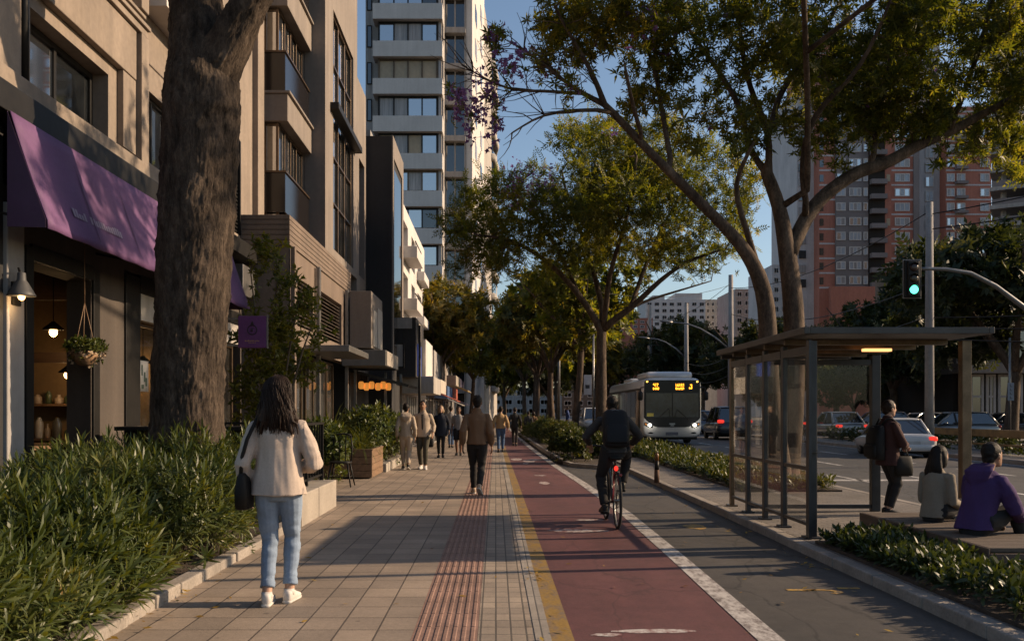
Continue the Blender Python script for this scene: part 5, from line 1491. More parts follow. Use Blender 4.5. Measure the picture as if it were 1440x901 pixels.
def car(name, label, cat, loc, rz, paint, kind='sedan', lit=True, group=None, scl=1.):
    t = thing(name, label, cat, (0, 0, 0), group)
    L, W, H_ = {'sedan': (4.5, 1.76, 1.42), 'suv': (4.5, 1.82, 1.68), 'hatch': (4.0, 1.72, 1.48)}[kind]
    bl = .92 if kind == 'suv' else .84          # belt line
    hl = L / 2
    def ring(y, w_, z0, z1): return (Vector((0, y, (z0 + z1) / 2)), (w_ / 2, 0, 0), (0, 0, (z1 - z0) / 2))
    bd = MB(); deck = bl + (.04 if kind == 'sedan' else .02)
    bd.loft([ring(-hl, W * .78, .42, .70), ring(-hl + .05, W * .93, .30, deck - .04), ring(-hl + .25, W * .985, .25, deck), ring(-hl + .9, W, .22, bl + .02), ring(0, W, .22, bl), ring(hl - 1.25, W, .22, bl - .02), ring(hl - .5, W * .985, .24, bl - .12), ring(hl - .12, W * .93, .28, bl - .2), ring(hl, W * .8, .38, bl - .3)], 28, power=4.6)
    bd.build('body', paint, t)
    if kind == 'sedan': gh = [(-hl + .62, .0), (-hl + 1.22, 1), (.35, 1), (1.15, .0)]
    elif kind == 'suv': gh = [(-hl + .1, .0), (-hl + .42, 1), (.45, 1), (1.2, .0)]
    else: gh = [(-hl + .12, .0), (-hl + .6, 1), (.4, 1), (1.15, .0)]
    g = MB(); zt = H_ - .05
    (ya, _), (yb, _), (yc, _), (yd, _) = gh
    wb, wt = W * .46, W * .355
    g.add([(-wb, ya, bl - .02), (wb, ya, bl - .02), (wt, yb, zt), (-wt, yb, zt), (wb, yd, bl - .05), (-wb, yd, bl - .05), (wt, yc, zt), (-wt, yc, zt)],
          [(0, 1, 2, 3), (4, 5, 7, 6), (1, 4, 6, 2), (5, 0, 3, 7), (3, 2, 6, 7), (0, 5, 4, 1)])
    cb = g.build('cabin_glass', pane_d, t, bev=.05, seg=3)
    MB().loft([(Vector((0, y, z)), (w_, 0, 0), (0, 0, th)) for y, z, w_, th in ((yb - .04, zt, wt * .9, .012), (yb + .1, zt + .02, wt * 1.05, .03), ((yb + yc) / 2, zt + .035, wt * 1.08, .035), (yc - .1, zt + .015, wt * 1.05, .03), (yc + .05, zt - .01, wt * .9, .012))], 20, power=4).build('roof', paint, t)
    ym = (yb + yc) / 2 - .05
    for sx in (-1, 1):
        for q0, q1, ra in (((sx * wb * .99, ya + .02, bl - .02), (sx * wt * 1.03, yb, zt + .005), [.05, .04]), ((sx * wb * .99, yd - .02, bl - .05), (sx * wt * 1.03, yc, zt + .005), [.045, .035]), ((sx * wb * 1.005, ym, bl - .02), (sx * wt * 1.02, ym, zt + .005), [.04, .03])):
            MB().tube([q0, q1], ra, 6).build('pillar', paint, t)
    for sx in (-1, 1):
        for yy in (-hl + .85, hl - .85): wheel(t, (sx * (W / 2 - .12), yy, .32), .32, .2, sx)
        zl = bl - .14 if kind != 'suv' else bl + .02
        MB().loft([(Vector((sx * W * .385, -hl + a, zl)), (b, 0, 0), (0, 0, c)) for a, b, c in ((-.005, .13, .055), (.03, .17, .085), (.12, .165, .09), (.22, .1, .06))], 14, power=3.5).build('tail_light', redlit if lit else redlamp, t)
        MB().loft([(Vector((sx * W * .36, hl - a, bl - .3)), (b, 0, 0), (0, 0, c)) for a, b, c in ((.01, .12, .05), (.06, .17, .075), (.2, .15, .06))], 14, power=3).build('headlight', lampglass, t)
        MB().loft([(Vector((sx * (W / 2 + .02 + a), yd - .38, bl + .06)), (0, b, 0), (0, 0, b * .8)) for a, b in ((-.05, .03), (.02, .07), (.12, .07), (.17, .03))], 10).build('wing_mirror', paint, t)
    MB().box(-.25, .25, -hl - .012, -hl + .03, .5, .62).build('number_plate', mat('plate', (.4, .4, .4), .5), t, bev=.004)
    MB().loft([(Vector((0, -hl + a, .38)), (b, 0, 0), (0, 0, c)) for a, b, c in ((-.04, W * .34, .08), (.0, W * .45, .13), (.2, W * .5, .14))], 20, power=4).build('bumper', paint if kind != 'suv' else black_m, t)
    MB().box(-W * .43, W * .43, -hl + .3, hl - .3, .16, .24).build('underbody', black_m, t)
    t.location = loc; t.rotation_euler = (0, 0, rz); t.scale = (scl, scl, scl)
    return t
silver = mat('silver_paint', (.25, .25, .25), .3, .55, var=.05, coat=.5)
white_p = mat('pale_paint', (.52, .51, .50), .32, 0, var=.05, coat=.6)
dark_p = mat('dark_paint', (.035, .036, .042), .28, .2, var=.05, coat=.6)
blue_p = mat('grey_blue_paint', (.09, .10, .13), .3, .3, var=.05, coat=.6)
RZ = -.036
car('car', 'pale sedan with a lit red tail lamp driving off behind the standing woman', 'car', (13.15, 30.6, RZ), R(-6), white_p, scl=.87)
car('car', 'silver sedan with lit tail lamps seen through the shelter glass', 'car', (17.9, 48.5, RZ), 0, silver)
car('car', 'dark estate car braking just right of the bus', 'car', (12.1, 48.5, RZ), R(-3), dark_p, 'suv')
car('car', 'grey car ahead of the dark estate car at the shelter post', 'car', (13.0, 60, RZ), 0, blue_p, 'hatch')
car('car', 'dark hatchback behind the middle glass of the shelter', 'car', (18.1, 58, RZ), 0, dark_p, 'hatch')
PK = 'parked cars beyond the guard rail'
src = {}
for i, (x, y, rz, kind, pm, lab) in enumerate([(23.0, 36, 90, 'sedan', dark_p, 'dark parked car beyond the guard rail, nearest the picture edge'), (21.6, 43.5, 84, 'hatch', silver, 'pale grey parked hatchback left of the narrow vertical sign'), (27.0, 49, 90, 'sedan', dark_p, 'dark parked saloon before the office glazing'),
                                              (22.8, 49.5, 95, 'sedan', silver, 'silver parked car half hidden behind the bronze shelter post'), (20.6, 50, 80, 'hatch', blue_p, 'grey-blue parked car right behind the concrete pole'), (29.5, 44, 90, 'suv', dark_p, 'dark parked off-roader at the picture edge')]):
    car('car', lab, 'car', (x, y, RZ + .1), R(rz), pm, kind, False, PK, .9)
car('car', 'white car glimpsed between the slender tree and the umbrella tree trunk', 'car', (7.0, 66, RZ), R(180), white_p, 'suv', False)

# the bus
bs_ = thing('bus', 'white city bus facing the viewer with amber destination display', 'bus', (7.54, 45, 0))
bx, by = 7.54, 39.5; BL = 11.6
bw = mat('bus_white', (.50, .49, .475), .35, .1, var=.08, coat=.4)
bside = mat('bus_side_silver', (.40, .38, .36), .38, .3, var=.1, coat=.3)
maskm = mat('gloss_black', (.010, .010, .012), .2, var=0, spec=.3)
def br_(y, hw, z0, z1): return (Vector((bx, y, (z0 + z1) / 2)), (hw, 0, 0), (0, 0, (z1 - z0) / 2))
MB().loft([br_(by, 1.18, .36, 2.74), br_(by + .05, 1.25, .31, 2.81), br_(by + .18, 1.275, .29, 2.85), br_(by + BL - .2, 1.275, .29, 2.85), br_(by + BL, 1.2, .36, 2.78)], 44, power=9).build('body', bw, bs_)
mk_ = [(-1.19, 2.70), (-1.12, 2.745), (1.12, 2.745), (1.19, 2.70), (1.2, 1.14), (1.12, 1.05), (.92, .86), (.74, .765), (.55, .735), (-.55, .735), (-.74, .765), (-.92, .86), (-1.12, 1.05), (-1.2, 1.14)]
MB().prism([(bx + a, b) for a, b in mk_], 'y', by - .02, by + .045).build('front_mask', maskm, bs_, bev=.01)
ws_ = mat('windscreen', (.022, .030, .038), .06, var=.6, scale=1.8, spec=.6, fine=.2)
MB().prism([(bx - 1.12, 2.2), (bx - .02, 2.2), (bx - .02, 1.17), (bx - 1.12, 1.17)], 'y', by - .032, by - .021).build('windscreen', ws_, bs_, bev=.004)
MB().prism([(bx + .02, 2.2), (bx + 1.12, 2.2), (bx + 1.12, 1.17), (bx + .02, 1.17)], 'y', by - .032, by - .021).build('windscreen', ws_, bs_, bev=.004)
dd = MB().box(bx - 1.08, bx + 1.08, by - .028, by - .021, 2.27, 2.66).build('destination_display', maskm, bs_)
led = MB(); rg = random.Random(12)
FONT = {'4': '101101111001001', '7': '111001010010010', '8': '111101111101111', '1': '010110010010111', '0': '111101101101111', 'J': '011001001101111'}
def glyph(x, z, w_, h, bits):
    for r in range(5):
        for c in range(3):
            if bits[r * 3 + c] == '1':
                led.box(x + w_ * c / 3, x + w_ * (c + .86) / 3, by - .034, by - .029, z + h * (4 - r) / 5, z + h * (4 - r + .86) / 5)
def rbits(): return ''.join(rg.choice('1101') for _ in range(15))
glyph(bx - .81, 2.48, .1, .13, FONT['4']); glyph(bx - .69, 2.48, .1, .13, FONT['7'])
for k in range(3): glyph(bx - .82 + k * .09, 2.34, .075, .1, rbits())
for k in range(5): glyph(bx + .14 + k * .075, 2.48, .062, .12, rbits()); glyph(bx + .14 + k * .075, 2.34, .062, .1, rbits())
glyph(bx + .72, 2.37, .13, .2, FONT['J'])
led.build('led_digits', emit('amber_led', (1.0, .36, .02), 3.2), dd)
for sx in (-1, 1):
    MB().ball((bx + sx * 1.07, by - .03, 2.68), (.045, .02, .035), 10).build('marker_light', emit('amber_marker', (1, .5, .08), 2.5), bs_)
    hh = MB().loft([(Vector((bx + sx * 1.0, by - .028 + a, .83)), (b, 0, sx * .05), (0, 0, c)) for a, b, c in ((0, .13, .06), (.02, .19, .1), (.06, .2, .11))], 16, power=3).build('headlight', mat('lamp_housing', (.05, .05, .05), .2), bs_)
    MB().ball((bx + sx * .96, by - .03, .83), (.085, .025, .075), 14).build('bulb', whitelit, hh); MB().ball((bx + sx * 1.13, by - .02, .87), (.05, .02, .05), 10).build('turn_signal', mat('amber_glass', (.4, .14, .02), .2), hh)
    MB().loft([(Vector((bx + sx * .92, by - .012, .5)), (b, 0, 0), (0, 0, c)) for b, c in ((.11, .03), (.1, .02))], 10).build('fog_light', maskm, bs_)
    for yy in (by + 2.3, by + 8.3): wheel(bs_, (bx + sx * 1.1, yy, .46), .48, .28, sx)
    # mirrors
    m_ = MB(); m_.tube([(bx + sx * 1.22, by + .05, 2.45), (bx + sx * 1.36, by - .18, 2.42), (bx + sx * 1.38, by - .22, 2.25)], .025, 7); m_.loft([(Vector((bx + sx * 1.39, by - .22, z)), (a, 0, 0), (0, b, 0)) for z, a, b in ((1.88, .06, .05), (1.92, .11, .08), (2.2, .115, .085), (2.26, .06, .05))], 12)
    m_.build('wing_mirror', black_m, bs_)
wp = MB()
wp.tube([(bx - .1, by - .05, 1.15), (bx - .14, by - .055, 1.55), (bx - .5, by - .05, 1.2)], .012, 5); wp.build('wiper', black_m, bs_)
wp = MB(); wp.tube([(bx + .1, by - .05, 1.15), (bx + .2, by - .055, 1.5), (bx + .72, by - .05, 1.05)], .012, 5); wp.build('wiper', black_m, bs_)
MB().box(bx - .27, bx + .25, by - .03, by + .02, .4, .53).build('number_plate', mat('plate_dark', (.07, .07, .09), .4), bs_, bev=.004)
MB().box(bx - .12, bx + .12, by - .03, by - .021, .86, .91).box(bx - .07, bx + .08, by - .03, by - .021, .79, .83).build('emblem', alloy, bs_)
MB().box(bx - 1.08, bx - .8, by - .036, by - .033, 1.2, 1.34).build('route_card', mat('card_yellow', (.42, .33, .06), .7), bs_)
MB().loft([br_(by + .35, .92, 2.84, 3.0), br_(by + .75, 1.0, 2.84, 3.14), br_(by + 3.2, 1.0, 2.84, 3.14), br_(by + 3.5, .92, 2.84, 3.0)], 28, power=6).build('roof_unit', bw, bs_)
MB().loft([br_(by + 6.2, .8, 2.84, 2.95), br_(by + 6.5, .9, 2.84, 3.04), br_(by + 8.4, .9, 2.84, 3.04), br_(by + 8.7, .8, 2.84, 2.95)], 24, power=6).build('roof_unit', bw, bs_)
for sx in (-1, 1):
    xw = bx + sx * 1.276
    for k in range(8):
        y0 = by + .55 + k * 1.36
        o = MB().box(xw - .012, xw + .012, y0, y0 + 1.26, 1.12, 2.3).build('side_window', pane_d, bs_, bev=.01)
    MB().box(xw - .01, xw + .008, by + .4, by + BL - .3, 2.31, 2.42).build('window_trim', black_m, bs_)
    MB().box(xw - .012, xw + .006, by + .5, by + BL - .3, .34, .5).build('skirt', bside, bs_)
for y0 in (by + .6, by + 5.2): MB().box(bx - 1.295, bx - 1.27, y0, y0 + 1.15, .4, 2.34).build('door', pane_d, bs_, bev=.01)
MB().box(bx - 1.15, bx + 1.15, by + .4, by + BL - .4, .2, .34).build('underbody', black_m, bs_)
for sx in (-1, 1): lamp('headlamp_light', (bx + sx * .96, by - .25, .83), 3, (1, .93, .8), .06)

# ------------------------------------------------------------------ people
def union(mb, voxel, smooth=2, fac=.5):
    me = bpy.data.meshes.new('tmp'); me.from_pydata([tuple(v) for v in mb.v], [], mb.f); me.update()
    o = bpy.data.objects.new('tmp', me); C.objects.link(o)
    m = o.modifiers.new('r', 'REMESH'); m.mode = 'VOXEL'; m.voxel_size = voxel; m.use_smooth_shade = True
    if smooth: s = o.modifiers.new('s', 'SMOOTH'); s.factor = fac; s.iterations = smooth
    dg = bpy.context.evaluated_depsgraph_get(); dg.update()
    r = bpy.data.meshes.new_from_object(o.evaluated_get(dg))
    bpy.data.objects.remove(o); bpy.data.meshes.remove(me)
    return r


def displace(me, fn):
    n = len(me.vertices)
    co = np.empty(n * 3, np.float32); no = np.empty(n * 3, np.float32)
    me.vertices.foreach_get('co', co); me.vertices.foreach_get('normal', no)
    co = co.reshape(-1, 3); no = no.reshape(-1, 3)
    d = np.array([fn(p) for p in co], np.float32)
    me.vertices.foreach_set('co', (co + no * d[:, None]).ravel()); me.update()


def folds(amp, sx, sy, sz, seed=0, amp2=0.):
    def f(p):
        v = mnoise.noise(Vector((p[0] * sx + seed, p[1] * sy, p[2] * sz)))
        r = (1 - abs(v) * 2) * amp
        if amp2: r += amp2 * mnoise.noise(Vector((p[0] * 45, p[1] * 45, p[2] * 45 + seed)))
        return r
    return f


def ik(a, b, l1, l2, pole):
    a, b = Vector(a), Vector(b); d = b - a; L = min(d.length, (l1 + l2) * .999); u = d.normalized()
    x = (l1 * l1 - l2 * l2 + L * L) / (2 * L); h = math.sqrt(max(0, l1 * l1 - x * x))
    p = Vector(pole); p = p - u * p.dot(u); p = p.normalized() if p.length > 1e-5 else u.orthogonal()
    return a + u * x + p * h


def cloth(name, col, rough=.85, bump=.25, bscale=350, var=.12, scale=5):
    return mat(name, col, rough, var=var, scale=scale, fine=.08, bump=bump, bscale=bscale, dist=.002, spec=.25)
skin_l = mat('skin_light', (.42, .25, .17), .5, var=.08, scale=8, spec=.4)
skin_m = mat('skin_tan', (.30, .165, .10), .5, var=.08, scale=8, spec=.4)
skin_d = mat('skin_brown', (.17, .085, .05), .5, var=.08, scale=8, spec=.4)
lip_m = mat('lips', (.26, .10, .08), .45, var=0); eye_m = mat('eye_dark', (.02, .014, .012), .2, var=0)
hair_b = mat('hair_black', (.009, .006, .005), .62, var=.35, scale=30, stretch=(6, 6, .4), bump=.6, bscale=60, dist=.006, spec=.22)
hair_n = mat('hair_brown', (.020, .010, .006), .55, var=.35, scale=30, stretch=(6, 6, .4), bump=.6, bscale=60, dist=.006, spec=.22)
hair_y = mat('hair_fair', (.20, .13, .07), .45, var=.3, scale=30, stretch=(6, 6, .4), bump=.5, bscale=60, dist=.006)
rubber_w = mat('white_sole', (.5, .47, .43), .6, var=.15); shoe_w = cloth('white_leather', (.55, .51, .47), .55, .1, 60)
shoe_b = cloth('black_shoe', (.018, .016, .015), .5, .1, 60); shoe_t = cloth('tan_shoe', (.34, .25, .18), .6, .1, 60); sole_b = mat('dark_sole', (.02, .018, .017), .8)


def hand(mb, wrist, d, palm, size=1., curl=.5, fr=.0085, side=1):
    """palm, four unequal bent fingers and a thumb off the palm's side"""
    w_ = Vector(wrist); d = Vector(d).normalized(); n = Vector(palm); n = (n - d * n.dot(d)).normalized(); s = d.cross(n) * side
    k = size
    mb.loft([(w_ - d * .02 * k, s * .024 * k, n * .02 * k), (w_ + d * .02 * k, s * .034 * k, n * .017 * k), (w_ + d * .06 * k, s * .042 * k, n * .016 * k), (w_ + d * .092 * k, s * .041 * k, n * .013 * k)], 12)
    for i, (off, L) in enumerate(((-.031, .068), (-.0105, .078), (.0105, .073), (.03, .056))):
        p = w_ + d * .075 * k + s * off * k; pts = [p, p + d * .018 * k]; a = .25 * curl; q = pts[-1]
        for f_ in (.42, .32, .26):
            q = q + (d * math.cos(a) + n * math.sin(a)) * L * f_ * k; pts.append(q); a += .75 * curl
        mb.tube(pts, [fr * 1.1, fr * 1.1, fr, fr * .95, fr * .8], 7, round_end=True)
    p = w_ + d * .025 * k - s * .03 * k
    mb.tube([p, p + (d * .6 - s * .7).normalized() * .03 * k, p + (d * .75 - s * .5).normalized() * .055 * k + n * .012 * curl * k, p + (d * .9 - s * .3).normalized() * .08 * k + n * .03 * curl * k], [fr * 1.5, fr * 1.4, fr * 1.1, fr * .85], 7, round_end=True)


def person(label, loc, rz, H=1.7, lean=0., twist=0., pelvis=None, feet=((-.085, .0), (.085, .0)), ank=None, toe=(0, 0), foot_yaw=(.12, -.12), hands=None, hand_dir=None, elbow=None, knee=None, palm=None, curl=.55,
           skin=skin_l, hair=hair_b, hair_style='short', top=None, top_hem=-.02, top_w=1., top_flare=1., sleeve=1., sleeve_w=1., hood=False, collar=True, open_front=None,
           legs=None, leg_w=1., leg_hem=.1, cuff=False, skirt=None, shoe=shoe_b, sole=sole_b, voxel=.011, head_yaw=0., head_pitch=0., fold=1., sw=1., bare_top=False, cat='person', girth=1., backlabel=None):
    s = H / 1.7
    root = thing('person', label, cat, (0, 0, 0))
    Pz = (.90 * s if pelvis is None else pelvis[1]); Py = 0. if pelvis is None else pelvis[0]
    cl, sl_ = math.cos(lean), math.sin(lean)
    def T(x, y, h):
        tw = twist * min(1, max(0, h / .45)); x, y = x * math.cos(tw) - y * math.sin(tw), x * math.sin(tw) + y * math.cos(tw)
        h_ = h * s; bend = min(1, max(0, h / .3))
        return Vector((x * s, Py + y * s * (cl * bend + 1 - bend) + sl_ * h_, Pz + cl * h_ - y * s * sl_ * bend))
    def Tv(x, y, z):
        tw = twist; x, y = x * math.cos(tw) - y * math.sin(tw), x * math.sin(tw) + y * math.cos(tw)
        return Vector((x, y * cl + z * sl_, z * cl - y * sl_))
    def ringT(h, rx, ry, yo=0.): return (T(0, yo, h), (T(1, yo, h) - T(0, yo, h)).normalized() * rx * s, (T(0, yo + 1, h) - T(0, yo, h)).normalized() * ry * s)
    hipL, hipR = T(-.088, 0, -.02), T(.088, 0, -.02)
    if ank is None: ank = [(f[0] * 1., f[1], .085) for f in feet]
    A = [Vector((a[0] * s, a[1] * s, a[2] * s)) if pelvis is None else Vector(a) for a in ank]
    kp = knee or ((0, 1, 0), (0, 1, 0))
    K = [ik(h, a, .42 * s, .41 * s, p) for h, a, p in zip((hipL, hipR), A, kp)]
    shw = .178 * sw
    S = [T(-shw, -.005, .425), T(shw, -.005, .425)]
    if hands is None: hands = ((-.235, .04, -.065), (.235, .0, -.065))
    Wr = [T(*h) for h in hands]
    ep = elbow or ((-.2, -1, 0), (.2, -1, 0))
    E = [ik(a, b, .285 * s, .255 * s, p) for a, b, p in zip(S, Wr, ep)]
    g = girth
    # ---- body: one skin
    b = MB()
    b.loft([ringT(-.10, .11, .075), ringT(-.02, .145 * g, .098 * g), ringT(.12, .125 * g, .09 * g), ringT(.27, .135 * g, .095 * g), ringT(.38, .15 * g, .1 * g), ringT(.44, .13, .08), ringT(.5, .066, .06), ringT(.53, .05, .052)], 18)
    b.tube([T(0, -.012, .5), T(0, .002, .56), T(0, .012, .62)], [.058 * s, .053 * s, .052 * s], 14)
    for h, k, a in zip((hipL, hipR), K, A):
        b.tube([h + Vector((0, 0, .03)), h.lerp(k, .35), k, k.lerp(a, .3), a, a - Vector((0, 0, .03))], [.085 * s, .075 * s, .052 * s, .053 * s, .036 * s, .036 * s], 12)
    for i in (0, 1):
        b.tube([T((-1, 1)[i] * shw * .55, 0, .43), S[i], S[i].lerp(E[i], .45), E[i], E[i].lerp(Wr[i], .35), Wr[i]], [.05 * s, .05 * s, .043 * s, .036 * s, .036 * s, .026 * s], 12)
        hd = Vector(hand_dir[i]) if hand_dir else (Wr[i] - E[i]).normalized() * .7 + Tv(0, .12, -.5)
        pn = Vector(palm[i]) if palm else Tv((1, -1)[i], -.1, 0)
        hand(b, Wr[i], hd, pn, s, curl, max(.0085 * s, voxel * .72), 1 if i else -1)
    hy, hp_ = head_yaw, head_pitch
    HC = T(0, .022, .685)
    def Hh(x, y, z):
        y, z = y * math.cos(hp_) - z * math.sin(hp_), y * math.sin(hp_) + z * math.cos(hp_)
        x, y = x * math.cos(hy) - y * math.sin(hy), x * math.sin(hy) + y * math.cos(hy)
        return HC + Vector((x, y, z)) * s
    def ringH(z, rx, ry, yo): return (Hh(0, yo, z), (Hh(1, yo, z) - Hh(0, yo, z)) * rx, (Hh(0, yo + 1, z) - Hh(0, yo, z)) * ry)
    b.loft([ringH(*r) for r in ((-.118, .022, .028, .05), (-.105, .042, .052, .034), (-.075, .056, .074, .014), (-.03, .067, .087, .004), (.02, .073, .094, -.004), (.06, .07, .089, -.008), (.092, .052, .066, -.01), (.113, .024, .03, -.012))], 20)
    b.loft([(Hh(0, y, z), Hh(w_, y, z) - Hh(0, y, z), (Hh(0, y + d_, z) - Hh(0, y, z))) for z, y, w_, d_ in ((.018, .088, .007, .008), (-.01, .094, .010, .014), (-.03, .098, .015, .016), (-.038, .092, .012, .008))], 10)
    for sx in (-1, 1): b.loft([(Hh(sx * (.072 + a), -.004, -.012), Hh(sx * (.072 + a), -.004 + r * .6, -.012) - Hh(sx * (.072 + a), -.004, -.012), Hh(sx * (.072 + a), -.004, -.012 + r) - Hh(sx * (.072 + a), -.004, -.012)) for a, r in ((-.008, .02), (.006, .032), (.012, .028))], 10)
    bm_ = union(b, voxel, 2)
    for m in (skin, eye_m, lip_m): bm_.materials.append(m)
    feats = [(Hh(-.03, .083, .008), .0125 * s, 1), (Hh(.03, .083, .008), .0125 * s, 1), (Hh(-.012, .088, -.066), .0105 * s, 2), (Hh(.012, .088, -.066), .0105 * s, 2), (Hh(-.03, .088, .032), .012 * s, 1), (Hh(.03, .088, .032), .012 * s, 1)]
    for p in bm_.polygons:
        c = p.center
        if (c - HC).length < .16 * s:
            for q, r, mi in feats:
                dd_ = c - q
                if dd_.x ** 2 + dd_.y ** 2 + (dd_.z * 2.2) ** 2 < r * r * 2: p.material_index = mi
    finish('body', bm_, root, off=Vector((0, 0, 0)))
    # ---- legs
    if legs is not None:
        l = MB()
        l.loft([ringT(-.12, .12 * g, .08 * g), ringT(-.03, .162 * g, .115 * g), ringT(.05, .155 * g, .11 * g), ringT(.10, .145 * g, .105 * g)], 20)
        for h, k, a in zip((hipL, hipR), K, A):
            full = [(h + Vector((0, 0, .04)), .1), (h.lerp(k, .3), .098), (h.lerp(k, .7), .078), (k, .068), (k.lerp(a, .3), .066), (k.lerp(a, .7), .056), (a, .052)]
            pts, rr_ = [], []
            for p, r in full:
                pts.append(p); rr_.append(r * s * leg_w)
            # cut at the hem: leg_hem is the share of the shin (or thigh) left bare
            if leg_hem >= 0: e = k.lerp(a, 1 - leg_hem); pts = pts[:5] + [e.lerp(k, .25), e]; rr_ = rr_[:5] + [.057 * s * leg_w, .054 * s * leg_w]
            else: e = h.lerp(k, 1 + leg_hem); pts = pts[:2] + [e]; rr_ = rr_[:2] + [.092 * s * leg_w]
            l.tube(pts, rr_, 14)
            if cuff: u = (k - e).normalized(); l.tube([e - u * .002, e + u * .045], [.06 * s * leg_w, .06 * s * leg_w], 16)
        lm = union(l, voxel, 2); lm.materials.append(legs)
        def wr(p):
            kn = math.exp(-((p[2] / s - .48) / .12) ** 2) + .7 * math.exp(-((p[2] / s - .16) / .08) ** 2) + .35
            v = mnoise.noise(Vector((p[0] * 8 + p[2] * 4, p[1] * 8, p[2] * 19))); w_ = mnoise.noise(Vector((p[0] * 14 + 5, p[1] * 14, p[2] * 36)))
            return (.006 * v + .0022 * w_) * kn * fold * s
        displace(lm, wr); finish('trousers' if leg_hem >= 0 else 'shorts', lm, root, off=Vector((0, 0, 0)))
    if skirt is not None:
        k_ = MB(); k_.loft([ringT(-.42, .20, .16), ringT(-.2, .2, .15), ringT(0, .17, .12), ringT(.1, .15, .11)], 20); km = union(k_, voxel, 2); km.materials.append(skirt); displace(km, folds(.008, 12, 12, 2)); finish('skirt', km, root, off=Vector((0, 0, 0)))
    # ---- top
    if top is not None:
        t = MB(); q = top_w * g
        rr_ = [(top_hem - .0, .168 * top_flare, .125 * top_flare)] if top_hem < .1 else []
        if top_hem < -.08: rr_ += [(-.05, .168 * (1 + (top_flare - 1) * .85), .125 * (1 + (top_flare - 1) * .85))]
        rr_ += [(.14, .15 * (1 + (top_flare - 1) * .55), .115 * (1 + (top_flare - 1) * .55)), (.27, .158, .12), (.37, .17, .122), (.43, .16, .108), (.475, .118, .09), (.505, .085, .076), (.53, .064, .066)]
        t.loft([ringT(h, rx * q, ry * q, -.004) for h, rx, ry in rr_], 24)
        if collar: t.loft([ringT(.50, .085, .08, -.004), ringT(.545, .072, .074, 0), ringT(.575, .068, .072, .008)], 18)
        if hood: t.loft([(T(0, -.09, .56), Tv(.13, 0, 0) * s, Tv(0, .05, .03) * s), (T(0, -.125, .49), Tv(.15, 0, 0) * s, Tv(0, .06, .03) * s), (T(0, -.125, .40), Tv(.11, 0, 0) * s, Tv(0, .045, 0) * s), (T(0, -.11, .33), Tv(.04, 0, 0) * s, Tv(0, .03, 0) * s)], 16)
        for i in (0, 1):
            sg__ = (-1, 1)[i]
            e = E[i].lerp(Wr[i], .93)
            pts = [T(sg__ * shw * .42, 0, .43), S[i], S[i].lerp(E[i], .4), S[i].lerp(E[i], .8), E[i], E[i].lerp(Wr[i], .4), E[i].lerp(Wr[i], .78), e]
            ra_ = [.058, .062, .06 * sleeve_w, .058 * sleeve_w, .056 * sleeve_w, .054 * sleeve_w, .050 * sleeve_w, .040]
            if sleeve < .9: pts = pts[:4]; ra_ = ra_[:4]
            t.tube(pts, [r * s for r in ra_], 14); t.ball(S[i] + (T(0, 0, .4) - S[i]) * .08, (.066 * s, .066 * s, .064 * s), 14)
        tm = union(t, voxel, 2); tm.materials.append(top)
        def wt(p):
            arm = abs(p[0]) > .2 * s
            v = mnoise.noise(Vector((p[0] * 9, p[1] * 9, p[2] * (11 if arm else 1.5)))); w_ = mnoise.noise(Vector((p[0] * 19 + 3 + p[2] * 3, p[1] * 19, p[2] * (20 if arm else 3.5))))
            return ((.010 if not arm else .007) * v + (.004 if not arm else .0035) * w_) * fold * s
        displace(tm, wt); tp = finish('jacket' if collar else 'sweater', tm, root, off=Vector((0, 0, 0)))
        if open_front is not None:
            f_ = MB(); f_.loft([ringT(h, .05, ry * top_w, .012) for h, ry in ((.05, .115), (.2, .117), (.3, .122), (.4, .12), (.47, .1))], 16); fm = union(f_, voxel, 1); fm.materials.append(open_front); finish('shirt', fm, root, off=Vector((0, 0, 0)))
    # ---- shoes
    for i in (0, 1):
        a = A[i]; yaw = foot_yaw[i]; pt = toe[i]
        f = Vector((math.sin(-yaw) * math.cos(pt), math.cos(yaw) * math.cos(pt), math.sin(pt))); r_ = Vector((f.y, -f.x, 0)).normalized(); u = r_.cross(f)
        o_ = a - u * .085 * s
        sh_ = MB().loft([(o_ + f * y * s + u * z * s, r_ * w_ * s, u * h * s) for y, z, w_, h in ((-.075, .055, .018, .03), (-.065, .055, .032, .045), (-.02, .058, .038, .052), (.03, .055, .038, .047), (.08, .042, .043, .034), (.13, .034, .046, .026), (.17, .028, .038, .02), (.195, .024, .018, .012))], 16, power=2.6)
        sh_.tube([o_ + u * .06 * s - f * .012 * s, o_ + u * .105 * s - f * .012 * s], [.041 * s, .04 * s], 14)
        so = sh_.build('shoe', shoe, root)
        MB().loft([(o_ + f * y * s + u * .012 * s, r_ * w_ * s, u * .0125 * s) for y, w_ in ((-.08, .02), (-.068, .036), (0, .04), (.08, .046), (.135, .049), (.175, .041), (.202, .018))], 16, power=3).build('sole', sole, so)
    # ---- hair
    h = MB()
    def hb(x, y, z, rx, ry, rz_):
        n = 8; h.loft([(Hh(x, y, z - math.cos(math.pi * k / n) * rz_), (Hh(x + 1, y, z) - Hh(x, y, z)) * rx * max(.03, math.sin(math.pi * k / n)), (Hh(x, y + 1, z) - Hh(x, y, z)) * ry * max(.03, math.sin(math.pi * k / n))) for k in range(n + 1)], 16)
    hb(0, -.02, .032, .084, .098, .1); hb(0, -.06, -.03, .066, .045, .07)
    if hair_style == 'crop': pass
    if hair_style == 'bun': hb(0, -.1, .02, .04, .04, .04); hb(0, -.02, .02, .088, .1, .1)
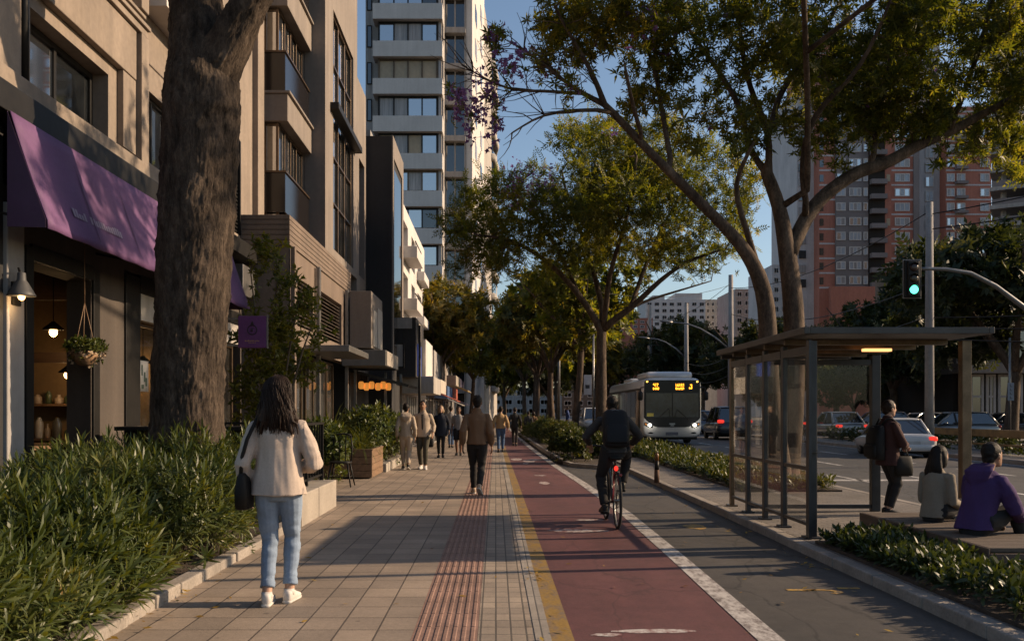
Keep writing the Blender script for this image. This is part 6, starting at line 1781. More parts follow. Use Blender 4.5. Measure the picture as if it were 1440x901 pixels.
    if hair_style in ('long', 'bob', 'wavy'):
        hb(0, -.03, .02, .092, .1, .112)
        dn = {'long': -.30, 'bob': -.14, 'wavy': -.29}[hair_style]
        for sx in (-1, 1): hb(sx * .07, -.02, -.05, .032, .06, .1)
        n = 7
        h.loft([(Hh(0, -.05 - .045 * math.sin(math.pi * min(1, k / n * .9)), .06 + (dn - .06) * k / n), (Hh(1, 0, 0) - Hh(0, 0, 0)) * w_, (Hh(0, 1, 0) - Hh(0, 0, 0)) * d_) for k, w_, d_ in zip(range(n + 1), (.08, .102, .118, .132, .15, .165, .15, .09) if hair_style == 'wavy' else (.07, .092, .1, .108, .118, .118, .1, .055), (.06, .07, .07, .066, .06, .052, .042, .02))], 18)
        rg = random.Random(len(label))
        for k in range(34 if hair_style == 'wavy' else 8):
            x = rg.uniform(-.15, .15) if hair_style == 'wavy' else rg.uniform(-.1, .1); y0 = -.09 - .03 * rg.random(); ph = rg.uniform(0, 6)
            h.tube([Hh(x * (.6 + .5 * q) + .012 * math.sin(ph + q * 7), y0 - .025 * math.sin(q * 3) - .008, -.03 + (dn - .03 + rg.uniform(0, .1)) * q) for q in (0, .2, .4, .6, .8, 1)], [.014 * s, .016 * s, .016 * s, .014 * s, .010 * s, .004 * s], 6)
    hm = union(h, min(voxel, .012) if hair_style == 'wavy' else voxel, 1); hm.materials.append(hair)
    displace(hm, lambda p: (.004 if hair_style == 'wavy' else .006) * mnoise.noise(Vector((p[0] * 30, p[1] * 30, p[2] * (7 if hair_style in ('long', 'wavy') else 30)))))
    finish('hair', hm, root, off=Vector((0, 0, 0)))
    if hair_style == 'wavy':
        ls = MB(); rg = random.Random(3)
        for k in range(300):
            a = rg.uniform(-1.25, 1.25); x0 = .10 * math.sin(a); y0 = -.02 - .105 * math.cos(a); ph = rg.uniform(0, 6); wid = rg.uniform(1.1, 1.75); e = dn - .05 + rg.uniform(0, .16)
            ls.tube([Hh(x0 * .2, -.02 + rg.uniform(-.02, .02), .147), Hh(x0 * .75, -.02 + (y0 + .02) * .75, .118)] + [Hh(x0 * (1 + (wid - 1) * q) + .014 * math.sin(ph + q * 9), y0 - .045 * math.sin(q * 2.6) - .004 - .012 * math.cos(ph + q * 7), .07 + (e - .07) * q) for q in (0, .15, .3, .45, .6, .75, .9, 1)], [.002, .003, .003, .003, .0034, .0034, .0034, .003, .002, .0008], 4)
        ls.build('loose_hair', hair, root)
    root.location = loc; root.rotation_euler = (0, 0, rz)
    M_ = Matrix.Translation(Vector(loc)) @ Matrix.Rotation(rz, 4, 'Z')
    return root, dict(M=M_, T=lambda *a: M_ @ T(*a), S=[M_ @ v for v in S], W=[M_ @ v for v in Wr], E=[M_ @ v for v in E], rz=rz, s=s)


def tote(name, label, cat, c, ax, ay, size, strap, m, strap_w=.018, group=None):
    """soft bag: body, flap edge and strap"""
    w_, d_, h = size; c = Vector(c); ax, ay = Vector(ax).normalized(), Vector(ay).normalized()
    t = thing(name, label, cat, tuple(c), group)
    MB().loft([(c + Vector((0, 0, z)), ax * w_ * k, ay * d_ * q) for z, k, q in ((-h, .42, .35), (-h * .96, .5, .5), (-h * .5, .52, .55), (-h * .1, .47, .38), (0, .44, .22), (h * .01, .42, .18))], 22, power=3.2).build('bag_body', m, t)
    if strap:
        MB().tube(strap, strap_w * .55, 6).build('strap', m, t)
    return t


def backpack(label, Tf, m, s=1., w_=.16, h0=.02, h1=.46, depth=.15, yb=-.13, group=None, straps=True):
    c = Tf(0, yb - depth * .5, (h0 + h1) / 2)
    t = thing('backpack', label, 'backpack', tuple(c), group)
    def ax(x, y, h): return (Tf(x + 1, y, h) - Tf(x, y, h)).normalized()
    def ay(x, y, h): return (Tf(x, y + 1, h) - Tf(x, y, h)).normalized()
    R_ = []
    for k, a, b in ((0, .8, .55), (.04, .95, .9), (.3, 1, 1), (.65, 1, .95), (.88, .9, .75), (.97, .7, .55), (1, .45, .3)):
        h = h0 + (h1 - h0) * k; y = yb - depth * .5 * b; R_.append((Tf(0, y, h), ax(0, y, h) * w_ * a, ay(0, y, h) * depth * .5 * b))
    MB().loft(R_, 24, power=3).build('bag_body', m, t)
    R2 = []
    for k, a, b in ((.08, .7, .6), (.12, .85, .9), (.38, .85, 1), (.46, .7, .7), (.48, .5, .3)):
        h = h0 + (h1 - h0) * k; y = yb - depth * .98; R2.append((Tf(0, y, h), ax(0, y, h) * w_ * a, ay(0, y, h) * .035 * b))
    MB().loft(R2, 20, power=3).build('pocket', m, t)
    z_ = MB(); 
    z_.tube([Tf(-w_ * .82, yb - depth * .72, h0 + (h1 - h0) * .6), Tf(-w_ * .6, yb - depth * .72, h0 + (h1 - h0) * .86), Tf(0, yb - depth * .66, h0 + (h1 - h0) * .95), Tf(w_ * .6, yb - depth * .72, h0 + (h1 - h0) * .86), Tf(w_ * .82, yb - depth * .72, h0 + (h1 - h0) * .6)], .004 * s, 5); z_.build('zip', mat('zip_grey', (.25, .24, .23), .4, .5), t)
    if straps:
        for sx in (-1, 1):
            MB().tube([Tf(sx * .075, yb - .02, .44), Tf(sx * .1, -.085, .525), Tf(sx * .105, .0, .53), Tf(sx * .11, .115, .44), Tf(sx * .125, .13, .3), Tf(sx * .15, .02, .12), Tf(sx * .13, yb, .08)], .014 * s, 6).build('strap', m, t)
    return t

denim = cloth('blue_denim', (.21, .27, .36), .85, .35, 500, .22, 4)
cream = cloth('cream_twill', (.42, .345, .29), .9, .3, 450, .08)
browncloth = cloth('brown_twill', (.16, .095, .055), .9, .3, 450); darkcloth = cloth('dark_cloth', (.022, .020, .020), .9, .2); navy = cloth('navy_cloth', (.018, .02, .03), .9, .2)
beige = cloth('beige_cloth', (.36, .29, .22), .9, .2); greyc = cloth('grey_cloth', (.23, .21, .20), .9, .2); olive = cloth('olive_cloth', (.06, .055, .04), .9, .2)
tanw = cloth('tan_wool', (.36, .235, .12), .95, .3); char_ = cloth('charcoal_cloth', (.045, .043, .043), .9, .25); maroon = cloth('maroon_cloth', (.05, .022, .020), .9, .25)
purplec = cloth('purple_fleece', (.052, .026, .09), .95, .3); sage = cloth('sage_knit', (.20, .165, .125), .95, .3); blackl = mat('black_leather', (.010, .009, .008), .6, var=.2, bump=.2, bscale=120, dist=.002, spec=.2)
nylon = mat('black_nylon', (.012, .012, .013), .65, var=.2, bump=.2, bscale=160, dist=.002, spec=.2)

# the woman in the foreground
wx, wy = at(391, 850, 6.95).x, 6.95
_, I = person('woman with long dark wavy hair, cream jacket and blue jeans walking away', (wx, wy, 0), R(2), 1.69, lean=R(2), feet=((-.068, -.07), (.075, .06)), toe=(0, 0), foot_yaw=(.06, -.14), skin=skin_l, hair=hair_n, hair_style='wavy',
       top=cream, top_hem=-.075, top_w=1.05, top_flare=1.28, sleeve_w=1.12, legs=denim, leg_w=.93, leg_hem=.13, cuff=True, shoe=shoe_w, sole=rubber_w, voxel=.0065, hands=((-.25, .07, -.045), (.13, .2, .12)), elbow=((-.25, -1, 0), (.75, -.9, -.1)),
       palm=((1, -.1, 0), (-1, 0, .2)), fold=1.5, sw=.96, curl=.7, girth=.97)
T = I['T']
c = T(-.245, -.03, .09)
tote('shoulder_bag', 'black leather shoulder bag at the left hip of the woman in cream', 'bag', c, T(0, 1, .09) - T(0, 0, .09), T(1, 0, .09) - T(0, 0, .09), (.27, .11, .27),
     [c + Vector((0, .1, 0)), T(-.235, .09, .25), T(-.185, .1, .44), T(-.13, .03, .535), T(-.14, -.09, .50), T(-.20, -.15, .34), T(-.245, -.12, .2), c + Vector((0, -.1, 0))], blackl, .026)

# man in the brown jacket
_, I = person('man in a brown jacket and dark trousers walking away down the middle', (at(671, 0, 16).x, 16, 0), R(-3), 1.71, lean=R(2), feet=((-.07, .16), (.05, -.2)), toe=(0, -.55), ank=((-.07, .14, .085), (.055, -.22, .155)), skin=skin_d, hair=hair_b, top=browncloth, top_hem=-.04, top_w=1.1,
       sleeve_w=1.12, legs=darkcloth, leg_hem=.06, shoe=shoe_t, sole=rubber_w, voxel=.0095, hands=((-.245, -.04, -.05), (.245, .07, -.06)), fold=1.2)
PE = dict(voxel=.013)
person('man in a beige hoodie and pale trousers walking away beside the shrubs', (at(571, 0, 22.7).x, 22.7, 0), R(4), 1.62, skin=skin_m, hair=hair_b, top=beige, top_hem=-.06, hood=True, collar=False, legs=beige, leg_w=1.02, feet=((-.07, .12), (.07, -.14)), ank=((-.07, .12, .085), (.06, -.16, .12)), toe=(0, -.3), shoe=shoe_b, sole=rubber_w, **PE)
_, I = person('man in an open cream jacket over dark shirt walking towards the viewer', (at(595, 0, 22.9).x, 22.9, 0), R(176), 1.69, skin=skin_m, hair=hair_b, top=beige, top_hem=-.1, top_w=1.1, top_flare=1.15, open_front=darkcloth, legs=olive, feet=((-.08, .14), (.07, -.1)), hands=((-.26, .1, .0), (.2, .2, .12)), shoe=shoe_w, sole=rubber_w, **PE)
person('fair-haired person in a long dark coat and leggings walking towards the viewer', (at(620, 0, 28.5).x, 28.5, 0), R(180), 1.6, skin=skin_l, hair=hair_y, hair_style='bob', top=navy, top_hem=-.2, top_w=1.1, top_flare=1.15, legs=darkcloth, leg_w=.9, feet=((-.07, .1), (.07, -.1)), hands=((-.27, .04, -.02), (.27, .06, -.02)), **PE)
hbp = at(601, 625, 27.5)
tote('handbag', 'black bag carried between the couple in cream and the person in the dark coat', 'bag', (hbp.x, 27.5, .78), (1, 0, 0), (0, 1, 0), (.36, .16, .42), [(hbp.x - .1, 27.5, .78), (hbp.x, 27.5, 1.0), (hbp.x + .1, 27.5, .78)], nylon)
person('person in a grey top and dark shorts walking towards the viewer', (at(645, 0, 30).x, 30, 0), R(178), 1.58, skin=skin_d, hair=hair_b, top=greyc, top_hem=-.02, collar=False, sleeve=.5, legs=darkcloth, leg_hem=-.15, leg_w=1.1, feet=((-.07, .1), (.07, -.1)), **PE)
person('person in a tan sweater and blue jeans walking away past the yellow line', (at(704, 0, 32).x, 32, 0), R(-2), 1.6, skin=skin_m, hair=hair_b, top=tanw, top_hem=-.02, top_w=1.08, collar=False, sleeve_w=1.15, legs=cloth('deep_denim', (.06, .10, .18), .85), feet=((-.07, -.14), (.07, .12)), hands=((-.27, .05, -.02), (.28, -.02, -.02)), shoe=shoe_b, **PE)
person('person in black walking away down the bike lane', (at(724, 0, 38).x, 38, 0), 0, 1.58, skin=skin_m, hair=hair_b, top=darkcloth, top_hem=-.02, legs=darkcloth, leg_w=.92, feet=((-.06, .14), (.06, -.14)), hands=((-.28, .05, -.02), (.28, .02, -.02)), **PE)
person('small dark-clothed walker under the row of median trees', (at(743, 0, 46).x, 46, 0), 0, 1.42, skin=skin_m, hair=hair_b, top=char_, legs=olive, feet=((-.06, .12), (.06, -.12)), **PE)
person('small walker in a brown top beside the median, farthest one', (at(750, 0, 47).x, 47, 0), 0, 1.4, skin=skin_m, hair=hair_n, hair_style='bob', top=browncloth, legs=darkcloth, feet=((-.06, -.12), (.06, .12)), **PE)
person('walker in a white top half hidden behind the man in brown', (at(634, 0, 36).x, 36, 0), 0, 1.62, skin=skin_m, hair=hair_b, top=greyc, legs=cloth('deep_denim', (.06, .10, .18)), feet=((-.06, .12), (.06, -.12)), **PE)
person('person in a blue shirt between the tree trunks across the median', (at(798, 0, 60).x, 60, 0), R(90), 1.7, skin=skin_m, hair=hair_b, top=cloth('blue_cloth', (.05, .08, .2)), legs=darkcloth, **PE)

# woman waiting by the shelter, bag on her back
_, I = person('woman in a dark maroon jacket waiting beside the shelter, hands clasped', (at(1249, 0, 12.15).x, 12.15, .08), R(-82), 1.5, skin=skin_l, hair=hair_n, hair_style='bun', top=maroon, top_hem=-.16, top_w=1.12, top_flare=1.1, sleeve_w=1.15, legs=darkcloth, leg_w=1.0, feet=((-.075, .02), (.075, -.03)),
       hands=((-.05, .25, .14), (.05, .25, .13)), elbow=((-1, -.6, -.3), (1, -.6, -.3)), voxel=.009, fold=1.2, head_pitch=R(-3), girth=1.05, curl=.9)
backpack('black backpack on the back of the woman waiting by the shelter', I['T'], nylon, .93, .155, -.08, .44, .17, -.125)
T = I['T']; c = T(.17, .14, -.02)
tote('handbag', 'dark handbag hanging from the arm of the woman by the shelter', 'bag', c, T(0, 1, 0) - T(0, 0, 0), T(1, 0, 0) - T(0, 0, 0), (.24, .1, .26), [c + Vector((.06, 0, 0)), T(.13, .17, .14), c + Vector((-.06, 0, 0))], blackl, .016)

# the seated pair (seat height .36)
def seated(label, loc, rz, **kw):
    return person(label, loc, rz, pelvis=(0., .31 + .095), knee=((0, .3, 1), (0, .3, 1)), **kw)
_, I = seated('seated woman with long dark hair and sage knit top, looking toward the road', (4.50, 9.5, 0), R(-62), H=1.46, lean=R(9), ank=((-.1, .42, .16), (.1, .44, .16)), skin=skin_l, hair=hair_b, hair_style='long', top=sage, top_hem=-.06, collar=False, legs=darkcloth, head_yaw=R(-12),
       hands=((-.16, .3, .08), (.16, .3, .08)), shoe=shoe_b, voxel=.009, girth=.95)
_, I = seated('seated man in a purple hooded sweatshirt leaning forward on the bench', (4.44, 8.55, 0), R(-66), H=1.66, lean=R(18), ank=((-.14, .48, .17), (.13, .5, .17)), skin=skin_m, hair=hair_b, top=purplec, top_hem=-.05, top_w=1.08, sleeve_w=1.25, hood=True, collar=False, legs=darkcloth, leg_w=1.08,
       hands=((-.12, .40, .06), (.14, .42, .08)), elbow=((-.8, -.5, -.8), (.8, -.5, -.8)), shoe=shoe_b, voxel=.009, fold=1.5, girth=1.04, head_pitch=R(4), head_yaw=R(-4), palm=((.3, 0, -1), (-.3, 0, -1)))

# ------------------------------------------------------------------ cyclist and bicycle
bxx, byy = at(868, 0, 11.4).x, 11.4
bk_ = thing('bicycle', 'dark road bicycle with a red rear light under the cyclist', 'bicycle', (bxx, byy, 0))
fm = mat('bike_frame', (.02, .02, .022), .3, .3, var=0, coat=.5); fr_red = mat('bike_red', (.30, .02, .018), .3, var=0, coat=.5)
rw, fw_ = Vector((bxx, byy - .02, .345)), Vector((bxx - .02, byy + 1.0, .345)); bb_ = Vector((bxx, byy + .42, .285)); st_ = Vector((bxx, byy + .2, .75)); hd_ = Vector((bxx - .01, byy + .80, .88))
for c, nm in ((rw, 'rear'), (fw_, 'front')):
    n = 40; ring = [c + Vector((0, .335 * math.cos(2 * math.pi * k / n), .335 * math.sin(2 * math.pi * k / n))) for k in range(n + 1)]
    ty = MB().tube(ring, .018, 8, cap=False).build('wheel', rubber, bk_)
    MB().tube([c + (p - c) * .935 for p in ring], .011, 6, cap=False).build('rim', alloy, ty)
    sp = MB()
    for k in range(20):
        a = 2 * math.pi * k / 20; sp.tube([c + Vector((.02 * (-1) ** k, 0, 0)), c + Vector((0, .31 * math.cos(a), .31 * math.sin(a)))], .0018, 3)
    sp.tube([c + Vector((-.05, 0, 0)), c + Vector((.05, 0, 0))], .02, 8); sp.build('spoke', steel, ty)
f = MB()
f.tube([bb_, st_], .016, 8); f.tube([bb_, hd_ + Vector((0, .02, -.12))], .02, 8); f.tube([st_ + Vector((0, .02, -.06)), hd_], .016, 8); f.tube([hd_ + Vector((0, .02, -.14)), hd_ + Vector((0, -.02, .06))], .02, 8)
for sx in (-1, 1):
    f.tube([bb_ + Vector((sx * .03, 0, 0)), rw + Vector((sx * .055, 0, 0))], .011, 6); f.tube([st_ + Vector((sx * .015, 0, -.06)), rw + Vector((sx * .055, 0, 0))], .010, 6, 1)
    f.tube([hd_ + Vector((sx * .05, .02, -.14)), fw_ + Vector((sx * .05, 0, 0))], .013, 6)
f.tube([hd_ + Vector((-.05, .02, -.14)), hd_ + Vector((.05, .02, -.14))], .014, 6); f.tube([st_, st_ + Vector((0, -.02, .09))], .014, 8)
f.build('frame', [fm, fr_red], bk_)
MB().loft([(st_ + Vector((0, y_, z)), (w_, 0, 0), (0, 0, h)) for y_, z, w_, h in ((-.15, .11, .05, .02), (-.12, .11, .085, .03), (-.04, .105, .075, .028), (.05, .1, .03, .02), (.13, .095, .016, .012))], 16).build('saddle', black_m, bk_)
MB().tube([hd_ + Vector((-.28, -.06, .10)), hd_ + Vector((-.2, .0, .11)), hd_ + Vector((0, .04, .09)), hd_ + Vector((.2, .0, .11)), hd_ + Vector((.28, -.06, .10))], .013, 8).build('handlebar', black_m, bk_)
for sx in (-1, 1): MB().tube([hd_ + Vector((sx * .22, -.015, .108)), hd_ + Vector((sx * .3, -.075, .10))], .018, 8).build('grip', rubber, bk_)
ca = R(50); cd = Vector((0, math.cos(ca), math.sin(ca))) * .17
ck = MB(); ck.tube([bb_ + Vector((-.06, 0, 0)), bb_ + Vector((.06, 0, 0))], .02, 8); ck.loft([(bb_ + Vector((x, 0, 0)), (0, .095, 0), (0, 0, .095)) for x in (.045, .05)], 24)
ck.tube([bb_ + Vector((.065, 0, 0)), bb_ + Vector((.065, 0, 0)) + cd], .012, 6); ck.tube([bb_ + Vector((-.065, 0, 0)), bb_ + Vector((-.065, 0, 0)) - cd], .012, 6); ck.build('crank', steel, bk_)
pR, pL = bb_ + cd + Vector((.12, 0, 0)), bb_ - cd + Vector((-.12, 0, 0))
for p in (pR, pL): MB().box(p.x - .05, p.x + .05, p.y - .04, p.y + .04, p.z - .012, p.z + .012).build('pedal', black_m, bk_, bev=.004)
cn = MB(); cn.tube([bb_ + Vector((.048, 0, .093)), rw + Vector((.048, 0, .035))], .005, 4); cn.tube([bb_ + Vector((.048, 0, -.093)), rw + Vector((.048, 0, -.035))], .005, 4); cn.build('chain', steel, bk_)
MB().ball(st_ + Vector((0, -.09, -.02)), (.028, .02, .034), 10).build('tail_light', emit('bike_light', (1, .05, .03), .7), bk_)
MB().ball(rw + Vector((0, -.29, .33)), (.02, .012, .02), 8).build('reflector', redlamp, bk_)
rp = st_ + Vector((0, -.03, .14))
org = Vector((bxx, byy, 0))
sl = lambda p: tuple(Vector(p) - org)
_, I = person('cyclist in a charcoal jacket riding away along the bike lane', (bxx, byy, 0), 0, 1.60, lean=R(28), pelvis=(rp.y - byy + .02, rp.z + .075), ank=(sl(pL + Vector((-.01, -.07, .095))), sl(pR + Vector((.01, -.07, .095)))), toe=(-.1, -.05), foot_yaw=(.12, -.1), knee=((-.35, 1, .2), (.35, 1, .2)), skin=skin_m, hair=hair_b,
       top=char_, top_hem=-.05, top_w=1.03, sleeve_w=1.05, girth=.94, legs=darkcloth, leg_w=1.05, leg_hem=.05, shoe=shoe_b, voxel=.0085, hands=((-.285, .42, .235), (.285, .42, .235)), elbow=((-1, -.2, -.6), (1, -.2, -.6)), palm=((0, .2, -1), (0, .2, -1)), curl=1.3, fold=1.3, head_pitch=R(8), sw=1.04)
backpack('black backpack with grey zip on the back of the cyclist', I['T'], nylon, 1.02, .165, .03, .5, .16, -.125)

# ------------------------------------------------------------------ the trees
def L3(pts, Y0, dY=0.):
    n = len(pts)
    return [at(x, y, Y0 + dY * i / max(1, n - 1)) for i, (x, y) in enumerate(pts)]


def rads(r0, r1, n): return [r0 + (r1 - r0) * i / (n - 1) for i in range(n)]

# A: the thick trunk rising out of the hedge
pa = [(262, 790, 10), (262, 640, 10), (262, 600, 10), (266, 500, 10), (271, 400, 10), (277, 300, 10), (282, 200, 10), (285, 130, 10)]
ra = [.50, .42, .385, .385, .395, .41, .405, .42]
limbsA = [([at(*p) for p in pa], ra, None),
          ([at(285, 130, 10), at(278, 60, 10.1), at(274, -20, 10.2), at(262, -140, 10.3), at(230, -260, 10.2), at(200, -380, 10)], [.38, .31, .29, .25, .2, .12], 0),
          ([at(292, 120, 10), at(322, 62, 9.95), at(352, 5, 9.9), at(400, -90, 9.7), at(470, -200, 9.4), at(540, -300, 9)], [.3, .24, .2, .18, .13, .08], 0),
          ([at(268, -80, 10.2), at(300, -200, 10.8), at(330, -330, 11.4)], [.16, .12, .07], 1)]
blA = [((-3.6, 10, 9.6), (2.6, 2.6, 1.0), 1), ((-1.8, 9.5, 9.2), (1.6, 2, .8), 1)]
tA = grow_tree('street_tree', 'thick dark trunk with furrowed bark rising out of the hedge before the purple awning', 'tree', (at(262, 765, 10).x, 10, 0), limbsA, blA, 420,
          FAN, canopy, bark_a, 3, (.9, 1.3), 3, .35, .5, 3, nmax=34, group='trees along the avenue')
for o in tA.children:
    if o.name.startswith('trunk'):
        sub = o.modifiers.new('fine', 'SUBSURF'); sub.levels = sub.render_levels = 3
        tx = bpy.data.textures.new('bark_relief', 'CLOUDS'); tx.noise_scale = .16; tx.noise_depth = 4
        dp = o.modifiers.new('relief', 'DISPLACE'); dp.texture = tx; dp.strength = .07; dp.mid_level = .5; dp.texture_coords = 'LOCAL'
        t2x = bpy.data.textures.new('bark_cracks', 'CLOUDS'); t2x.noise_scale = .055; t2x.noise_depth = 3; t2x.noise_type = 'HARD_NOISE'
        d2x = o.modifiers.new('cracks', 'DISPLACE'); d2x.texture = t2x; d2x.strength = .035; d2x.mid_level = .5; d2x.texture_coords = 'LOCAL'

# C: the forked tree behind the shelter
Y = 16.5
limbsC = [
    (L3([(1100, 692), (1094, 640), (1083, 560), (1080, 480), (1079, 430), (1068, 385), (1040, 340), (997, 297), (953, 253), (913, 213), (873, 170), (850, 147)], Y, -1.2), [.24, .2, .17, .16, .15, .135, .11, .09, .08, .07, .062, .055], None),
    (L3([(1104, 692), (1110, 640), (1116, 560), (1117, 480), (1116, 430), (1108, 360), (1097, 293), (1078, 243)], Y, .3), [.24, .2, .19, .185, .18, .16, .125, .11], None),
    (L3([(1108, 360), (1124, 325), (1140, 293), (1167, 267), (1207, 240), (1253, 228), (1283, 207), (1333, 187), (1383, 160), (1440, 130), (1500, 100)], Y + .2, 1.2), [.14, .135, .13, .125, .12, .115, .105, .09, .075, .06, .04], 1),
    (L3([(1078, 243), (1053, 213), (1045, 160), (1020, 113), (1000, 87), (975, 50), (940, 0)], Y + .3, 1.5), [.065, .06, .055, .05, .04, .035, .025], 1),
    (L3([(1080, 245), (1083, 187), (1063, 147), (1047, 100), (1040, 33), (1030, -60)], Y + .3, -.8), [.065, .06, .052, .045, .035, .025], 1),
    (L3([(1083, 187), (1093, 140), (1133, 73), (1160, 40), (1200, -30)], Y + .2, 1.8), [.06, .055, .05, .04, .03], 4),
    (L3([(1136, 300), (1127, 247), (1133, 187), (1157, 143), (1200, 110), (1233, 50), (1260, -20)], Y + .2, -1.8), [.055, .055, .05, .045, .04, .03, .02], 2),
    (L3([(1227, 232), (1233, 173), (1247, 120), (1253, 67), (1270, 0)], Y + .6, 1), [.055, .05, .042, .035, .025], 2),
    (L3([(850, 147), (833, 100), (807, 60), (780, 10)], Y - 1.2, -.6), [.05, .04, .03, .02], 0),
    (L3([(850, 147), (820, 133), (787, 110), (753, 80), (720, 60)], Y - 1.2, .5), [.05, .04, .03, .022, .015], 0),
    (L3([(857, 155), (807, 155), (763, 160), (720, 187)], Y - 1.2, -.8), [.035, .03, .022, .014], 0),
    (L3([(820, 133), (763, 127), (720, 130), (680, 110), (650, 92)], Y - 1.1, -.4), [.03, .025, .02, .015, .01], 9),
    (L3([(946, 243), (930, 150), (922, 100), (900, 40)], Y - .8, .8), [.05, .045, .04, .03], 0),
    (L3([(907, 205), (890, 150), (880, 100)], Y - 1, -.9), [.04, .035, .025], 0),
    (L3([(1070, 390), (1030, 260), (1060, 200)], Y - .2, -1.3), [.06, .045, .03], 0),
    ([Vector((5.6, 16.6, 5.2)), Vector((5.2, 15.4, 6.6)), Vector((4.6, 13.8, 7.6)), Vector((4.0, 12.2, 8.2)), Vector((3.4, 10.9, 8.5))], [.055, .05, .042, .034, .025], 1),  # limb added to carry the dappling lobes out of view
    ([Vector((4.9, 14.6, 7.1)), Vector((6.2, 13.0, 7.9)), Vector((7.2, 11.6, 8.4))], [.04, .035, .025], 15),
    (L3([(1333, 187), (1360, 120), (1380, 60), (1400, -20)], Y + 1, -1), [.06, .05, .04, .03], 2),
]
rg = random.Random(31)
for k in range(90):
    li = rg.choice([8, 9, 9, 10, 11, 11, 11]); pts_ = limbsC[li][0]; t_ = rg.uniform(.15, 1) * (len(pts_) - 1); i_ = min(int(t_), len(pts_) - 2)
    p_ = pts_[i_].lerp(pts_[i_ + 1], t_ - i_); d_ = (pts_[i_ + 1] - pts_[i_]).normalized(); q_ = [p_]; d_ = (d_ * .5 + Vector((rg.uniform(-1, .5), rg.uniform(-.8, .8), rg.uniform(-.75, .9)))).normalized()
    for _ in range(rg.randint(2, 4)):
        d_ = (d_ + Vector((rg.uniform(-.5, .3), rg.uniform(-.4, .4), rg.uniform(-.35, .4)))).normalized(); q_.append(q_[-1] + d_ * rg.uniform(.16, .3))
    limbsC.append((q_, [.011 - .008 * j / (len(q_) - 1) for j in range(len(q_))], li))
blC = [Wb(770, 45, 15.6, 75, 55, 1.2, 1.3), Wb(860, 15, 15.6, 100, 60, 1.6, 1.2), Wb(690, 130, 15.2, 66, 90, .8, 9), Wb(770, 145, 15.2, 60, 55, .8, 4),
       Wb(945, 95, 16, 90, 75, 1.7, 1.2), Wb(1010, 160, 16.3, 75, 55, 1.4, .8), Wb(1055, 70, 16.8, 90, 90, 2.2, 1.), Wb(1160, 90, 17, 110, 90, 2.4, 1.2),
       Wb(1260, 85, 17, 110, 90, 2.4, 1.2), Wb(1360, 80, 17.3, 110, 110, 2.2, 1.3), Wb(1450, 120, 17.4, 80, 140, 2, 1.2), Wb(1165, 170, 16.4, 70, 35, 1.5, .6),
       Wb(1300, 165, 17.4, 80, 40, 1.4, .5), Wb(1390, 225, 17.4, 70, 40, 1.1, .5), Wb(1050, -60, 16.6, 230, 70, 2.6, .5), Wb(1320, -50, 16.6, 200, 80, 2.6, .5), Wb(1165, 280, 16.6, 40, 16, .6, .25),
       ((3.8, 12.2, 8.4), (1.7, 1.5, .75), .55), ((6.6, 12.2, 8.6), (1.6, 1.5, .8), .5), ((2.2, 11.0, 8.8), (1.2, 1.1, .6), .5)]  # unseen lobes above the frame, added to dapple awning and facade
px = lambda p: 697 + p[0] * F / p[1]
pz = lambda p: 577 - (p[2] - EYE) * F / p[1]
bareC = lambda p: .93 if px(p) < 742 and pz(p) > 55 else (.6 if px(p) < 850 and pz(p) > 95 else 0)
bloomC = lambda p: 1. if px(p) < 742 else (.5 if 880 < px(p) < 950 and 10 < pz(p) < 75 else (.3 if px(p) < 850 and pz(p) > 80 else .004))
grow_tree('street_tree', 'large twin-stemmed tree behind the bus shelter with a bare lilac-flowering limb', 'tree', (4.9, 16.5, .08), limbsC, blC, 4200, FAN + FRD[:1], canopy, bark_b,
          7, (.75, 1.25), 11, .25, .30, 1.6, tip=.0066, bare=bareC, bloom=bloomC, group='trees along the avenue', clump=.98, cs=.8, nmax=16)

# M: the umbrella tree in the middle of the picture
Y = 30
limbsM = [
    (L3([(846, 642), (845, 600), (846, 540), (845, 500), (846, 465)], Y, 0), [.27, .2, .175, .165, .16], None),
    (L3([(846, 465), (832, 440), (815, 415), (790, 385), (755, 355), (715, 335), (670, 330)], Y, -1.2), [.12, .11, .1, .085, .07, .05, .03], 0),
    (L3([(846, 465), (860, 450), (886, 436), (914, 407), (941, 383), (975, 362), (1020, 350)], Y, -1.5), [.12, .11, .1, .085, .065, .05, .03], 0),
    (L3([(846, 465), (848, 435), (838, 395), (825, 345), (800, 290), (790, 240)], Y, 1.8), [.1, .095, .085, .07, .05, .035], 0),
    (L3([(848, 460), (853, 430), (855, 390), (875, 330), (890, 270), (895, 220)], Y, -2.2), [.1, .095, .08, .065, .05, .035], 0),
    (L3([(886, 436), (905, 380), (930, 320), (960, 270)], Y - .3, 2.2), [.08, .07, .05, .035], 2),
    (L3([(815, 415), (780, 340), (740, 290), (700, 270)], Y - .5, 2.2), [.07, .06, .045, .03], 1),
    (L3([(860, 450), (900, 425), (950, 410), (1000, 395)], Y - .3, .8), [.06, .05, .035, .02], 2),
]
blM = [Wb(660, 335, 30, 55, 45, 2, 1), Wb(720, 290, 30, 80, 55, 3, 1), Wb(800, 245, 30, 90, 60, 3.2, 1), Wb(855, 205, 30, 60, 35, 2, 1.1), Wb(910, 240, 30, 100, 60, 3.4, 1), Wb(1000, 290, 30, 75, 65, 3, 1),
       Wb(860, 310, 30, 170, 60, 3.8, .8), Wb(960, 360, 29.6, 90, 35, 2.4, .7), Wb(740, 365, 29.6, 100, 35, 2.4, .8), Wb(650, 375, 29.6, 35, 25, 1, .7)]
bloomM = lambda p: .9 if 715 < px(p) < 775 and 245 < pz(p) < 310 else (.25 if 840 < px(p) < 870 and 185 < pz(p) < 215 else .0)
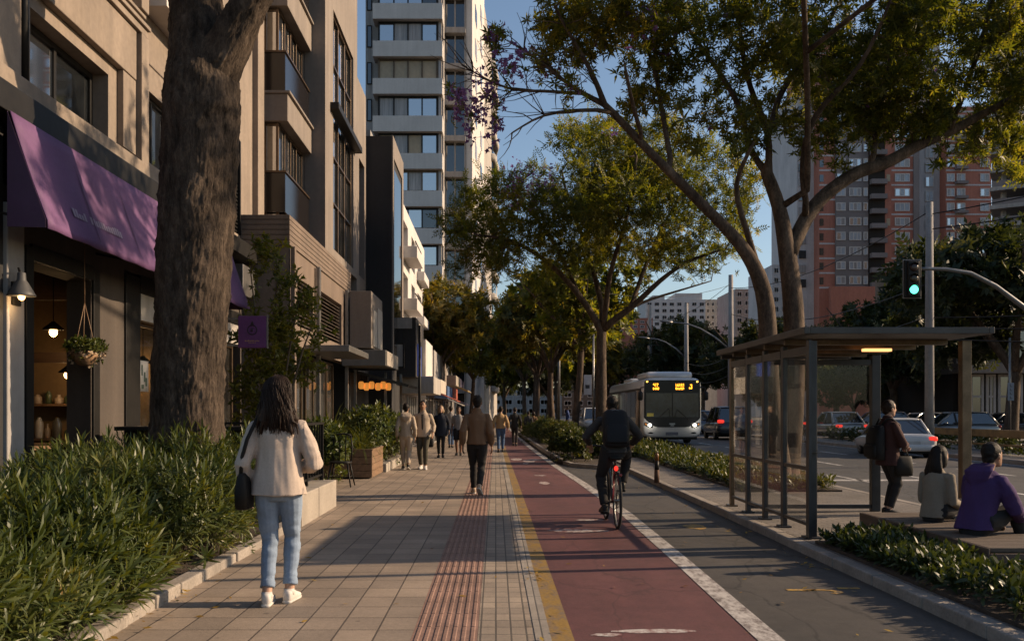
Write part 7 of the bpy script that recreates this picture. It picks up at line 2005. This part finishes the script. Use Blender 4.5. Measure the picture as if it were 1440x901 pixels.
grow_tree('street_tree', 'broad umbrella-crowned tree in the median just left of the bus', 'tree', (3.42, 30, .05), limbsM, blM, 3300, FAN[:1] + FRD, canopy, bark_b, 14, (.9, 1.5), 21, .42, .55, 2.4,
          tip=.007, leaf_r=.03, bloom=bloomM, group='trees along the avenue', clump=.92, cs=.5, nmax=10)


def umbrella_limbs(x, y, h_fork, h, rad, r0, seed, lean=(0, 0), n=5):
    rg = random.Random(seed)
    fork = Vector((x + lean[0], y + lean[1], h_fork))
    L = [([Vector((x, y, -.1)), Vector((x, y, .5)).lerp(fork, .1), Vector((x, y, 0)).lerp(fork, .55) + Vector((rg.uniform(-.15, .15), 0, 0)), fork], [r0 * 1.45, r0 * 1.1, r0, r0 * .92], None)]
    for i in range(n):
        a = 2 * math.pi * (i + rg.uniform(-.25, .25)) / n; t = rg.uniform(.6, .95)
        e = Vector((x + math.cos(a) * rad * t, y + math.sin(a) * rad * t, h - rg.uniform(.6, 1.6)))
        m = fork.lerp(e, .45) + Vector((0, 0, rg.uniform(.1, .5)))
        q = fork.lerp(e, .2) + Vector((0, 0, .25))
        L.append(([fork, q, m, e], [r0 * .6, r0 * .5, r0 * .38, r0 * .16], 0))
    return L


def crown_blobs(x, y, zlo, zhi, rad, seed, k=8):
    rg = random.Random(seed); out = []
    for i in range(k):
        a = 2 * math.pi * i / k + rg.uniform(-.4, .4); q = rad * rg.uniform(.35, .72)
        out.append(((x + math.cos(a) * q, y + math.sin(a) * q, rg.uniform(zlo + .3 * (zhi - zlo), zlo + .75 * (zhi - zlo))), (rad * .42, rad * .42, (zhi - zlo) * rg.uniform(.22, .36)), 1))
    out.append(((x, y, zhi - (zhi - zlo) * .28), (rad * .5, rad * .5, (zhi - zlo) * .28), 1))
    return out

AV = 'trees along the avenue'
p1 = grow_tree('street_tree', 'slender curving median tree next beyond the broad umbrella tree', 'tree', (4.0, 47, .05), umbrella_limbs(4.0, 47, 4.4, 9.2, 4.2, .17, 5, (.35, 0)), crown_blobs(4, 47, 4.6, 9.4, 4.2, 5), 900,
               BIG, canopy, bark_b, 6, (.9, 1.5), 5, .5, .75, 3, tip=.011, leaf_r=.05, group=AV, clump=.8, cs=.35, nmax=9)
p2 = grow_tree('street_tree', 'golden-leaved median tree third beyond the bus', 'tree', (3.55, 58, .05), umbrella_limbs(3.55, 58, 3.8, 9.5, 4.6, .19, 8, (-.1, 0), 6), crown_blobs(3.55, 58, 4.4, 9.8, 4.6, 9), 900,
               BIG, canopy_gold, bark_b, 6, (1., 1.5), 8, .5, .75, 3, tip=.011, leaf_r=.05, group=AV, clump=.8, cs=.35, nmax=9)
p3 = grow_tree('roadside_tree', 'dark dense tree across the road behind the concrete pole', 'tree', (24.5, 44, .05), umbrella_limbs(24.5, 44, 3.2, 10.4, 6.0, .3, 12, (.2, 0), 6), crown_blobs(24.5, 44, 3.6, 10.6, 6.0, 12, 10), 1300,
               BIG, canopy_dark, bark_b, 6, (1.2, 1.9), 12, .6, .85, 3.4, tip=.013, leaf_r=.06, group='trees across and beyond the road', clump=.85, cs=.3, nmax=9)


def again(src, x, y, rz, s, label, group=None, zs=1.):
    o = copy_tree(src); o.location = (x, y, src.location.z); o.rotation_euler = (0, 0, rz); o.scale = (s, s, s * zs)
    o['label'] = label
    if group: o['group'] = group
    return o

for i, (src, x, y, rz, s, lab) in enumerate([
    (p1, 4.2, 68, 2.1, 1.05, 'median tree in the long row, behind the double-armed lamp post'),
    (p2, 3.5, 79, 4.0, 1.1, 'median tree in the long row, right over the far walkers'),
    (p1, 3.8, 92, 1.1, 1.2, 'median tree last but one in the long row down the bike lane'),
    (p2, 3.4, 108, 5.2, 1.25, 'farthest median tree closing the long row down the bike lane'),
    (p2, -3.1, 47, 1.4, .82, 'yellowish pavement tree in front of the tower foot, nearest on the shop side'),
    (p1, -2.7, 56, 3.3, .8, 'pavement tree on the shop side, second in from the tower foot'),
    (p1, -1.9, 68, .4, .85, 'farther pavement tree on the shop side before the white tower edge'),
]): again(src, x, y, rz, s, lab, AV)
DG = 'trees across and beyond the road'
for i, (src, x, y, rz, s, lab) in enumerate([
    (p3, 31.5, 38, 1.2, 1.0, 'dark tree at the picture edge before the grey balcony block'),
    (p3, 26, 60, 2.6, .86, 'dark tree across the road under the red tower, nearer one'),
    (p3, 36, 66, .5, .95, 'dark tree across the road between the pole and the balcony block'),
    (p3, 22.5, 76, 4.1, .86, 'dark tree across the road seen over the shelter roof'),
    (p3, 17.5, 88, 5.0, .98, 'dark tree beyond the bus, in line with the second lamp post'),
    (p3, 34, 92, 3.3, 1.0, 'far dark tree at the foot of the red tower'),
    (p3, 14.5, 120, 2.0, 1.0, 'far dark tree straight above the bus roof'),
    (p3, 25, 112, 1.0, 1.1, 'far dark tree between the white blocks and the shelter'),
    (p2, 10.5, 98, .9, 1.0, 'far golden tree just left of the bus roof hatch'),
    (p2, 11.5, 135, 2.9, 1.3, 'farthest golden tree in front of the low red brick block'),
    (p1, 7.5, 112, 2.2, 1.15, 'far tree in the gap between the umbrella tree trunk and the bus'),
    (p1, 1.2, 118, 4.4, 1.0, 'far tree standing where the bike lane meets the pale far building'),
    (p2, -2.2, 126, 3.6, 1.05, 'far tree standing where the sidewalk meets the pale far building'),
    (p3, 1.5, 150, 2.4, 1.05, 'far dark tree closing the view above the bike lane'),
    (p3, -6, 165, 1.4, 1.15, 'far dark tree closing the view above the sidewalk'),
    (p3, 9, 160, .4, 1.1, 'far dark tree closing the view left of the umbrella tree trunk'),
    (p3, 25.5, 66, .4, .45, 'young dark tree low behind the middle glass of the shelter'),
    (p3, 21.0, 70, 2.4, .48, 'young dark tree low behind the left glass of the shelter'),
    (p3, 30.5, 68, 3.4, .5, 'young dark tree low behind the waiting woman'),
    (p3, 36.5, 74, 5.1, .5, 'young dark tree low behind the concrete pole'),
    (p3, 46, 84, 2.4, 1.05, 'far dark tree right of the red tower foot'),
]): again(src, x, y, rz, s, lab, DG)

# ------------------------------------------------------------------ hedges and shrubs
HG = 'strap-leaved hedge along the shop front'
shrub('hedge', 'nearest strap-leaved hedge mass, cut by the lower picture corner', 'hedge', (-3.7, 5.2, .05),
      [((-3.85, 5.2, .36), (1.25, 1.7, .50), 3300), ((-3.12, 6.2, .3), (.58, .7, .44), 1200), ((-3.9, 6.6, .36), (.9, .8, .48), 700), ((-3.3, 4.2, .35), (.75, .9, .5), 500), ((-2.82, 5.7, .2), (.33, 1.6, .3), 700)], SH, hedge_leaf, .5, 1.0, 1, HG, 90, lump=.5, shell=.5, ls=1.7)
shrub('hedge', 'farther strap-leaved hedge mass wrapped round the foot of the thick trunk', 'hedge', (-3.5, 9, .05),
      [((-3.5, 9.0, .42), (.92, 1.35, .56), 2400), ((-2.93, 8.8, .32), (.38, 1.1, .46), 1000), ((-3.3, 10.4, .46), (.75, .95, .56), 800)], SH, hedge_leaf, .5, 1.0, 2, HG, 70, lump=.45, shell=.5, ls=1.7)

# low planting by the bench: one carpet of small shrubs, plus the clumps one can tell apart
P, D = [], []
rng = np.random.default_rng(5)
for _ in range(2000):
    yy = rng.uniform(4.5, 9.4); xx = rng.uniform(3.34, 4.05 if yy > 7.4 else 5.2)
    hgt = (.04 + (.10 if yy > 6.9 else .2) * (.5 + .5 * mnoise.noise(Vector((xx * 1.7, yy * 1.7, 3))))) * min(1, (xx - 3.2) * 4)
    P.append((xx, yy, .1 + hgt * rng.uniform(.5, 1))); D.append((rng.normal() * .5 - .15, rng.normal() * .5 - .2, 1))
o = scatter_mesh('ground_cover', LOWS, P, D, .55, .95, low_leaf, None, 6); tag(o, 'low glossy shrubs filling the bed before the wooden bench', 'ground cover', kind='stuff')
P, D = [], []
for _ in range(2200):
    yy = rng.uniform(15.6, 26.8); xx = rng.uniform(4.15, 5.8)
    hgt = .03 + .13 * (.5 + .5 * mnoise.noise(Vector((xx * 1.3, yy * .8, 8))))
    P.append((xx, yy, .1 + hgt * rng.uniform(.4, 1))); D.append((rng.normal() * .5, rng.normal() * .5 - .2, 1))
o = scatter_mesh('ground_cover', LOWS + SMALL[:1], P, D, .8, 1.3, bush_leaf, None, 7); tag(o, 'low green ground cover in the bed between path and road', 'ground cover', kind='stuff')
P, D = [], []
for _ in range(2600):
    yy = 27 + 40 * rng.random() ** 1.5; xx = rng.uniform(1.95 if yy > 30 else 2.4, 6.0)
    if 2.55 < xx < 3.2 and yy > 31: continue
    hgt = (.15 + .4 * max(0, mnoise.noise(Vector((xx * .9, yy * .5, 2))) + .3)) * (.3 if xx > 3.9 else 1)
    P.append((xx, yy, .05 + hgt * rng.uniform(.4, 1))); D.append((rng.normal() * .5, rng.normal() * .5 - .2, 1))
o = scatter_mesh('ground_cover', LOWS, P, D, 1.1, 1.9, bush_leaf, None, 8); tag(o, 'rough low planting along the median between the tree trunks', 'ground cover', kind='stuff')

BG = 'clipped bushes in the median'
for i, (x, y, rx, ry, h, lab) in enumerate([
    (2.1, 25.6, .52, .6, .78, 'round clipped bush beside the bike lane, the one nearest the cyclist'),
    (2.85, 27.4, .55, .6, .72, 'clipped bush just behind the round one beside the bike lane'),
    (3.6, 29.2, .7, .8, .62, 'low bush at the foot of the broad umbrella tree'),
    (2.35, 33.5, .7, 1.2, .95, 'taller bush in the median in front of the slender tree trunk'),
    (2.0, 41, .8, 1.4, .9, 'bush edging the bike lane under the row of trees'),
    (3.9, 34.5, .6, 1.0, .6, 'bush between the slender trunk and the bus'),
    (2.2, 52, 1.1, 2., 1.1, 'farthest bush edging the bike lane'),
]): shrub('bush', lab, 'bush', (x, y, .05), [((x, y, h * .42), (rx, ry, h * .6), 800)], SMALL, bush_leaf, .9, 1.4, 30 + i, BG, 6, lump=.22, shell=.35)


# shrub with airy foliage in front of the brown podium (slim branches, small leaves)
def airy(name, label, cat, base, limbs, blobs, n, tpl, m, ls, seed, step=.2, group=None, per=3):
    o = grow_tree(name, label, cat, base, limbs, blobs, n, tpl, m, stem_m, per, ls, seed, step, .27, 1.6, tip=.004, leaf_r=.02, group=group, clump=.72, cs=1.3, nmax=6)
    for c in o.children:
        if c.name.startswith('trunk'): c.name = 'stem'
        elif c.name.startswith('crown'): c.name = 'foliage'
    return o
Y = 16
lb = []
for a, bx, by in ((372, 350, 360), (384, 390, 345), (392, 425, 400), (398, 450, 430), (366, 335, 430)):
    lb.append(([at(a, 690, Y), at(a, 600, Y), at((a + bx) / 2, (600 + by) / 2 - 20, Y), at(bx, by, Y + (bx % 5) * .1)], [.03, .025, .018, .008], None))
airy('tall_shrub', 'tall airy shrub with small bright leaves climbing before the brown podium', 'shrub', (at(383, 690, Y).x, Y, 0), lb,
     [Wb(375, 400, Y, 38, 70, .5, 1), Wb(395, 480, Y, 48, 70, .6, 1), Wb(370, 540, Y, 38, 70, .5, 1), Wb(425, 420, Y, 30, 35, .4, .9), Wb(425, 510, Y, 35, 30, .4, .8), Wb(350, 470, Y, 22, 60, .4, .9), Wb(455, 470, Y, 18, 14, .3, .8), Wb(372, 345, Y, 14, 25, .3, .8)],
     1300, SMALL, leaf_mat('airy_leaf', [(0, (.03, .045, .01)), (.5, (.10, .115, .022)), (1, (.26, .22, .04))], trans=.45, clump=2, tcol=(1.9, 1.7, .5)), (1.1, 1.8), 41, per=5)


def blade_plant(name, label, cat, base, n, L, W, m, seed, group=None, spread=1.0, z0=0.):
    """arching blades from one crown"""
    rg = random.Random(seed); vs, fs = [], []
    for i in range(n):
        a = rg.uniform(0, 6.283); th = spread * rg.random() ** .8; l = L * rg.uniform(.55, 1.1); w_ = W * rg.uniform(.7, 1.1)
        h = Vector((math.cos(a), math.sin(a), 0)); s = Vector((-math.sin(a), math.cos(a), 0))
        p = Vector(base) + Vector((rg.uniform(-.06, .06), rg.uniform(-.06, .06), z0)); k = 6; b = len(vs)
        for j in range(k + 1):
            t = j / k; ww = w_ * (1 - t) ** .6 * (.6 + .8 * t if t < .4 else .92) / 2 + .0005
            vs += [tuple(p - s * ww), tuple(p + s * ww)]
            ang = th + t * (1.1 + th) * .75
            p = p + (h * math.sin(ang) + Vector((0, 0, 1)) * math.cos(ang)) * l / k
        fs += [(b + 2 * j, b + 2 * j + 1, b + 2 * j + 3, b + 2 * j + 2) for j in range(k)]
    o = np_mesh(name, vs, fs, m, None, off=base)
    return tag(o, label, cat, group)
PG = 'arching strap-leaf plants on the terrace'
blade_plant('strap_plant', 'tall plumy strap-leaf plant behind the black bistro chair', 'plant', (-3.45, 19.2, .55), 170, 1.25, .035, grass_leaf, 1, PG, .9)
blade_plant('strap_plant', 'strap-leaf plant at the railing corner behind the woman in the cream jacket', 'plant', (-3.5, 15.2, .1), 130, 1.15, .032, grass_leaf, 2, PG, 1.0)
blade_plant('strap_plant', 'drooping strap-leaf plant at the near end of the wooden planter', 'plant', (-2.95, 20.0, .56), 120, .8, .028, grass_leaf, 3, PG, 1.3)
blade_plant('strap_plant', 'low strap-leaf plant at the far end of the wooden planter', 'plant', (-3.0, 21.1, .56), 110, .7, .03, grass_leaf, 4, PG, 1.25)
SG = 'leafy shrubs edging the pavement past the planter'
for i, (x, y, rx, ry, h, lab) in enumerate([(-3.25, 22.6, .6, .9, 1.35, 'leafy shrub in the stone-edged bed right behind the wooden planter'), (-2.95, 24.2, .55, .8, 1.1, 'leafy shrub in the stone-edged bed beside the couple in cream tops'),
                                            (-3.5, 18.3, .5, .6, 1.0, 'leafy shrub between the bistro chair and the podium posts'), (-3.9, 13.4, .5, .8, .95, 'leafy shrub inside the black terrace railing'), (-3.3, 26.8, .6, 1.0, 1.2, 'leafy shrub under the slanted cafe canopy')]):
    shrub('shrub', lab, 'shrub', (x, y, .02), [((x, y, h * .45), (rx, ry, h * .6), 560)], SMALL + LOWS[:2], hedge_leaf, 1.0, 1.6, 60 + i, SG, 8, lump=.3, shell=.45)
